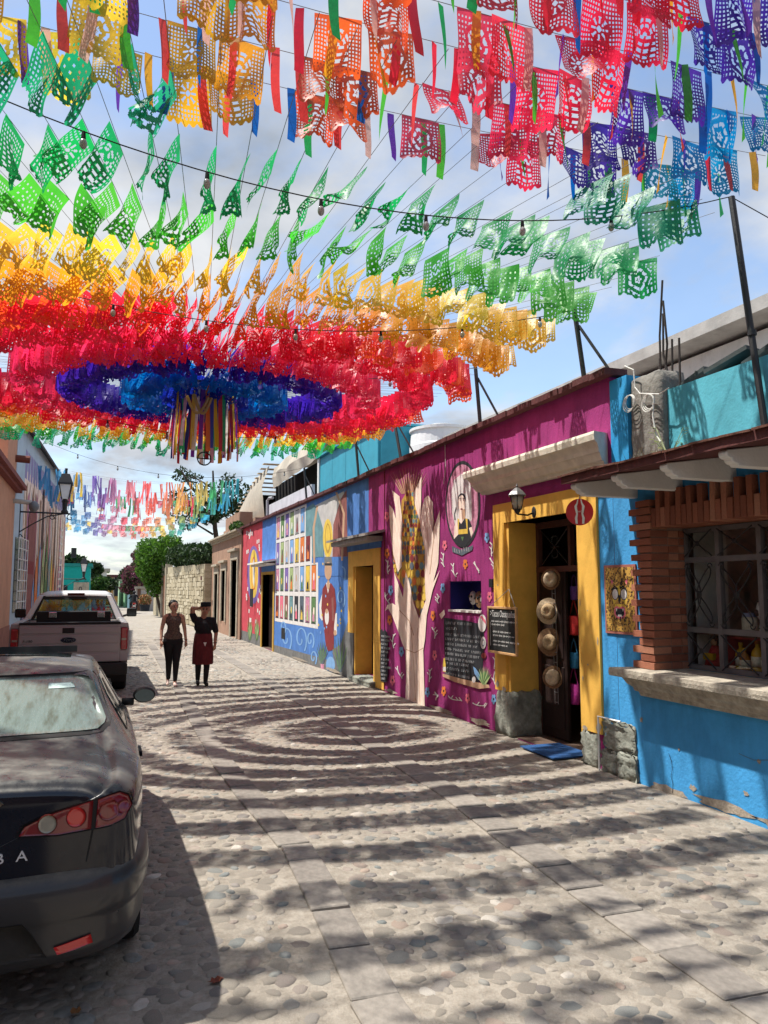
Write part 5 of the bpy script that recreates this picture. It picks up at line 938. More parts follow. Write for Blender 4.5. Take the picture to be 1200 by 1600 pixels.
def lpaint(name, polys, layer):
    m = MB()
    for k, (mat, pts) in enumerate(polys): m.add([LP(s, z, .003 * layer + .0005 * k) for s, z in pts], [tuple(range(len(pts)))], mat)
    m.build(name, t, None)
MP = []; MV = PVIO; cols = [PSKIN, PSKIN2, PPINKL, PSKIN, PWHITE, PSKIN2]
MP.append((PSKIN, [(1.6, 1.2), (Ls - .1, 1.2), (Ls - .1, 5.3), (1.6, 5.3)]))
for k in range(22): s = 1.6 + k * .61; MP.append((M('mural_lilac', (.30, .27, .47), .88, .15, 5), [(s, 5.05 + .03 * k % .2), (s + .42, 5.05), (s + .5, 5.85), (s + .02, 5.9)]))
for k in range(40): s = 1.7 + k * .335; MP.append((cols[k % 6], [(s, 1.2), (s + rs.uniform(.15, .3), 1.2), (s + rs.uniform(.15, .3), 5.0 + rs.uniform(-.5, .2)), (s, 5.0 + rs.uniform(-.5, .2))]))
MP += [(PBROWN, [(2.6, .8), (4.4, .8), (4.4, 4.2), (3.4, 4.7), (2.6, 4.0)]), (PMAR, [(2.8, 2.3), (4.2, 2.3), (4.2, 2.7), (2.8, 2.7)]), (M('mural_tower', (.10, .06, .05), .9, .2), [(5.9, 3.2), (6.5, 3.2), (6.45, 4.9), (6.2, 5.5), (5.95, 4.9)]), (MATS['mural_tower'], [(10.2, 2.5), (10.7, 2.5), (10.6, 5.0), (10.4, 5.4)])]
for (s, wdt, z0, z1, mt) in ((4.6, .8, .6, 3.0, PORA), (5.4, .7, .6, 3.4, PBLUE2), (6.3, .9, .4, 3.6, PLIME), (7.3, .9, .4, 3.9, PGREEN), (8.3, .8, .4, 3.5, PTEAL), (9.2, .7, .6, 3.2, PYEL), (10.0, .8, .5, 2.9, PORA), (11.0, .7, .6, 3.0, PBROWN), (12.0, .8, .6, 3.1, PPINKL), (13, .7, .6, 3.3, PVIO), (3.9, .6, .3, 2.2, PBLUE2), (14, .5, .5, 2.7, PBROWN), (2.0, .4, .3, 1.8, MATS['mural_lilac']), (1.9, .35, 2.4, 3.6, MATS['mural_lilac'])):
    MP.append((mt, [(s, z0), (s + wdt, z0), (s + wdt * .9, z0 + (z1 - z0) * .7), (s + wdt * .55, z1), (s + wdt * .15, z0 + (z1 - z0) * .75)])); MP.append((PDK if mt is PLIME else PSKIN2, circ(s + wdt * .5, z0 + (z1 - z0) * .6, wdt * .14, .35, 10)))
for k in range(10): MP.append((PWHITE, [(12.2 + .02 * k, 1.6 + .3 * k), (13.4, 1.62 + .3 * k), (13.4, 1.72 + .3 * k), (12.2 + .02 * k, 1.7 + .3 * k)]))
lpaint('village_mural', MP, 1)
wn = MB(); s0, s1, z0, z1 = .35, 2.15, 1.2, 3.25
wn.prism([LP(s0, z0, .004), LP(s1, z0, .004), LP(s1, z1, .004), LP(s0, z1, .004)], NB * .01); win = wn.build('window', t, M('dark_glass', (.03, .035, .04), .15, 0, bump=0, spec=.5))
m = MB()
for k in range(5): s = s0 + (s1 - s0) * k / 4; m.tube([LP(s, z0, .10), LP(s, z1, .10)], .016, 5)
for k in range(8): zz = z0 + (z1 - z0) * k / 7; m.tube([LP(s0, zz, .10), LP(s1, zz, .10)], .016, 5)
m.build('grille', win, WHITE)
# street lanterns on scrolled brackets
def street_lamp(base, reach, label, s=1.0):
    t = thing('street_lamp', base, label, 'street lamp', 'street lanterns'); b = Vector(base); e = b + Vector((reach, 0, 0))
    m = MB(); m.tube([b + Vector((0, 0, .02)), e + Vector((.15, 0, 0))], .025 * s, 6); m.tube([b + Vector((0, 0, -.62 * s)), b + Vector((reach * .3, 0, -.35 * s)), b + Vector((reach * .62, 0, -.1 * s)), e], .018 * s, 6); m.tube([b + Vector((.02, 0, -.95 * s)), b + Vector((.02, 0, .3 * s))], .025 * s, 6)
    m.tube([b + Vector((.02 + .10 * s * math.cos(a) * (1 - a / 9), 0, -.75 * s + .10 * s * math.sin(a) * (1 - a / 9))) for a in np.linspace(0, 7, 16)], .014 * s, 5); m.tube([e + Vector((.15 + .13 * s * math.cos(a) * (1 - a / 9), 0, -.12 * s + .13 * s * math.sin(a) * (1 - a / 9))) for a in np.linspace(1.6, 8, 16)], .014 * s, 5); m.tube([e + Vector((-.3 + .13 * s * math.cos(a) * (1 - a / 9), 0, -.12 * s + .13 * s * math.sin(a) * (1 - a / 9))) for a in np.linspace(1.6, 8, 16)], .014 * s, 5)
    m.build('bracket', t, IRON)
    m = MB(); m.lathe([(.09, 0), (.10, .06), (.06, .12), (.07, .3), (.1, .36), (.05, .42)], e, 8); m.build('stem', t, IRON)
    z = .42 * s + .0; zz = e + Vector((0, 0, .42))
    m = MB(); m.lathe([(.13 * s, 0), (.235 * s, .45 * s)], zz, 4, sq=True); m.build('glass', t, M('lamp_glass', (.78, .78, .76), .35, .05, bump=0))
    m = MB()
    for k in range(4): a = math.pi / 2 * (k + .5); m.tube([zz + Vector((.14 * s * math.cos(a), .14 * s * math.sin(a), 0)), zz + Vector((.25 * s * math.cos(a), .25 * s * math.sin(a), .45 * s))], .016 * s, 4)
    m.lathe([(.31 * s, .45 * s), (.30 * s, .50 * s), (.17 * s, .76 * s), (.16 * s, .78 * s), (.05 * s, .80 * s), (.05 * s, .93 * s), (.07 * s, .95 * s), (.02 * s, .97 * s)], zz, 4, sq=True); m.build('hood', t, IRON)
street_lamp((XL + .02, 23.6, 3.98), 1.18, 'black street lantern on a scrolled bracket by the mural house', .92)
q = aty(131, 893, 45); street_lamp((q.x - 1.1, 45, q.z - .42), 1.1, 'smaller black street lantern further down the street', .9)
t = thing('wall_spotlight', (XL, 22.2, 4.1), 'pale round spotlight fixed to the salmon corner', 'spotlight'); m = MB(); m.tube([(XL, 22.2, 4.15), (XL + .45, 22.2, 4.12)], .06, 8); m.build('arm', t, M('pale_metal', (.5, .47, .42), .5)); m = MB(); m.ell((XL + .5, 22.2, 4.02), .13, .13, .15, 12, 8); m.build('head', t, M('spot_grey', (.16, .16, .17), .4), smooth=True)
# unseen houses added behind the viewer so the car paint reflects dark
t = thing('added_cream_house', (-4, -4, 0), 'unseen cream house added beside the viewer on the parked cars side', 'house'); B('wall', t, M('cream_wall', (.42, .33, .22), .9, .15, 2), (-8, XL, -14, 5.95, -.02, 4.3)); B('door', t, DOORW, (XL - .02, XL + .03, -3.5, -2.3, 0, 2.4)); B('window', t, DOORW, (XL - .02, XL + .03, -8, -6.6, 1, 2.4)); B('cornice', t, MATS['cornice_red'], (XL - .2, XL + .12, -14, 5.95, 4.301, 4.42))
t = thing('added_terracotta_house', (7, -8, 0), 'unseen terracotta house added beside the viewer next to the blue shop', 'house'); B('wall', t, M('terracotta_wall', (.28, .11, .07), .9, .15, 2), (XW, 9, -15, .48, -.02, 4.2)); B('door', t, DOORW, (XW - .03, XW + .02, -4, -2.8, 0, 2.4)); B('window', t, DOORW, (XW - .03, XW + .02, -9, -7.6, 1, 2.4)); B('coping', t, MAROON, (XW - .08, XW + .3, -15, .48, 4.201, 4.28))
t = thing('added_corner_house', (1, -30, 0), 'unseen brown corner house added to close the street behind the viewer', 'house'); B('wall', t, M('corner_wall', (.16, .10, .07), .9, .15, 1), (-12, 14, -36, -28, -.02, 6.5)); B('door', t, BLACK, (.5, 1.9, -28, -27.95, 0, 2.6)); B('roof', t, MAROON, (-12.2, 14.2, -36.2, -27.7, 6.501, 6.7))
# far end of the street
TQG = M('teal_house_wall', (.01, .36, .31), .85, .08, 1)
q0, q1, q2 = aty(103, 885, 58), aty(141, 885, 58), aty(141, 925, 58)
t = thing('teal_house', ((q0.x + q1.x) / 2, 58, 0), 'small bright teal house end at the far bend of the street', 'house')
B('wall', t, TQG, (q0.x - 3, q1.x, 58, 64, 0, q0.z)); B('roof', t, M('teal_roof', (.02, .25, .22), .8), (q0.x - 3.1, q1.x + .15, 57.9, 64.1, q0.z + .001, q0.z + .22)); dq = aty(127, 920, 58); B('door', t, OST, (dq.x - .5, dq.x + .5, 57.93, 58, 0, dq.z + .45)); B('plaque', t, PDK, (dq.x - 1.5, dq.x - .9, 57.95, 58, 1.7, 2.1)); B('lantern', t, IRON, (dq.x - .75, dq.x - .4, 57.8, 58, 4.0, 4.7)); B('corner_trim', t, OST, (q0.x - 3, q0.x - 2.8, 57.9, 58, 0, q0.z))
text_mesh('door_mark', '0', .5, REARM((dq.x - .18, 57.92, dq.z - .2)), PDK, t, .005)
q0, q1 = aty(140, 893, 80), aty(167, 893, 80); t = thing('pale_house', ((q0.x + q1.x) / 2, 80, 0), 'pale two-storey house with a balcony behind the teal house', 'house'); B('wall', t, WHITE, (q0.x, q1.x, 80, 88, 0, q0.z)); B('window', t, PSLATE, (q0.x + .3, q0.x + .9, 79.9, 80, q0.z - 1.6, q0.z - .6)); B('window', t, PSLATE, (q1.x - .9, q1.x - .3, 79.9, 80, q0.z - 1.6, q0.z - .6)); B('balcony', t, PGREYW, (q0.x - .1, q1.x + .1, 79, 80, q0.z - 2.2, q0.z - 1.9)); B('roof', t, OST, (q0.x - .3, q1.x + .3, 79.6, 88.2, q0.z + .001, q0.z + .3))
q0, q1 = aty(166, 902, 95), aty(196, 902, 95); t = thing('ochre_house', ((q0.x + q1.x) / 2, 95, 0), 'ochre yellow house closing the far end of the street', 'house'); B('wall', t, M('far_ochre', (.50, .29, .10), .9, .1, .5), (q0.x - 1, q1.x + 6, 95, 103, 0, q0.z)); B('cornice', t, MAROON, (q0.x - 1.1, q1.x + 6, 94.8, 103, q0.z + .001, q0.z + .3)); wq = aty(187, 918, 95)
for dx in (-.6, 2.2, 4.4): f = B('window', t, PDK, (wq.x + dx, wq.x + dx + .8, 94.92, 95, 1.0, 3.2)); B('frame', f, OST, (wq.x + dx - .12, wq.x + dx, 94.9, 95, .9, 3.3), (wq.x + dx + .8, wq.x + dx + .92, 94.9, 95, .9, 3.3), (wq.x + dx - .12, wq.x + dx + .92, 94.89, 95, 3.3, 3.42))
for i, (u0, u1, v, Y, c, lab) in enumerate(((187, 196, 908, 86, (.35, .5, .33), 'pale mint green house front at the far right bend'), (196, 203, 912, 80, (.2, .4, .22), 'narrow green house front at the far right bend'), (203, 212, 914, 74, (.1, .2, .24), 'dark slate house front before the far bend'), (212, 222, 920, 68, (.5, .45, .4), 'pale wall with a brown door just beyond the green tree'))):
    a, b = aty(u0, v, Y), aty(u1, v, Y); t = thing('far_house', ((a.x + b.x) / 2, Y, 0), lab, 'house', 'house fronts at the far bend'); B('wall', t, M('far_wall_%d' % i, c, .9, .1, .8), (a.x, b.x + 3, Y, Y + 5.5, 0, a.z)); B('door', t, M('far_door_%d' % i, (.16, .08, .05) if i == 3 else tuple(x * .35 for x in c)), (a.x + .15, a.x + .15 + (b.x - a.x) * .5, Y - .05, Y, 0, 2.3)); B('eave', t, OST, (a.x - .1, b.x + 3, Y - .15, Y, a.z + .001, a.z + .2))
for i, (u, v, Y, s, mat, lab) in enumerate(((122, 880, 70, .9, LEAFD, 'dark tree directly above the teal roof'), (104, 880, 66, .8, LEAFD, 'dark tree between the mural house and the teal roof'), (146, 886, 75, .8, LEAFD, 'dark tree above the pale two-storey house'), (160, 905, 72, .9, LEAFD, 'dark tree standing before the ochre house'), (150, 915, 66, .7, LEAFM, 'low shrub beside the teal house wall'))):
    q = aty(u, v, Y); bush('far_tree', lab, [(q.x + rs.uniform(-.6, .6) * s, Y + rs.uniform(-.5, .5), q.z + rs.uniform(-.5, .3) * s, s * .8, s * .8, s * .7) for _ in range(4)], 900, .2, mat, (q.x, Y, 0), 'tree', None, 'trees at the far end', 20 + i)
t = thing('flower_pot', (3.4, 58, 0), 'dark planter of orange flowers at the foot of the stone wall', 'planter'); q = atz(226, 955, 0); 
t.location = q; ORG[t] = q; m = MB(); m.lathe([(.35, 0), (.42, .5), (.45, .55)], q, 12); m.build('pot', t, PDK); m = MB(); leaves(m, [(q.x, q.y, .95, .55, .5, .5)], 500, .1, seed=4); m.build('flowers', t, island_mat('orange_flower', [(0, (.1, .15, .04)), (.5, (.4, .2, .08)), (1, (.55, .2, .1))], .7, 0))

for i, (u, v, c, lab) in enumerate(((337, 1532, (.16, .04, .02), 'reddish brown fallen leaf on the cobbles near the sedan'), (118, 1580, (.2, .09, .03), 'pale brown fallen leaf in the shade behind the sedan'))):
    q = atz(u, v, .02); m = MB(); n_ = 10; a0 = 1.1 * i + .4
    pts = [(q.x + .03 * math.cos(a0 + 2 * math.pi * k / n_) * (1.5 if k in (0, 5) else .8), q.y + .024 * math.sin(a0 + 2 * math.pi * k / n_) * (1.3 if k % 2 else .9), .02 + .008 * (k % 2)) for k in range(n_)]
    m.add(pts + [(q.x, q.y, .018)], [(k, (k + 1) % n_, n_) for k in range(n_)]); tag(m.build('fallen_leaf', None, M('dry_leaf_%d' % i, c, .8, .3, 40), loc=(q.x, q.y, .018)), lab, 'leaf')
# ================================================================== SEDAN
def dusty_paint(name, col, dust, amt, rough=.18, sc_=7):
    m, n, l, p = new_mat(name); p.inputs['Coat Roughness'].default_value = .05; p.inputs['Specular IOR Level'].default_value = .32
    g = n.new('ShaderNodeNewGeometry'); s = n.new('ShaderNodeSeparateXYZ'); l.new(g.outputs['Normal'], s.inputs[0]); mr = n.new('ShaderNodeMapRange'); mr.inputs[1].default_value = .35; mr.inputs[2].default_value = .95; mr.inputs[3].default_value = .03; mr.inputs[4].default_value = 1; l.new(s.outputs[2], mr.inputs[0])
    t = n.new('ShaderNodeTexCoord'); no = n.new('ShaderNodeTexNoise'); no.inputs['Scale'].default_value = sc_; no.inputs['Detail'].default_value = 9; no.inputs['Roughness'].default_value = .7; l.new(t.outputs['Object'], no.inputs[0]); r = n.new('ShaderNodeValToRGB'); r.color_ramp.elements[0].position = .3; r.color_ramp.elements[1].position = .72; l.new(no.outputs[0], r.inputs[0])
    mm = n.new('ShaderNodeMath'); mm.operation = 'MULTIPLY'; l.new(mr.outputs[0], mm.inputs[0]); l.new(r.outputs[0], mm.inputs[1]); m2 = n.new('ShaderNodeMath'); m2.operation = 'MULTIPLY'; m2.inputs[1].default_value = amt; m2.use_clamp = True; l.new(mm.outputs[0], m2.inputs[0])
    c = n.new('ShaderNodeMix'); c.data_type = 'RGBA'; c.inputs[6].default_value = (*col, 1); c.inputs[7].default_value = (*dust, 1); l.new(m2.outputs[0], c.inputs[0]); l.new(c.outputs[2], p.inputs['Base Color'])
    rr = n.new('ShaderNodeMapRange'); rr.inputs[3].default_value = rough; rr.inputs[4].default_value = .75; l.new(m2.outputs[0], rr.inputs[0]); l.new(rr.outputs[0], p.inputs['Roughness']); inv_ = n.new('ShaderNodeMath'); inv_.operation = 'SUBTRACT'; inv_.inputs[0].default_value = .3; l.new(m2.outputs[0], inv_.inputs[1]); inv_.use_clamp = True; l.new(inv_.outputs[0], p.inputs['Coat Weight'])
    return m
CPAINT = dusty_paint('dark_car_paint', (.005, .007, .016), (.20, .19, .165), .95, .1)
CBUMP = dusty_paint('dusty_bumper', (.03, .03, .034), (.20, .185, .15), 1.1, .35, 4)
TRIM = M('black_trim', (.012, .012, .012), .6, .1, bump=0); CHROME = M('chrome', (.6, .6, .6), .15, 0, bump=0, metal=1); REDL = M('tail_red', (.19, .010, .014), .12, .1, 9, 0, spec=.6, coat=.5); REDB = M('lamp_bright_red', (.55, .015, .015), .12, 0, bump=0, spec=.6, coat=.5); CLEARL = M('lamp_clear', (.30, .28, .22), .15, .1, bump=0, spec=.6, coat=.5); RIMM = M('wheel_rim', (.25, .25, .25), .35, .1, metal=.7, bump=0)
def catmull(P, t):
    n = len(P) - 1; f = min(max(t, 0), 1) * n; i = min(int(f), n - 1); u = f - i; p0, p1, p2, p3 = P[max(i - 1, 0)], P[i], P[i + 1], P[min(i + 2, n)]
    return .5 * (2 * p1 + (p2 - p0) * u + (2 * p0 - 5 * p1 + 4 * p2 - p3) * u * u + (3 * p1 - p0 - 3 * p2 + p3) * u ** 3)
CX, CYR = -.585, 3.74
ST = [(.03, .70, .34, .905, .685, .60, .985), (.06, .74, .32, .92, .72, .625, 1.01), (.14, .785, .30, .932, .755, .645, 1.02), (.35, .815, .27, .945, .785, .645, 1.03), (.68, .84, .25, .96, .80, .63, 1.055), (.78, .842, .25, .962, .803, .625, 1.085), (1.05, .845, .24, .965, .805, .60, 1.215), (1.32, .85, .24, .965, .805, .575, 1.325), (1.5, .85, .23, .965, .805, .565, 1.365), (1.9, .85, .22, .96, .805, .56, 1.395), (2.4, .85, .22, .95, .80, .56, 1.385), (2.7, .85, .22, .945, .80, .57, 1.32), (3.2, .845, .22, .93, .79, .64, 1.02), (3.4, .84, .23, .91, .78, .64, .96), (3.8, .82, .25, .84, .74, .6, .88), (4.1, .76, .29, .72, .66, .5, .76), (4.22, .6, .35, .62, .52, .4, .66)]
def csec(s):
    y, w_, zb, zl, wb, wt, zt = s; mid = zl + (zt - zl) * .5
    return np.array([[0, y, zb], [w_ * .6, y, zb], [w_ * .93, y, zb + .04], [w_ * .985, y, .42 + (zb - .22) * .5], [w_, y, .60 + (zl - .96) * .5], [w_ * .995, y, zl - .14], [wb + (w_ - wb) * .55, y, zl - .035], [wb - .015, y, zl + .01], [wb * .45 + wt * .55, y, mid], [wt + .015, y, zt - .055], [wt - .05, y, zt - .018], [wt * .6, y, zt], [0, y, zt + .012]])
SEC = np.array([csec(s) for s in ST]); NS, NT = 80, 40; ctr = np.array([0, 0, .66])
SEC = np.concatenate([[ctr + (SEC[0] * [1, 0, 1] - ctr) * f + [0, y_, 0] for f, y_ in ((.03, -.012), (.55, -.006), (.93, .006))], SEC])
rows_ = []
for i in range(NS + 1):
    row = catmull(SEC, i / NS); rows_.append([catmull(row, j / NT) for j in range(NT + 1)])
def car_loft(rows):
    vs = []; fs = []; nt = len(rows[0]); full = 2 * nt - 1
    for r_ in rows: vs += [(-p[0], p[1], p[2]) for p in r_[::-1]] + [(p[0], p[1], p[2]) for p in r_[1:]]
    # ring goes top-left ... bottom centre at index nt-1 ... ; close the ring at the top
    for i in range(len(rows) - 1):
        for j in range(full - 1): fs.append((i * full + j, i * full + j + 1, (i + 1) * full + j + 1, (i + 1) * full + j))
    fs.append(tuple(range(full))); fs.append(tuple((len(rows) - 1) * full + j for j in range(full)))
    return vs, fs
cvs, cfs = car_loft([[p for p in r_] for r_ in rows_])
car = thing('sedan_car', (CX, CYR + 2.1, 0), 'dusty black sedan parked in front of the silver pickup', 'car')
m = MB(); m.add([(CX + a, CYR + b, c) for a, b, c in cvs], cfs); body = m.build('body', car, CPAINT, smooth=True)
CBV = BVHTree.FromPolygons([Vector((CX + a, CYR + b, c)) for a, b, c in cvs], cfs)
def dens(pts, step=.03):
    out = []
    for (a, b) in zip(pts, pts[1:] + pts[:1]):
        n = max(1, int(math.hypot(b[0] - a[0], b[1] - a[1]) / step)); out += [(a[0] + (b[0] - a[0]) * k / n, a[1] + (b[1] - a[1]) * k / n) for k in range(n)]
    return out
def drape(name, parent, outline, axis, bvh, off, mat, rings=6, smooth=True, thick=True):
    o = dens(outline); cx = sum(p[0] for p in o) / len(o); cy = sum(p[1] for p in o) / len(o); n = len(o); pts = []; last = None
    for k in range(rings, -1, -1):
        f = k / rings
        for p in (o if k else [(cx, cy)]):
            a, b = cx + (p[0] - cx) * f, cy + (p[1] - cy) * f
            if axis == 'y': s_, d = Vector((a, -50, b)), Vector((0, 1, 0))
            elif axis == 'x': s_, d = Vector((50, a, b)), Vector((-1, 0, 0))
            elif axis == 'X': s_, d = Vector((-50, a, b)), Vector((1, 0, 0))
            else: s_, d = Vector((a, b, 50)), Vector((0, 0, -1))
            h = bvh.ray_cast(s_, d)
            if h[0] is None: q = None
            else:
                nn = h[1] if h[1].dot(d) < 0 else -h[1]; q = h[0] + nn * off
            if q is None:
                g = Vector((a, CYR, b)) if axis == 'y' else Vector((CX + (1 if axis == 'x' else -1), a, b)) if axis in 'xX' else Vector((a, b, 2))
                h = bvh.find_nearest(g); q = h[0] + (g - h[0]).normalized() * off
            last = q; pts.append(q)
    m = MB(); fs = []
    for k in range(rings - 1): fs += [(k * n + i, k * n + (i + 1) % n, (k + 1) * n + (i + 1) % n, (k + 1) * n + i) for i in range(n)]
    k = rings - 1; fs += [(k * n + i, k * n + (i + 1) % n, rings * n) for i in range(n)]
    dv = {'y': Vector((0, 1, 0)), 'x': Vector((-1, 0, 0)), 'X': Vector((1, 0, 0)), 'z': Vector((0, 0, -1))}[axis]
    base = len(pts); pts += [p + dv * (off + .012) for p in pts[:n]]; fs += [(i, (i + 1) % n, base + (i + 1) % n, base + i) for i in range(n)]
    m.add(pts, fs); return m.build(name, parent, mat, smooth=smooth, fix=False)
def dirty_glass():
    m, n, l, p = new_mat('dusty_rear_glass'); p.inputs['Roughness'].default_value = .12; p.inputs['Specular IOR Level'].default_value = .7
    t = n.new('ShaderNodeTexCoord'); mp_ = n.new('ShaderNodeMapping'); mp_.inputs['Scale'].default_value = (16, 4, 4); mp_.inputs['Rotation'].default_value = (0, .5, 0); l.new(t.outputs['Object'], mp_.inputs[0])
    no = n.new('ShaderNodeTexNoise'); no.inputs['Scale'].default_value = 1.3; no.inputs['Detail'].default_value = 9; no.inputs['Roughness'].default_value = .7; l.new(mp_.outputs[0], no.inputs[0]); r = n.new('ShaderNodeValToRGB'); e = r.color_ramp.elements; e[0].position = .33; e[0].color = (.09, .10, .07, 1); e[1].position = .52; e[1].color = (.17, .22, .20, 1); l.new(no.outputs[0], r.inputs[0]); l.new(r.outputs[0], p.inputs['Base Color'])
    mr = n.new('ShaderNodeMapRange'); mr.inputs[3].default_value = .05; mr.inputs[4].default_value = .45; l.new(no.outputs[0], mr.inputs[0]); l.new(mr.outputs[0], p.inputs['Roughness']); return m
DGL = dirty_glass(); TINT = M('car_side_glass', (.02, .03, .03), .08, 0, bump=0, spec=.7)
rw = [(CX + a, z) for a, z in ((-.60, 1.085), (.60, 1.085), (.635, 1.10), (.642, 1.12), (.565, 1.285), (.54, 1.315), (.50, 1.325), (-.5, 1.325), (-.54, 1.315), (-.565, 1.285), (-.642, 1.12), (-.635, 1.10))]
drape('rear_window_surround', car, [(CX + (a - CX) * 1.05, 1.205 + (z - 1.205) * 1.13) for a, z in rw], 'y', CBV, .003, TRIM, 8)
drape('rear_window', car, rw, 'y', CBV, .007, DGL, 10)
drape('window_sticker', car, [(CX + .33, 1.268), (CX + .47, 1.268), (CX + .455, 1.292), (CX + .325, 1.292)], 'y', CBV, .010, M('sticker_mint', (.6, .75, .7), .6, 0, bump=0), 3)
for ax, sg in (('x', 1), ('X', -1)):
    drape('side_window', car, [(CYR + a, z) for a, z in ((1.28, 1.0), (2.05, .995), (2.05, 1.29), (1.62, 1.29), (1.42, 1.2))], ax, CBV, .006, TINT, 6); drape('side_window', car, [(CYR + a, z) for a, z in ((2.12, .995), (3.0, .985), (2.75, 1.16), (2.55, 1.27), (2.12, 1.29))], ax, CBV, .006, TINT, 6)
    drape('wheel_arch', car, [(CYR + .82 + .35 * math.cos(a), .30 + .36 * math.sin(a)) for a in np.linspace(-.25, 3.39, 26)], ax, CBV, .003, TRIM, 5); drape('wheel_arch', car, [(CYR + 3.42 + .35 * math.cos(a), .30 + .36 * math.sin(a)) for a in np.linspace(-.25, 3.39, 26)], ax, CBV, .003, TRIM, 5)
    drape('door_handle', car, [(CYR + 1.45, .80), (CYR + 1.65, .80), (CYR + 1.65, .83), (CYR + 1.45, .83)], ax, CBV, .03, CPAINT, 3)
    drape('door_seam', car, [(CYR + 2.085, .3), (CYR + 2.093, .3), (CYR + 2.093, .95), (CYR + 2.085, .95)], ax, CBV, .002, TRIM, 2); drape('rub_strip', car, [(CYR + 1.2, .56), (CYR + 3.05, .56), (CYR + 3.05, .60), (CYR + 1.2, .60)], ax, CBV, .012, TRIM, 3)
drape('windshield', car, [(CX - .55, CYR + 3.08), (CX + .55, CYR + 3.08), (CX + .5, CYR + 2.66), (CX - .5, CYR + 2.66)], 'z', CBV, .006, TINT, 6)
drape('sunroof', car, [(CX - .42, CYR + 1.95), (CX + .42, CYR + 1.95), (CX + .42, CYR + 2.35), (CX - .42, CYR + 2.35)], 'z', CBV, .004, TINT, 5)
m = MB(); m.prism([(CX - .45, CYR + 2.34, 1.395), (CX + .45, CYR + 2.34, 1.395), (CX + .45, CYR + 2.36, 1.44), (CX - .45, CYR + 2.36, 1.44)], (0, .012, 0)); m.build('sunroof_deflector', car, TRIM)
# trunk lid seam, chrome grip, letters
for sg in (-1, 1):
    drape('lid_seam', car, [(CX + sg * a, z) for a, z in ((.570, .66), (.576, .66), (.600, .80), (.604, .93), (.598, .93), (.594, .80))], 'y', CBV, .003, TRIM, 4)
    drape('lamp_gap', car, [(CX + sg * a, z) for a, z in ((.288, .796), (.31, .84), (.40, .878), (.50, .903), (.612, .926), (.70, .934), (.742, .912), (.76, .865), (.725, .812), (.66, .796), (.587, .792), (.45, .782))], 'y', CBV, .006, TRIM, 6)  # gap around the lamps painted as a dark outline, no real recess
    drape('tail_lamp', car, [(CX + sg * a, z) for a, z in ((.30, .80), (.32, .835), (.40, .87), (.50, .895), (.592, .915), (.587, .80), (.45, .79))], 'y', CBV, .012, REDL, 7)
    drape('tail_lamp', car, [(CX + sg * a, z) for a, z in ((.605, .80), (.612, .918), (.70, .925), (.735, .905), (.752, .865), (.72, .82), (.66, .805))], 'y', CBV, .012, REDL, 7)
    for (a, z, r_, mt) in ((.41, .838, .036, CLEARL), (.525, .855, .038, REDB), (.655, .865, .036, REDL), (.712, .87, .024, REDL)):
        drape('lamp_lens', car, [(CX + sg * a + r_ * math.cos(q) , z + r_ * math.sin(q)) for q in np.linspace(0, 6.283, 18)[:-1]], 'y', CBV, .018, mt, 4); drape('lamp_ring', car, [(CX + sg * a + r_ * 1.12 * math.cos(q), z + r_ * 1.12 * math.sin(q)) for q in np.linspace(0, 6.283, 18)[:-1]], 'y', CBV, .015, M('lamp_ring_red', (.2, .04, .035), .2, 0, bump=0), 3)
drape('lid_grip', car, [(CX - .28, .90), (CX + .215, .925), (CX + .235, .935), (CX + .22, .95), (CX - .22, .95), (CX - .28, .935)], 'y', CBV, .014, CHROME, 4)
text_mesh('lettering', 'B', .06, REARM((CX + .208, CYR - .017, .695)), M('letter_silver', (.7, .7, .7), .3, 0, bump=0), car, .004, 1.15); text_mesh('lettering', 'A', .06, REARM((CX + .292, CYR - .015, .697)), MATS['letter_silver'], car, .004, 1.15)
# bumper
pl_ = np.array([(0, -.052), (.3, -.05), (.5, -.04), (.63, -.018), (.705, .02), (.765, .08), (.812, .18), (.845, .34), (.856, .52)]); hp2 = [catmull(pl_, k / 12) for k in range(13)]
bs_ = [(-p[0], p[1]) for p in hp2[:0:-1]] + [(p[0], p[1]) for p in hp2]
prof = [(.09, .235), (.03, .25), (.004, .31), (.012, .40), (.0, .43), (-.014, .46), (-.016, .53), (-.008, .585), (.012, .615), (.06, .63)]
vs = []; fs = []
for i, (xx, yy) in enumerate(bs_):
    for (o_, z) in prof:
        k = 1 - o_ / .85; vs.append((CX + xx * k * .995, CYR + yy + (o_ if abs(xx) < .8 else o_ * .2), z + .02 * (xx / .85) ** 2))
nP = len(prof); fs = [(i * nP + j, (i + 1) * nP + j, (i + 1) * nP + j + 1, i * nP + j + 1) for i in range(24) for j in range(nP - 1)]
m = MB(); m.add(vs, fs); bump = m.build('bumper', car, CBUMP, smooth=True); BBV = BVHTree.FromPolygons([Vector(v) for v in vs], fs)
drape('plate_recess', car, [(CX - .37, .30), (CX + .43, .30), (CX + .33, .455), (CX - .3, .455)], 'y', BBV, .004, M('plate_recess_grey', (.035, .033, .03), .8, .2), 4)
for sg in (-1, 1): drape('reflector', car, [(CX + sg * a, z) for a, z in ((.47, .305), (.61, .325), (.60, .36), (.455, .335))], 'y', BBV, .007, M('reflector_red', (.55, .012, .015), .15, 0, bump=0, spec=.6, coat=.6), 3)
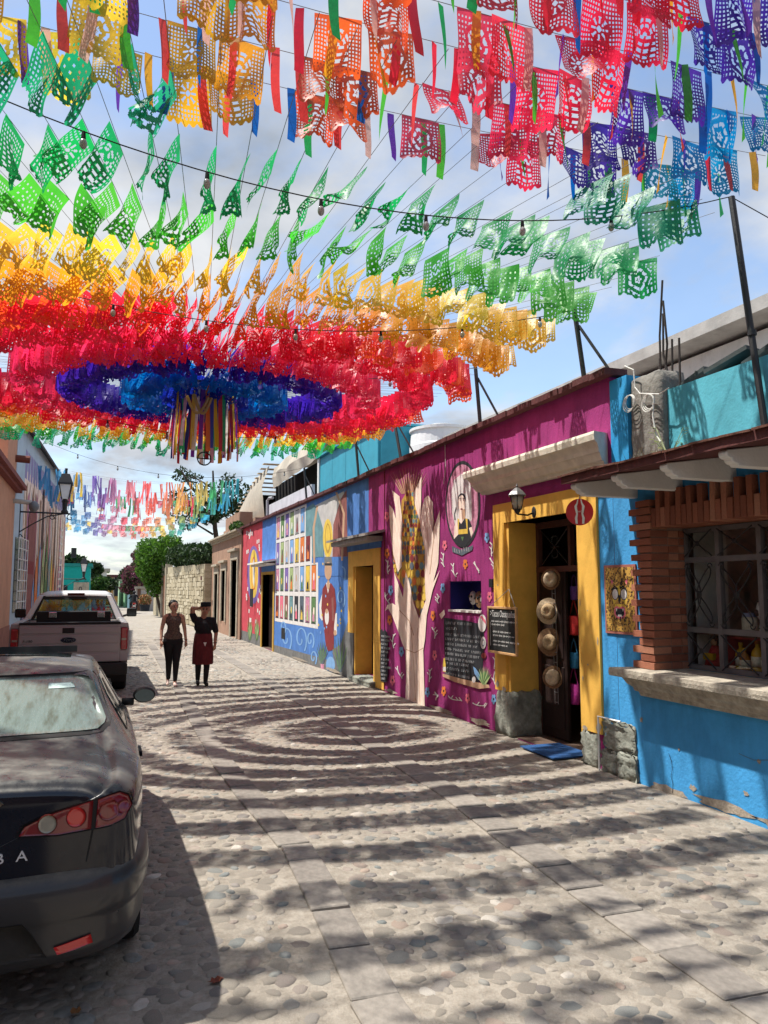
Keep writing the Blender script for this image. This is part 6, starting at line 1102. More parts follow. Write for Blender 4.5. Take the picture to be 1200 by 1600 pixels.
def wheel(parent, x, y, r, wd, side):
    m = MB(); m.lathe([(r * .62, -wd / 2), (r * .93, -wd / 2), (r, -wd * .36), (r, wd * .36), (r * .93, wd / 2), (r * .62, wd / 2)], (x, y, r), 32, axis='x'); w_ = m.build('wheel', parent, RUBBER, smooth=False)
    m = MB(); m.lathe([(r * .63, -wd * .4), (r * .63, wd * .4), (r * .55, wd * .42 * 1), (r * .2, wd * .3)], (x, y, r), 24, axis='x'); m.build('rim', w_, RIMM)
for sg in (-1, 1):
    wheel(car, CX + sg * .745, CYR + .82, .30, .19, sg); wheel(car, CX + sg * .745, CYR + 3.42, .30, .19, sg)
# door mirrors
for sg in (-1, 1):
    c = Vector((CX + sg * .955, CYR + 2.86, 1.0)); m = MB(); m.ell(c, .088, .055, .062, 16, 10); m.tube([c - Vector((sg * .08, 0, .05)), (CX + sg * .79, CYR + 2.88, .95)], .03, 8); mr_ = m.build('door_mirror', car, TRIM, smooth=True)
    m = MB(); m.add([c + Vector((.074 * math.cos(a), -.056, .049 * math.sin(a))) for a in np.linspace(0, 6.283, 22)[:-1]], [tuple(range(21))]); m.build('mirror_glass', mr_, M('mirror_silver', (.06, .08, .095), .03, 0, bump=0, metal=1))

# ================================================================== PICKUP
TX, TY = -.43, 14.2
TP = dusty_paint('silver_paint', (.34, .33, .325), (.42, .41, .38), .5, .25); TPLIT = dusty_paint('lit_silver_paint', (.60, .60, .61), (.5, .49, .46), .4, .25)  # cab roof and pillars: same silver with the sky's reflection put into colour
trk = thing('pickup_truck', (TX, TY + 2.8, 0), 'silver pickup truck parked behind the black sedan, seen from its tailgate', 'pickup truck')
W2 = .96
def tb(name, *boxes, mat=TP, bevel=.015, parent=None, seg=2): return B(name, parent or trk, mat, *[(TX + a, TX + b, TY + c, TY + d, e, f) for a, b, c, d, e, f in boxes], bevel=bevel, seg=seg)
# bed sides with a rounded profile
for sg in (-1, 1):
    pr = [(.84, .58), (.93, .60), (.955, .75), (.955, 1.0), (.95, 1.16), (.93, 1.25), (.90, 1.275), (.80, 1.275), (.80, .62)]
    m = MB(); m.prism([(TX + sg * a, TY + .10, z) for a, z in pr], (0, 2.15, 0)); m.build('bed_side', trk, TP, bevel=.01)
tb('bed_floor', (-.8, .8, .12, 2.2, .60, .66), mat=TRIM, bevel=0)
tg = tb('tailgate', (-.80, .80, .03, .10, .60, 1.245), bevel=.012)
tb('tailgate_cap', (-.805, .805, .015, .125, 1.246, 1.285), mat=TRIM, bevel=.01, parent=tg)
tb('tailgate_crease', (-.79, .79, .018, .032, 1.10, 1.20), (-.79, .79, .020, .032, .93, 1.06), (-.79, .79, .022, .032, .78, .90), bevel=.01, parent=tg); tb('tailgate_lower', (-.79, .79, .012, .031, .605, .74), bevel=.01, parent=tg)
tb('tailgate_handle', (-.13, .06, .008, .022, 1.10, 1.19), mat=TRIM, bevel=.015, parent=tg)
bx_, bz_ = TX - .03, .985; m = MB(); m.lathe([(1, 0), (1, .02), (.9, .025)], (0, 0, 0), 28, axis='y'); m.v = [(bx_ + a * .115, TY + .018 - b, bz_ + c * .045) for a, b, c in m.v]; m.build('badge', tg, M('badge_blue', (.01, .012, .03), .2, 0, bump=0)); m = MB(); m.lathe([(1.08, 0), (1.08, .012), (1, .012)], (0, 0, 0), 28, axis='y'); m.v = [(bx_ + a * .115, TY + .020 - b, bz_ + c * .047) for a, b, c in m.v]; m.build('badge_rim', tg, CHROME)
text_mesh('lettering', 'Ford', .085, REARM((bx_ - .083, TY - .0085, bz_ - .026)), CHROME, tg, .001, 1.0, shear=.35); text_mesh('lettering', 'F-150', .055, REARM((TX - .74, TY + .015, .955)), TRIM, tg, .003, 1.2, shear=.1)
RL = M('truck_lamp_red', (.33, .012, .02), .15, .1, 20, 0, spec=.6, coat=.5)
for sg in (-1, 1):
    tb('tail_lamp', (min(sg * .81, sg * .925), max(sg * .81, sg * .925), .055, .11, .80, 1.18), mat=RL, bevel=.02); tb('reverse_lamp', (min(sg * .825, sg * .905), max(sg * .825, sg * .905), .045, .056, .965, 1.0), mat=CLEARL, bevel=.004); tb('rear_corner', (min(sg * .80, sg * .935), max(sg * .80, sg * .935), .075, .14, .60, .79), bevel=.01); tb('rear_corner', (min(sg * .80, sg * .93), max(sg * .80, sg * .93), .07, .14, 1.185, 1.265), bevel=.01)
tb('bumper', (-.93, .93, -.10, .08, .38, .585), mat=TRIM, bevel=.03); tb('bumper_step', (-.4, .4, -.13, .06, .33, .45), mat=TRIM, bevel=.02); tb('bumper_reflector', (.30, .42, -.125, -.09, .585, .63), mat=REDB, bevel=.01)  # small red block on the bumper is a reflector, not a lamp
tb('chassis', (-.78, .78, .2, 5.1, .30, .59), mat=TRIM, bevel=0)
tb('toolbox', (-.66, .66, 1.75, 2.15, 1.15, 1.42), mat=TRIM, bevel=.015)
for xx in (-.38, .48): tb('toolbox_latch', (xx - .07, xx + .07, 1.735, 1.752, 1.30, 1.41), mat=CHROME, bevel=.01)
# cab: lower body, pillars, roof, panes
tb('cab_body', (-.94, .94, 2.28, 4.2, .55, 1.24), bevel=.03); tb('hood', (-.90, .90, 4.21, 5.45, .55, 1.14), bevel=.06); tb('front_bumper', (-.93, .93, 5.46, 5.6, .4, .7), mat=TRIM, bevel=.03)
rf = MB(); rfp = [(-.66, 2.62, 1.80), (.66, 2.62, 1.80), (.68, 3.4, 1.83), (.66, 3.75, 1.79), (-.66, 3.75, 1.79), (-.68, 3.4, 1.83)]
m = MB(); g_ = []
for yy, zz, ww in ((2.50, 1.725, .63), (2.58, 1.775, .655), (2.8, 1.805, .665), (3.3, 1.815, .67), (3.65, 1.795, .665), (3.82, 1.745, .65)):
    g_.append([(TX + s * ww, TY + yy, zz - (.055 if abs(s) == 1 else .012 if abs(s) > .7 else 0)) for s in (-1, -.85, -.4, 0, .4, .85, 1)])
m.add([p for r_ in g_ for p in r_] + [(p[0], p[1], p[2] - .045) for r_ in g_ for p in r_], [(i * 7 + j, i * 7 + j + 1, (i + 1) * 7 + j + 1, (i + 1) * 7 + j) for i in range(5) for j in range(6)] + [(42 + i * 7 + j, 42 + (i + 1) * 7 + j, 42 + (i + 1) * 7 + j + 1, 42 + i * 7 + j + 1) for i in range(5) for j in range(6)] + [(j, 42 + j, 42 + j + 1, j + 1) for j in range(6)] + [(35 + j, 36 + j, 78 + j, 77 + j) for j in range(6)] + [(i * 7, (i + 1) * 7, 42 + (i + 1) * 7, 42 + i * 7) for i in range(5)] + [(i * 7 + 6, 48 + i * 7, 48 + (i + 1) * 7, (i + 1) * 7 + 6) for i in range(5)]); m.build('cab_roof', trk, TPLIT, smooth=True)
for sg in (-1, 1):
    for (p0, p1, wd, dp) in (((.86, 2.30, 1.22), (.63, 2.52, 1.72), .075, .16), ((.90, 4.28, 1.2), (.645, 3.78, 1.73), .06, .08), ((.92, 3.25, 1.22), (.665, 3.2, 1.76), .05, .1)):
        m = MB(); a, b = Vector((TX + sg * p0[0], TY + p0[1], p0[2])), Vector((TX + sg * p1[0], TY + p1[1], p1[2])); m.add([a + Vector((x_, y_, 0)) for x_, y_ in ((-wd, -dp / 2), (wd * .6, -dp / 2), (wd * .6, dp / 2), (-wd, dp / 2))] + [b + Vector((x_, y_, 0)) for x_, y_ in ((-wd * .7, -dp / 2), (wd * .5, -dp / 2), (wd * .5, dp / 2), (-wd * .7, dp / 2))], [(0, 1, 5, 4), (1, 2, 6, 5), (2, 3, 7, 6), (3, 0, 4, 7), (0, 3, 2, 1), (4, 5, 6, 7)]); m.build('cab_pillar', trk, TPLIT, bevel=.012)
TG = glass_mat('cab_glass', (.55, .68, .62), .84)
def pane(name, pts, mat): m = MB(); m.prism([(TX + a, TY + b, c) for a, b, c in pts], (0, .006, 0)); return m.build(name, trk, mat)
pane('rear_window', [(-.80, 2.305, 1.235), (.80, 2.305, 1.235), (.60, 2.51, 1.70), (-.60, 2.51, 1.70)], TG)
for nm, q in (('window_edge', [(-.82, -.745, 1.235, 1.70, -.62, -.575), (.745, .82, 1.235, 1.70, .575, .62)]),):
    for (a, b, z0, z1, c, d) in q: pane(nm, [(a, 2.30, z0), (b, 2.30, z0), (d, 2.505, z1), (c, 2.505, z1)], TRIM)
pane('window_edge', [(-.62, 2.475, 1.64), (.62, 2.475, 1.64), (.60, 2.505, 1.71), (-.60, 2.505, 1.71)], TRIM); pane('window_edge', [(-.82, 2.295, 1.225), (.82, 2.295, 1.225), (.80, 2.315, 1.26), (-.80, 2.315, 1.26)], TRIM)
pane('windshield', [(-.82, 4.26, 1.24), (.82, 4.26, 1.24), (.62, 3.80, 1.72), (-.62, 3.80, 1.72)], TG)
SEATM = M('seat_cloth', (.07, .065, .06), .9, .2)
for xx in (-.42, .42):
    tb('seat', (xx - .24, xx + .24, 2.75, 2.9, .8, 1.36), mat=SEATM, bevel=.05, seg=3); tb('headrest', (xx - .14, xx + .14, 2.77, 2.87, 1.38, 1.54), mat=SEATM, bevel=.04, seg=3)
tb('rear_view_mirror', (-.12, .16, 3.78, 3.82, 1.60, 1.67), mat=TRIM, bevel=.02); tb('dashboard', (-.8, .8, 3.9, 4.25, 1.1, 1.27), mat=TRIM, bevel=.03)
m = MB(); m.tube([(TX - .42 + .18 * math.cos(a), TY + 3.75, 1.25 + .18 * math.sin(a)) for a in np.linspace(0, 6.283, 20)], .014, 5); m.build('steering_wheel', trk, TRIM)
tb('high_brake_lamp', (-.16, .16, 2.47, 2.52, 1.725, 1.765), mat=M('dark_red_lens', (.08, .012, .012), .2, 0, bump=0), bevel=.006)
for sg in (-1, 1):
    m = MB(); c = Vector((TX + sg * 1.13, TY + 4.0, 1.33)); m.boxm(Matrix.Translation(c), .21, .1, .19); mi_ = m.build('door_mirror', trk, TRIM, bevel=.03, seg=3); m = MB(); m.boxm(Matrix.Translation(c + Vector((0, -.052, 0))), .17, .004, .15); m.build('mirror_glass', mi_, M('dark_mirror', (.06, .07, .08), .05, 0, bump=0, metal=1)); m = MB(); m.tube([c - Vector((sg * .08, 0, .05)), (TX + sg * .92, TY + 4.0, 1.24)], .025, 6); m.build('mirror_arm', mi_, TRIM)
    wheel(trk, TX + sg * .83, TY + 1.15, .37, .24, sg); wheel(trk, TX + sg * .83, TY + 4.6, .37, .24, sg); tb('mud_flap', (min(sg * .68, sg * .93), max(sg * .68, sg * .93), .72, .74, .18, .6), mat=TRIM, bevel=0)
    tb('wheel_arch', (min(sg * .60, sg * .958), max(sg * .6, sg * .958), .74, 1.56, .40, .80), mat=TRIM, bevel=.12, seg=4)

# ================================================================== PEOPLE
def capsule(bm, a, b, ra, rb, flat=None):
    for c, r_ in ((Vector(a), ra), (Vector(b), rb)): bmesh.ops.create_icosphere(bm, subdivisions=2, radius=r_, matrix=Matrix.Translation(c))
    bmesh.ops.delete(bm, geom=bm.faces[:], context='FACES_ONLY'); bmesh.ops.delete(bm, geom=bm.edges[:], context='EDGES_FACES')
    h = bmesh.ops.convex_hull(bm, input=bm.verts[:], use_existing_faces=False)
    bmesh.ops.delete(bm, geom=[v for v in bm.verts if not v.link_faces], context='VERTS')
def person(prims, mats, origin, label, rz=0, scale=1, voxel=.011, name='person'):
    # prims: (a, b, ra, rb, material key): one continuous skin over all of them
    t = thing(name, origin, label, 'person', None, rz); t.scale = (scale,) * 3
    bm = bmesh.new()
    for (a, b, ra, rb, k) in prims:
        b2 = bmesh.new(); capsule(b2, a, b, ra, rb); me_ = bpy.data.meshes.new('tmp'); b2.to_mesh(me_); b2.free(); bm.from_mesh(me_); bpy.data.meshes.remove(me_)
    me = bpy.data.meshes.new('body'); bm.to_mesh(me); bm.free(); o = bpy.data.objects.new('body', me); COL.objects.link(o)
    rm = o.modifiers.new('r', 'REMESH'); rm.mode = 'VOXEL'; rm.voxel_size = voxel; sm_ = o.modifiers.new('s', 'SMOOTH'); sm_.iterations = 3; sm_.factor = .5
    dg = bpy.context.evaluated_depsgraph_get(); me2 = bpy.data.meshes.new_from_object(o.evaluated_get(dg)); bpy.data.objects.remove(o)
    keys = list(mats); me2.materials.clear()
    for k in keys: me2.materials.append(mats[k])
    cen = np.array([p.center for p in me2.polygons]); best = np.full(len(cen), 1e9); idx = np.zeros(len(cen), int)
    for (a, b, ra, rb, k) in prims:
        a, b = np.array(a), np.array(b); ab = b - a; tt = np.clip(((cen - a) @ ab) / max(ab @ ab, 1e-9), 0, 1); d = np.linalg.norm(cen - (a + tt[:, None] * ab), axis=1) - (ra + (rb - ra) * tt)
        u = d < best; best[u] = d[u]; idx[u] = keys.index(k)
    me2.polygons.foreach_set('material_index', idx.tolist()); me2.polygons.foreach_set('use_smooth', [True] * len(me2.polygons)); me2.name = 'body'
    o = bpy.data.objects.new('body', me2); link(o, t); return t
SKINM = M('skin_light', (.50, .30, .21), .55, .06, 20, 0); SKIND = M('skin_tan', (.33, .17, .11), .55, .06, 20, 0); HAIRM = M('hair_dark', (.018, .012, .01), .5, .3, 60, 0)
TOPM = M('brown_patterned_top', (.11, .075, .06), .85, .7, 60, 0); LEGM = M('black_leggings', (.010, .010, .012), .8, .1, bump=0); SHOEP = M('pink_shoe', (.62, .46, .40), .6, .1, bump=0); TEE = M('black_tee', (.009, .009, .012), .85, .2, bump=0); SHOEB = M('black_shoe', (.010, .010, .010), .5, .1, bump=0); APR = M('maroon_apron', (.10, .012, .016), .9, .25, 8, .3, 20)
def hand_prims(w_, d, side, k, s=1):
    # wrist point w_, direction d of the hand, side = thumb direction
    w_, d, side = Vector(w_), Vector(d).normalized(), Vector(side).normalized(); n = d.cross(side).normalized(); out = [(tuple(w_), tuple(w_ + d * .075 * s), .026 * s, .034 * s, k)]
    for i in range(4):
        b = w_ + d * .08 * s + side * (.026 - .0175 * i) * s; ln = (.068, .078, .072, .055)[i] * s; mid = b + d * ln * .55 + n * .012; out += [(tuple(b), tuple(mid), .0095, .009, k), (tuple(mid), tuple(mid + (d * .75 + n * .55).normalized() * ln * .5), .009, .0075, k)]
    b = w_ + d * .025 * s + side * .028 * s; e = b + (d * .7 + side * .7).normalized() * .045 * s; out += [(tuple(b), tuple(e), .012, .0105, k), (tuple(e), tuple(e + d * .03 * s), .0105, .0085, k)]
    return out
def head_prims(c, k, look=(0, -1, 0)):
    c = Vector(c); f = Vector(look).normalized(); r_ = f.cross(Vector((0, 0, 1))).normalized(); P = lambda a, b, z: tuple(c + r_ * a + f * b + Vector((0, 0, z)))
    return [(P(0, -.012, .035), P(0, .0, .03), .088, .086, k), (P(0, .012, -.03), P(0, .025, -.075), .068, .042, k), (P(0, .082, .005), P(0, .098, -.02), .012, .014, k), (P(.075, -.005, -.005), P(.078, -.01, -.03), .016, .011, k), (P(-.075, -.005, -.005), P(-.078, -.01, -.03), .016, .011, k), (P(0, .075, -.058), P(0, .076, -.062), .016, .014, k)], P
def face_bits(t, P):
    for sg in (-1, 1):
        m = MB(); m.ell(P(sg * .032, .080, .008), .014, .008, .008, 8, 5); e = m.build('eye', t, M('eye_dark', (.02, .015, .012), .3, 0, bump=0), smooth=True, ); e.location = (0, 0, 0)
        m = MB(); m.ell(P(sg * .033, .084, .030), .020, .008, .005, 8, 4); m.build('eyebrow', t, HAIRM, smooth=True)
    m = MB(); m.ell(P(0, .086, -.056), .024, .008, .008, 8, 5); m.build('mouth', t, M('lips', (.30, .10, .08), .5, 0, bump=0), smooth=True)
class Local:   # builds child meshes in a thing's own coordinates
    pass
def local(t): ORG[t] = Vector((0, 0, 0)); return t
# woman: walking towards the camera
pr = []
S = 'skin'
pr += [((0, 0, .93), (0, -.01, 1.02), .125, .112, 'top'), ((-.06, 0, .92), (.06, 0, .92), .12, .12, 'top'), ((-.015, -.01, 1.02), (.015, -.01, 1.05), .116, .116, 'top'), ((0, -.01, 1.05), (0, -.02, 1.20), .115, .12, 'top'), ((-.06, -.035, 1.20), (.06, -.035, 1.20), .085, .085, 'top'), ((-.085, -.01, 1.27), (.085, -.01, 1.27), .06, .06, 'top'), ((-.125, 0, 1.325), (.125, 0, 1.325), .045, .045, S), ((-.078, -.045, 1.25), (-.082, -.01, 1.345), .038, .034, 'top'), ((.078, -.045, 1.25), (.082, -.01, 1.345), .038, .034, 'top'), ((-.07, .045, 1.22), (.07, .045, 1.22), .07, .07, 'top'), ((0, 0, 1.32), (0, -.01, 1.41), .052, .048, S), ((-.08, -.01, .84), (.08, -.01, .84), .112, .112, 'leg')]
pr += [((-.085, -.01, .82), (-.062, .05, .47), .104, .068, 'leg'), ((-.062, .05, .47), (-.055, .17, .14), .068, .044, 'leg'), ((-.065, .17, .16), (-.065, .18, .08), .035, .03, S), ((-.065, .18, .075), (-.075, .08, .035), .032, .03, 'shoe'), ((-.075, .08, .035), (-.08, .03, .03), .032, .024, 'shoe')]
pr += [((.085, -.01, .82), (.058, -.09, .46), .104, .068, 'leg'), ((.058, -.09, .46), (.045, -.13, .13), .068, .042, 'leg'), ((.045, -.13, .14), (.045, -.13, .07), .035, .032, S), ((.045, -.12, .045), (.045, -.26, .033), .04, .034, 'shoe')]
pr += [((-.165, 0, 1.30), (-.215, .03, 1.06), .046, .037, S), ((-.215, .03, 1.06), (-.225, -.07, .86), .036, .025, S), ((.165, 0, 1.30), (.215, .03, 1.06), .046, .037, S), ((.215, .03, 1.06), (.24, -.01, .84), .036, .025, S)]
pr += hand_prims((-.225, -.07, .86), (.12, -.1, -1), (.3, -1, 0), S) + hand_prims((.24, -.01, .84), (.0, -.05, -1), (-.2, -1, 0), S)
hp_, Pw = head_prims((0, -.02, 1.49), S, (.35, -1, -.05)); pr += hp_
wo = person(pr, {'skin': SKINM, 'top': TOPM, 'leg': LEGM, 'shoe': SHOEP}, (1.36, 15.35, .012), 'woman in a brown sleeveless top and black leggings walking down the street', scale=1.0); local(wo); face_bits(wo, Pw)
m = MB(); c = Vector(Pw(0, -.022, .05)); m.ell(c, .098, .098, .092, 16, 10); m.v = [p for p in m.v]; keep = []
hb = MB(); hb.ell(Pw(0, -.03, .045), .096, .094, .094, 18, 12); hb.ell(Pw(0, -.125, .03), .045, .045, .05, 10, 8); hb.build('hair', wo, HAIRM, smooth=True)
m = MB(); m.tube([(-.228 + .028 * math.cos(a), -.055 + .028 * math.sin(a), .885) for a in np.linspace(0, 6.283, 14)], .006, 5); m.build('bracelet', wo, M('bracelet', (.2, .03, .03), .5)); m = MB(); m.tube([(.238 + .028 * math.cos(a), -.005 + .028 * math.sin(a), .865) for a in np.linspace(0, 6.283, 14)], .006, 5); m.build('bracelet', wo, TRIM)
# man: black tee, maroon apron, flat cap, one arm raised behind his head
pr = []
pr += [((-.05, 0, .86), (.05, 0, .86), .125, .125, 'tee'), ((0, 0, .9), (0, -.01, 1.12), .128, .132, 'tee'), ((-.075, .005, 1.10), (.075, .005, 1.10), .108, .108, 'tee'), ((-.085, .0, 1.18), (.085, .0, 1.18), .098, .098, 'tee'), ((-.13, 0, 1.23), (.13, 0, 1.23), .068, .068, 'tee'), ((-.05, 0, .95), (.05, 0, .95), .118, .118, 'tee'), ((0, 0, 1.24), (0, -.02, 1.36), .058, .054, S)]
pr += [((-.08, 0, .80), (-.085, -.03, .44), .10, .068, 'leg'), ((-.085, -.03, .44), (-.08, .06, .11), .066, .045, 'leg'), ((-.08, .06, .06), (-.09, -.08, .035), .042, .036, 'shoe'), ((.08, 0, .80), (.07, -.08, .44), .10, .068, 'leg'), ((.07, -.08, .44), (.05, -.10, .10), .066, .045, 'leg'), ((.05, -.08, .055), (.055, -.24, .035), .043, .036, 'shoe')]
pr += [((-.165, 0, 1.24), (-.215, -.05, 1.34), .068, .062, 'tee'), ((-.215, -.05, 1.34), (-.225, -.08, 1.46), .050, .046, S), ((-.225, -.08, 1.46), (-.10, .05, 1.46), .044, .034, S)]
pr += hand_prims((-.10, .05, 1.46), (1, .35, -.1), (0, -.2, 1), S, .95)
pr += [((.175, 0, 1.23), (.235, .01, 1.03), .064, .058, 'tee'), ((.235, .01, 1.03), (.245, .01, .99), .043, .041, S), ((.245, .01, .99), (.215, -.09, .77), .041, .029, S)] + hand_prims((.215, -.09, .77), (-.15, -.1, -1), (-.5, -1, 0), S)
hp_, Pm = head_prims((.03, -.03, 1.44), S, (-.25, -1, -.1)); pr += hp_
mn = person(pr, {'skin': SKIND, 'tee': TEE, 'leg': LEGM, 'shoe': SHOEB}, (1.92, 15.3, .012), 'person in black tee, flat cap and maroon apron, one hand raised behind the head', scale=1.0); local(mn); face_bits(mn, Pm)
m = MB(); f = Vector((-.25, -1, 0)).normalized(); c = Vector(Pm(0, -.01, .075)); m.lathe([(.099, -.02), (.101, .0), (.101, .055), (.095, .065), (.03, .07)], c, 20); m.build('cap', mn, TEE, smooth=False)
m = MB(); vs = []; NA = 22; ZA = (.98, .90, .75, .55, .40)
for j, z in enumerate(ZA):
    for i in range(NA):
        a = R(-200) + R(220) * i / (NA - 1); rx_ = (.165, .172, .185, .19, .185)[j]; ry_ = (.145, .155, .165, .175, .165)[j]; wv = .010 * math.sin(a * 7) * j * .5; vs.append((( rx_ + wv) * math.cos(a), (ry_ + wv) * math.sin(a) - .02 - .02 * (j > 2), z))
m.add(vs, [(j * NA + i, j * NA + i + 1, (j + 1) * NA + i + 1, (j + 1) * NA + i) for j in range(4) for i in range(NA - 1)]); m.build('apron', mn, APR, smooth=True)
m = MB(); m.add([(-.02, -.205, .82), (.04, -.205, .82), (.012, -.208, .745)], [(0, 1, 2)]); m.build('apron_mark', mn, PWHITE)
m = MB(); m.tube([(.218 + .034 * math.cos(a), -.07 + .034 * math.sin(a), .80) for a in np.linspace(0, 6.283, 14)], .008, 5); m.build('wristwatch', mn, TRIM)
# rider on a motorcycle far down the street
RX, RY = 2.5, 61.0
t = thing('motorcycle', (RX, RY, 0), 'distant motorcycle with a red tail lamp ridden away down the street', 'motorcycle')
for dy in (0, 1.25): m = MB(); m.lathe([(.2, -.05), (.3, -.045), (.3, .045), (.2, .05)], (RX, RY + dy, .3), 20, axis='x'); m.build('wheel', t, RUBBER)
m = MB(); m.ell((RX, RY + .75, .82), .16, .35, .16); m.ell((RX, RY + .6, .5), .16, .3, .2); m.build('body', t, M('moto_red', (.3, .03, .02), .35), smooth=True); B('seat', t, TRIM, (RX - .13, RX + .13, RY - .1, RY + .55, .78, .88), bevel=.03); B('tail_lamp', t, REDB, (RX - .1, RX + .1, RY - .18, RY - .12, .7, .8)); B('plate', t, WHITE, (RX - .1, RX + .1, RY - .2, RY - .18, .5, .62)); m = MB(); m.tube([(RX - .35, RY + .95, 1.1), (RX, RY + 1.05, 1.02), (RX + .35, RY + .95, 1.1)], .02, 6); m.build('handlebar', t, IRON)
pr = [((0, .25, .92), (0, .35, 1.3), .16, .17, 'tee'), ((-.13, .36, 1.36), (.13, .36, 1.36), .075, .075, 'tee'), ((0, .38, 1.4), (0, .4, 1.48), .06, .06, S), ((0, .4, 1.58), (0, .42, 1.6), .12, .12, 'helm')]
for s in (-1, 1): pr += [((s * .1, .25, .9), (s * .24, .7, .75), .1, .07, 'leg'), ((s * .24, .7, .75), (s * .22, .55, .35), .065, .05, 'leg'), ((s * .22, .55, .3), (s * .23, .7, .27), .05, .045, 'shoe'), ((s * .2, .36, 1.32), (s * .36, .6, 1.12), .065, .05, 'tee'), ((s * .36, .6, 1.12), (s * .34, .9, 1.12), .045, .035, 'tee')]
person(pr, {'skin': SKIND, 'tee': TEE, 'leg': LEGM, 'shoe': SHOEB, 'helm': BLACK}, (RX, RY, 0), 'rider in black sitting on the distant motorcycle', voxel=.025)

# ================================================================== PAPER FLAG CANOPIES
def flag_mesh(kind, shape, w_=.42, h_=.42, n=44):
    rg = random.Random(kind * 31 + shape * 7); ph1, ph2 = rg.uniform(0, 6), rg.uniform(0, 6); amp = (.02, .035, .05)[shape % 3]; cu_ = (.0, .05, -.05)[shape % 3]; tw = rg.uniform(-.12, .12)
    def hole(i, j):
        u, v = (i + .5) / n, (j + .5) / n     # v from the top
        sc_ = .055 * (1 - abs(math.sin(math.pi * u * 6)))
        if v > 1 - sc_ - .002: return True
        if v < .075 or u < .035 or u > .965 or v > .92: return False
        if v > .86: return (i % 5 in (1, 2)) and v < .90
        x, y = (u - .5) * 2, (v - .5) * 2
        r_ = math.hypot(x * 1.15, y * 1.05); a = math.atan2(y, x)
        if kind == 0:        # lattice with a solid flower
            if r_ < .5:
                if r_ < .1: return True
                if .16 < r_ < .40: return math.cos(a * 8) > .35
                return False
            return (i % 4 in (1, 2)) and (j % 4 in (1, 2))
        if kind == 1:        # figure under arches, lattice at the sides
            if abs(x) < .48:
                if y < -.1: q = math.hypot(x, (y + .1) * 1.0); return (.28 < q < .38 or .45 < q < .55) and math.cos(a * 9) > -.5 or q < .12
                return (int((y + .1) * 9) % 2 == 0) and abs(math.sin(x * 9 + y * 3)) > .55
            return (i % 4 in (1, 2)) and (j % 4 in (1, 2))
        if kind == 2:        # petals and curls
            if r_ < .78: return (math.sin(r_ * 17 + .8 * math.cos(a * 5)) > .25) and abs(math.cos(a * 4 + r_ * 2)) > .28
            return (i % 5 in (1, 2)) and (j % 5 in (1, 2))
        if kind == 4: return (i % 6 in (1, 2)) and (j % 6 in (1, 2)) and r_ > .35 or .2 < r_ < .3 and math.cos(a * 6) > .2
        return (i % 4 in (1, 2)) and (j % 4 in (1, 2)) and not (r_ < .3)
    vid = {}; vs = []; fs = []
    def V(i, j):
        if (i, j) in vid: return vid[(i, j)]
        u, v = i / n, j / n; x = (u - .5) * w_ * (1 - .06 * v * abs(tw)); z = -v * h_
        y = (amp * math.sin(2.2 * u * math.pi + ph1) * v + .03 * math.sin(5 * u + 4 * v + ph2) * v + cu_ * v * v * 1.4 + tw * .4 * (u - .5) * v)
        z += abs(cu_) * v * v * .35 + .018 * math.sin(3 * u * math.pi + ph2) * v
        x += .03 * tw * v
        vid[(i, j)] = len(vs); vs.append((x, y, z)); return vid[(i, j)]
    for i in range(n):
        for j in range(n):
            if not hole(i, j): fs.append((V(i, j), V(i + 1, j), V(i + 1, j + 1), V(i, j + 1)))
    me = bpy.data.meshes.new('flag'); me.from_pydata(vs, [], fs); me.polygons.foreach_set('use_smooth', [True] * len(fs)); me.materials.append(PAPER); return me
FM = {(k, s): flag_mesh(k, s) for k in range(5) for s in range(3)}
FB = {(k, s): flag_mesh(k, s, n=60) for k in range(3) for s in range(2)}
def streamer_mesh(s):
    rg = random.Random(s); n = 14; vs = []; a0 = rg.uniform(0, 6)
    for j in range(n + 1):
        v = j / n; tw = a0 * .1 + 1.3 * v * rg.choice((1, 1)); wd = .028 + .018 * v; cx, cy = .018 * math.sin(3 * v + a0) * v, .03 * math.cos(2.5 * v + a0) * v
        vs += [(cx - wd * math.cos(tw * .6), cy - wd * math.sin(tw * .6), -v * .36), (cx + wd * math.cos(tw * .6), cy + wd * math.sin(tw * .6), -v * .36)]
    me = bpy.data.meshes.new('streamer'); me.from_pydata(vs, [], [(2 * j, 2 * j + 1, 2 * j + 3, 2 * j + 2) for j in range(n)]); me.polygons.foreach_set('use_smooth', [True] * n); me.materials.append(PAPER); return me
SM = [streamer_mesh(s) for s in range(6)]
C_NAVY, C_BLUE, C_PURP, C_PINK, C_RED, C_ORED, C_AMB, C_YEL, C_LIME, C_GRN, C_TEAL = (.01, .035, .42), (.0, .17, .55), (.07, .02, .46), (.85, .04, .13), (.80, .02, .05), (.88, .12, .025), (.78, .37, .02), (.80, .53, .045), (.07, .47, .035), (.008, .34, .09), (.012, .33, .16)
HUB = Vector((1.30, 10.7, 4.74))
RING = [(.34, C_NAVY), (.80, C_BLUE), (1.40, C_PURP), (1.80, C_PINK), (2.32, (.84, .02, .07)), (2.70, C_RED), (3.28, C_AMB), (3.90, C_YEL), (4.58, C_LIME), (5.28, C_GRN), (6.0, C_TEAL)]
rf_ = random.Random(21); NSTR = 156
wm = bpy.data.meshes.new('wire'); _m = MB(); _m.tube([(0, 0, 0), (1, 0, 0)], 1, 4, caps=False); wm.from_pydata(_m.v, [], _m.f); wm.materials.append(WIREL)
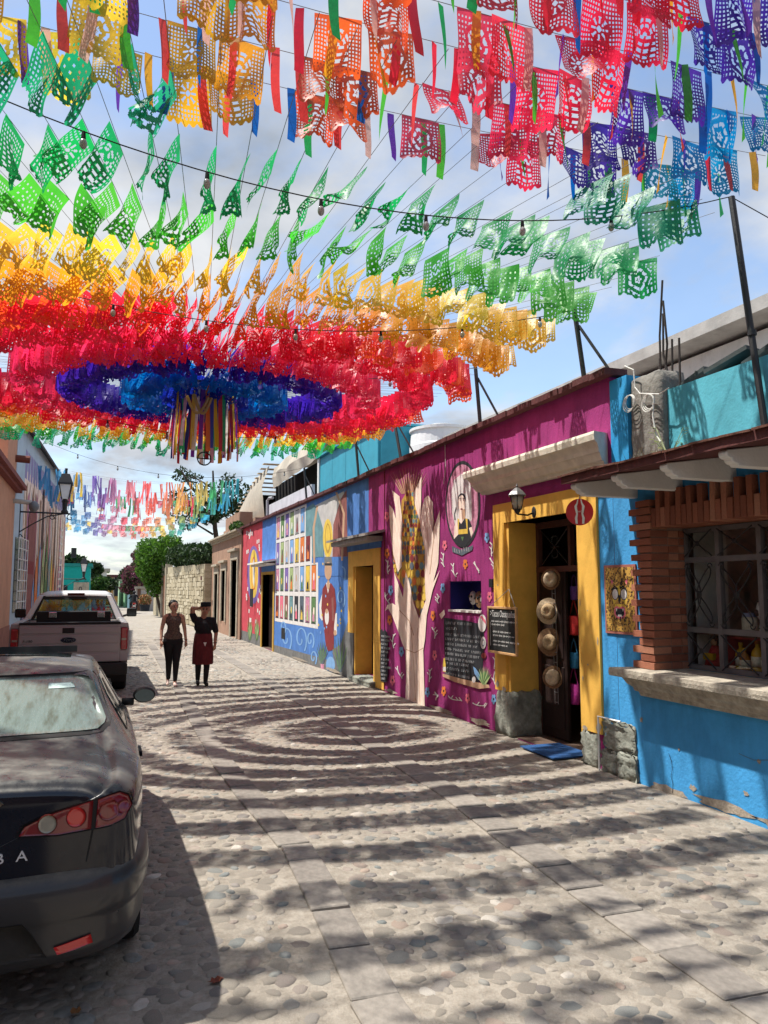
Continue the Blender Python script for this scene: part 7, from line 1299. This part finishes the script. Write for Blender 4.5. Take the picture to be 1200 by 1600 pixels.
for si in range(NSTR):
    a = 2 * math.pi * (si + rf_.uniform(-.2, .2)) / NSTR; d = Vector((math.cos(a), math.sin(a), 0)); lim = 6.75
    if d.x > 1e-3: lim = min(lim, (4.97 - HUB.x) / d.x)
    if d.x < -1e-3: lim = min(lim, (HUB.x + 2.15) / -d.x)
    sec = 'over the purple house' if d.x > .75 else 'over the parked cars' if d.x < -.75 else 'over the near paving' if d.y < 0 else 'over the far walkers'
    t = thing('radial_flag_string', HUB, 'radial string of cut paper flags, blue inside to green outside, ' + sec, 'flag string', 'radial flag strings ' + sec, a)
    slope = .055 + rf_.uniform(-.008, .008); zl = lambda r_: slope * r_ - .05 * math.sin(math.pi * min(1, r_ / lim))
    mesh_obj('wire', wm, t, (.3, 0, 0), (0, -math.atan(slope), 0), (lim - .3, .0025, .0025))
    per = Vector((-d.y, d.x, 0)); wind = Vector((-1, .15, 0)).dot(per)
    for k, (r0, c) in enumerate(RING):
        if (k == 0 and si % 4) or (k == 1 and si % 2): continue
        st = 1 + .34 * (d.x ** 2) * min(1, .35 + r0 / 4); r_ = r0 * st + rf_.uniform(-.02, .02)
        if k == 10 and d.y < 0 and -.12 < d.x < .34: continue
        if r_ + .2 > lim: continue
        col = tuple(min(1, x * rf_.uniform(.85, 1.12)) for x in c); sw_ = wind * rf_.uniform(.2, .55) + rf_.gauss(0, .12)
        if k == 5 and rf_.random() < .35: col = C_ORED
        mesh_obj('flag', FM[(rf_.choice((0, 2, 2, 4)) if r0 < 4 else rf_.choice((0, 1, 2, 3, 4)), rf_.randrange(3))], t, (r_, 0, zl(r_)), (sw_, -math.atan(slope) * .5 + rf_.gauss(0, .05), rf_.gauss(0, .06)), (rf_.choice((1, -1)) * (rf_.uniform(.80, .86) if r0 < 3 else rf_.uniform(.78, .86) if r0 < 5 else rf_.uniform(.80, .90)), rf_.choice((1, -1)), rf_.uniform(.82, .98)), col)
# hub with hanging ribbons
t = thing('ribbon_hub', HUB - Vector((0, 0, .95)), 'round hub of long coloured ribbons hanging at the centre of the flag canopy', 'ribbon hub'); ORG[t] = HUB - Vector((0, 0, .95))
m = MB(); m.tube([HUB + Vector((.44 * math.cos(a), .44 * math.sin(a), -.12)) for a in np.linspace(0, 6.283, 36)], .012, 6)
for k in range(6): m.tube([HUB + Vector((.44 * math.cos(k), .44 * math.sin(k), -.12)), HUB + Vector((0, 0, .05))], .005, 4)
m.build('hoop', t, IRON)
m = MB(); m.tube([HUB + Vector((.09 * math.cos(a), 0, -1.10 + .09 * math.sin(a))) for a in np.linspace(0, 6.283, 20)], .010, 5); m.tube([HUB + Vector((0, 0, 0)), HUB + Vector((0, 0, -1.19))], .006, 4); m.tube([HUB + Vector((-.09, 0, -1.1)), HUB + Vector((.09, 0, -1.1))], .008, 4); m.build('wheel_ornament', t, IRON)
rib_c = [(.3, .01, .02), (.9, .68, .08), (.95, .93, .85), (.2, .03, .4), (.9, .2, .02), (.02, .04, .4), (.85, .6, .03), (.6, .02, .04), (.02, .45, .15), (.9, .5, .6)]
rm_ = bpy.data.meshes.new('ribbon'); _v = []
for j in range(11): v = j / 10; _v += [(-.028, .012 * math.sin(5 * v), -v), (.028, .012 * math.sin(5 * v + .8), -v)]
rm_.from_pydata(_v, [], [(2 * j, 2 * j + 1, 2 * j + 3, 2 * j + 2) for j in range(10)]); rm_.materials.append(PAPER)
for k in range(46):
    a = 2 * math.pi * k / 46; rr = .44 * (1 if k % 3 else .8); mesh_obj('ribbon', rm_, t, (rr * math.cos(a), rr * math.sin(a), .82), (rf_.gauss(0, .03), rf_.gauss(0, .04), a + 1.57), (1, 1, rf_.uniform(.86, 1.02)), rib_c[k % 10])
m = MB()
for (x0_, dx_, col_) in ((-.3, .28, 1), (-.2, .22, 2)): m.tube([HUB + Vector((x0_ + dx_ * q, -.46, -.35 - .22 * math.sin(math.pi * q))) for q in np.linspace(0, 1, 12)], .022, 5)
sw = m.build('ribbon_swag', t, PAPER); sw.color = (.65, .5, .2, 1)
# cross strings near the camera: flags face the viewer, colour by place along the string
GRP = [(-2.0, -1.1, C_LIME), (-1.0, -.55, C_YEL), (-.45, .15, C_YEL), (.36, .86, C_AMB), (1.05, 1.72, C_ORED), (1.85, 2.42, (.82, .05, .10)), (2.55, 3.12, (.72, .02, .07)), (3.25, 3.78, (.07, .025, .36)), (3.95, 4.75, (.0, .25, .52))]
STC = [C_GRN, (.0, .12, .5), C_AMB, (.75, .06, .06), (.75, .45, .4), (.13, .03, .4), C_LIME, C_RED]
places = ['nearest the round canopy', 'second from the round canopy', 'third from the round canopy', 'fourth from the round canopy', 'fifth from the round canopy', 'sixth from the round canopy', 'seventh from the round canopy', 'highest in the picture']
for i, (yy, zz) in enumerate(((4.9, 5.40), (4.52, 5.38), (4.16, 5.42), (3.82, 5.40), (3.48, 5.43), (3.16, 5.4), (2.84, 5.42), (2.5, 5.4))):
    t = thing('cross_flag_string', (XL, yy, zz), 'string of yellow to blue paper flags and streamers, ' + places[i], 'flag string', 'flag strings across the street')
    zf = lambda x: -.12 * math.sin(math.pi * (x - XL) / 7.2)
    m = MB(); m.tube([(x, yy, zz + zf(x)) for x in np.linspace(XL, 5.0, 16)], .0028, 4, caps=False); m.build('wire', t, WIREL)
    for gi, (xa, xb, c) in enumerate(GRP):
        nf = 2 if rf_.random() < .75 else 1
        for q in range(nf):
            if rf_.random() < .04: continue
            x = (xa + xb) / 2 + (q - (nf - 1) / 2) * .28 + rf_.uniform(-.06, .06); col = tuple(min(1, v * rf_.uniform(.85, 1.15)) for v in c)
            mesh_obj('flag', FB[((gi + q) % 3, rf_.randrange(2))], t, (x - XL, 0, zf(x)), (rf_.uniform(-.35, .3), rf_.gauss(0, .04), rf_.gauss(0, .12)), (rf_.choice((1, -1)) * .70, rf_.choice((1, -1)), rf_.uniform(.8, .95)), col)
    x = -.9 + rf_.uniform(0, .2)
    while x < 4.9:
        mesh_obj('streamer', SM[rf_.randrange(6)], t, (x - XL, rf_.uniform(-.02, .02), zf(x)), (rf_.gauss(0, .1), rf_.gauss(0, .05), rf_.uniform(-.6, .6)), (.95, .6, rf_.uniform(.95, 1.2)), STC[rf_.randrange(8)]); x += rf_.uniform(.13, .28)
# strings far down the street
FC = [(-2.0, (.02, .25, .5)), (-.9, (.03, .3, .55)), (-.1, (.25, .12, .45)), (.7, (.75, .3, .35)), (1.5, (.82, .1, .1)), (2.3, (.85, .25, .12)), (3.0, (.9, .55, .1)), (3.7, (.05, .4, .15)), (4.6, (.0, .3, .5))]
for i in range(16):
    yy = 26.5 + i * 1.35; zz = 5.75 + .12 * math.sin(i * 1.7) - (.35 if i > 6 else 0); xr = 4.9 - max(0, (yy - 36)) * .03
    t = thing('far_flag_string', (XL + .4, yy, zz), 'string of faded rainbow paper flags across the street beyond the walkers', 'flag string', 'far rainbow flag strings')
    zf = lambda x: -.35 * math.sin(math.pi * (x + 1.8) / 6.8)
    m = MB(); m.tube([(x, yy, zz + zf(x)) for x in np.linspace(XL + .3, xr, 10)], .003, 3, caps=False); m.build('wire', t, WIREL)
    x = -1.9 + rf_.uniform(0, .2)
    while x < xr - .1:
        c = np.array([np.interp(x, [f[0] for f in FC], [f[1][q] for f in FC]) for q in range(3)]); c = np.clip(c * rf_.uniform(.9, 1.3) + .06, 0, 1)
        if rf_.random() < .18: c = np.array(rf_.choice(([.9, .6, .1], [.1, .5, .2], [.8, .1, .15])))
        if i < 5:
            for q in range(5): mesh_obj('streamer', SM[rf_.randrange(6)], t, (x - XL - .4 + rf_.uniform(-.16, .16), rf_.uniform(-.1, .1), zf(x)), (rf_.gauss(0, .1), rf_.gauss(0, .1), rf_.uniform(-1, 1)), (.8, 1, rf_.uniform(1.2, 2.4)), tuple(np.clip(c * rf_.uniform(.8, 1.25), 0, 1)))
            x += .52 + rf_.uniform(0, .1)
        else:
            mesh_obj('flag', FM[(rf_.randrange(4), rf_.randrange(3))], t, (x - XL - .4, 0, zf(x)), (rf_.uniform(-.5, .4), rf_.gauss(0, .06), rf_.gauss(0, .2)), (.62, 1, rf_.uniform(.55, .75)), tuple(c)); x += .42 + rf_.uniform(0, .2)
# cables with bulbs
BULB = M('clear_bulb', (.35, .35, .33), .1, 0, bump=0, spec=.7)
for a, b, sag, nb, lab in (((XL, 5.3, 5.55), (5.0, 4.9, 5.22), .75, 9, 'black bulb cable crossing nearest, below the flag columns'), ((XL, 8.2, 5.2), (4.95, 7.12, 4.98), .55, 8, 'black bulb cable crossing between green and yellow flags'), ((XL, 9.3, 5.2), (4.95, 9.6, 5.0), .55, 8, 'black bulb cable crossing under the red flags'), ((XL, 22.9, 6.2), (4.95, 19.3, 5.0), .7, 7, 'black bulb cable crossing beyond the canopy over the pickup'), ((XL, 12.2, 5.1), (4.95, 12.9, 5.05), .75, 8, 'black bulb cable crossing behind the ribbon hub')):
    a, b = Vector(a), Vector(b); t = thing('bulb_cable', a, lab, 'cable', 'bulb cables over the street'); f = lambda q: a.lerp(b, q) - Vector((0, 0, sag * 4 * q * (1 - q)))
    m = MB(); m.tube([f(q) for q in np.linspace(0, 1, 30)], .0048, 5); m.build('wire', t, WIRE)
    for k in range(nb):
        p = f((k + .5) / nb); m = MB(); m.lathe([(.012, 0), (.016, -.05)], p, 8); s_ = m.build('socket', t, BLACK); m = MB(); m.ell(p - Vector((0, 0, .085)), .026, .026, .038, 10, 7); m.build('bulb', s_, BULB, smooth=True)
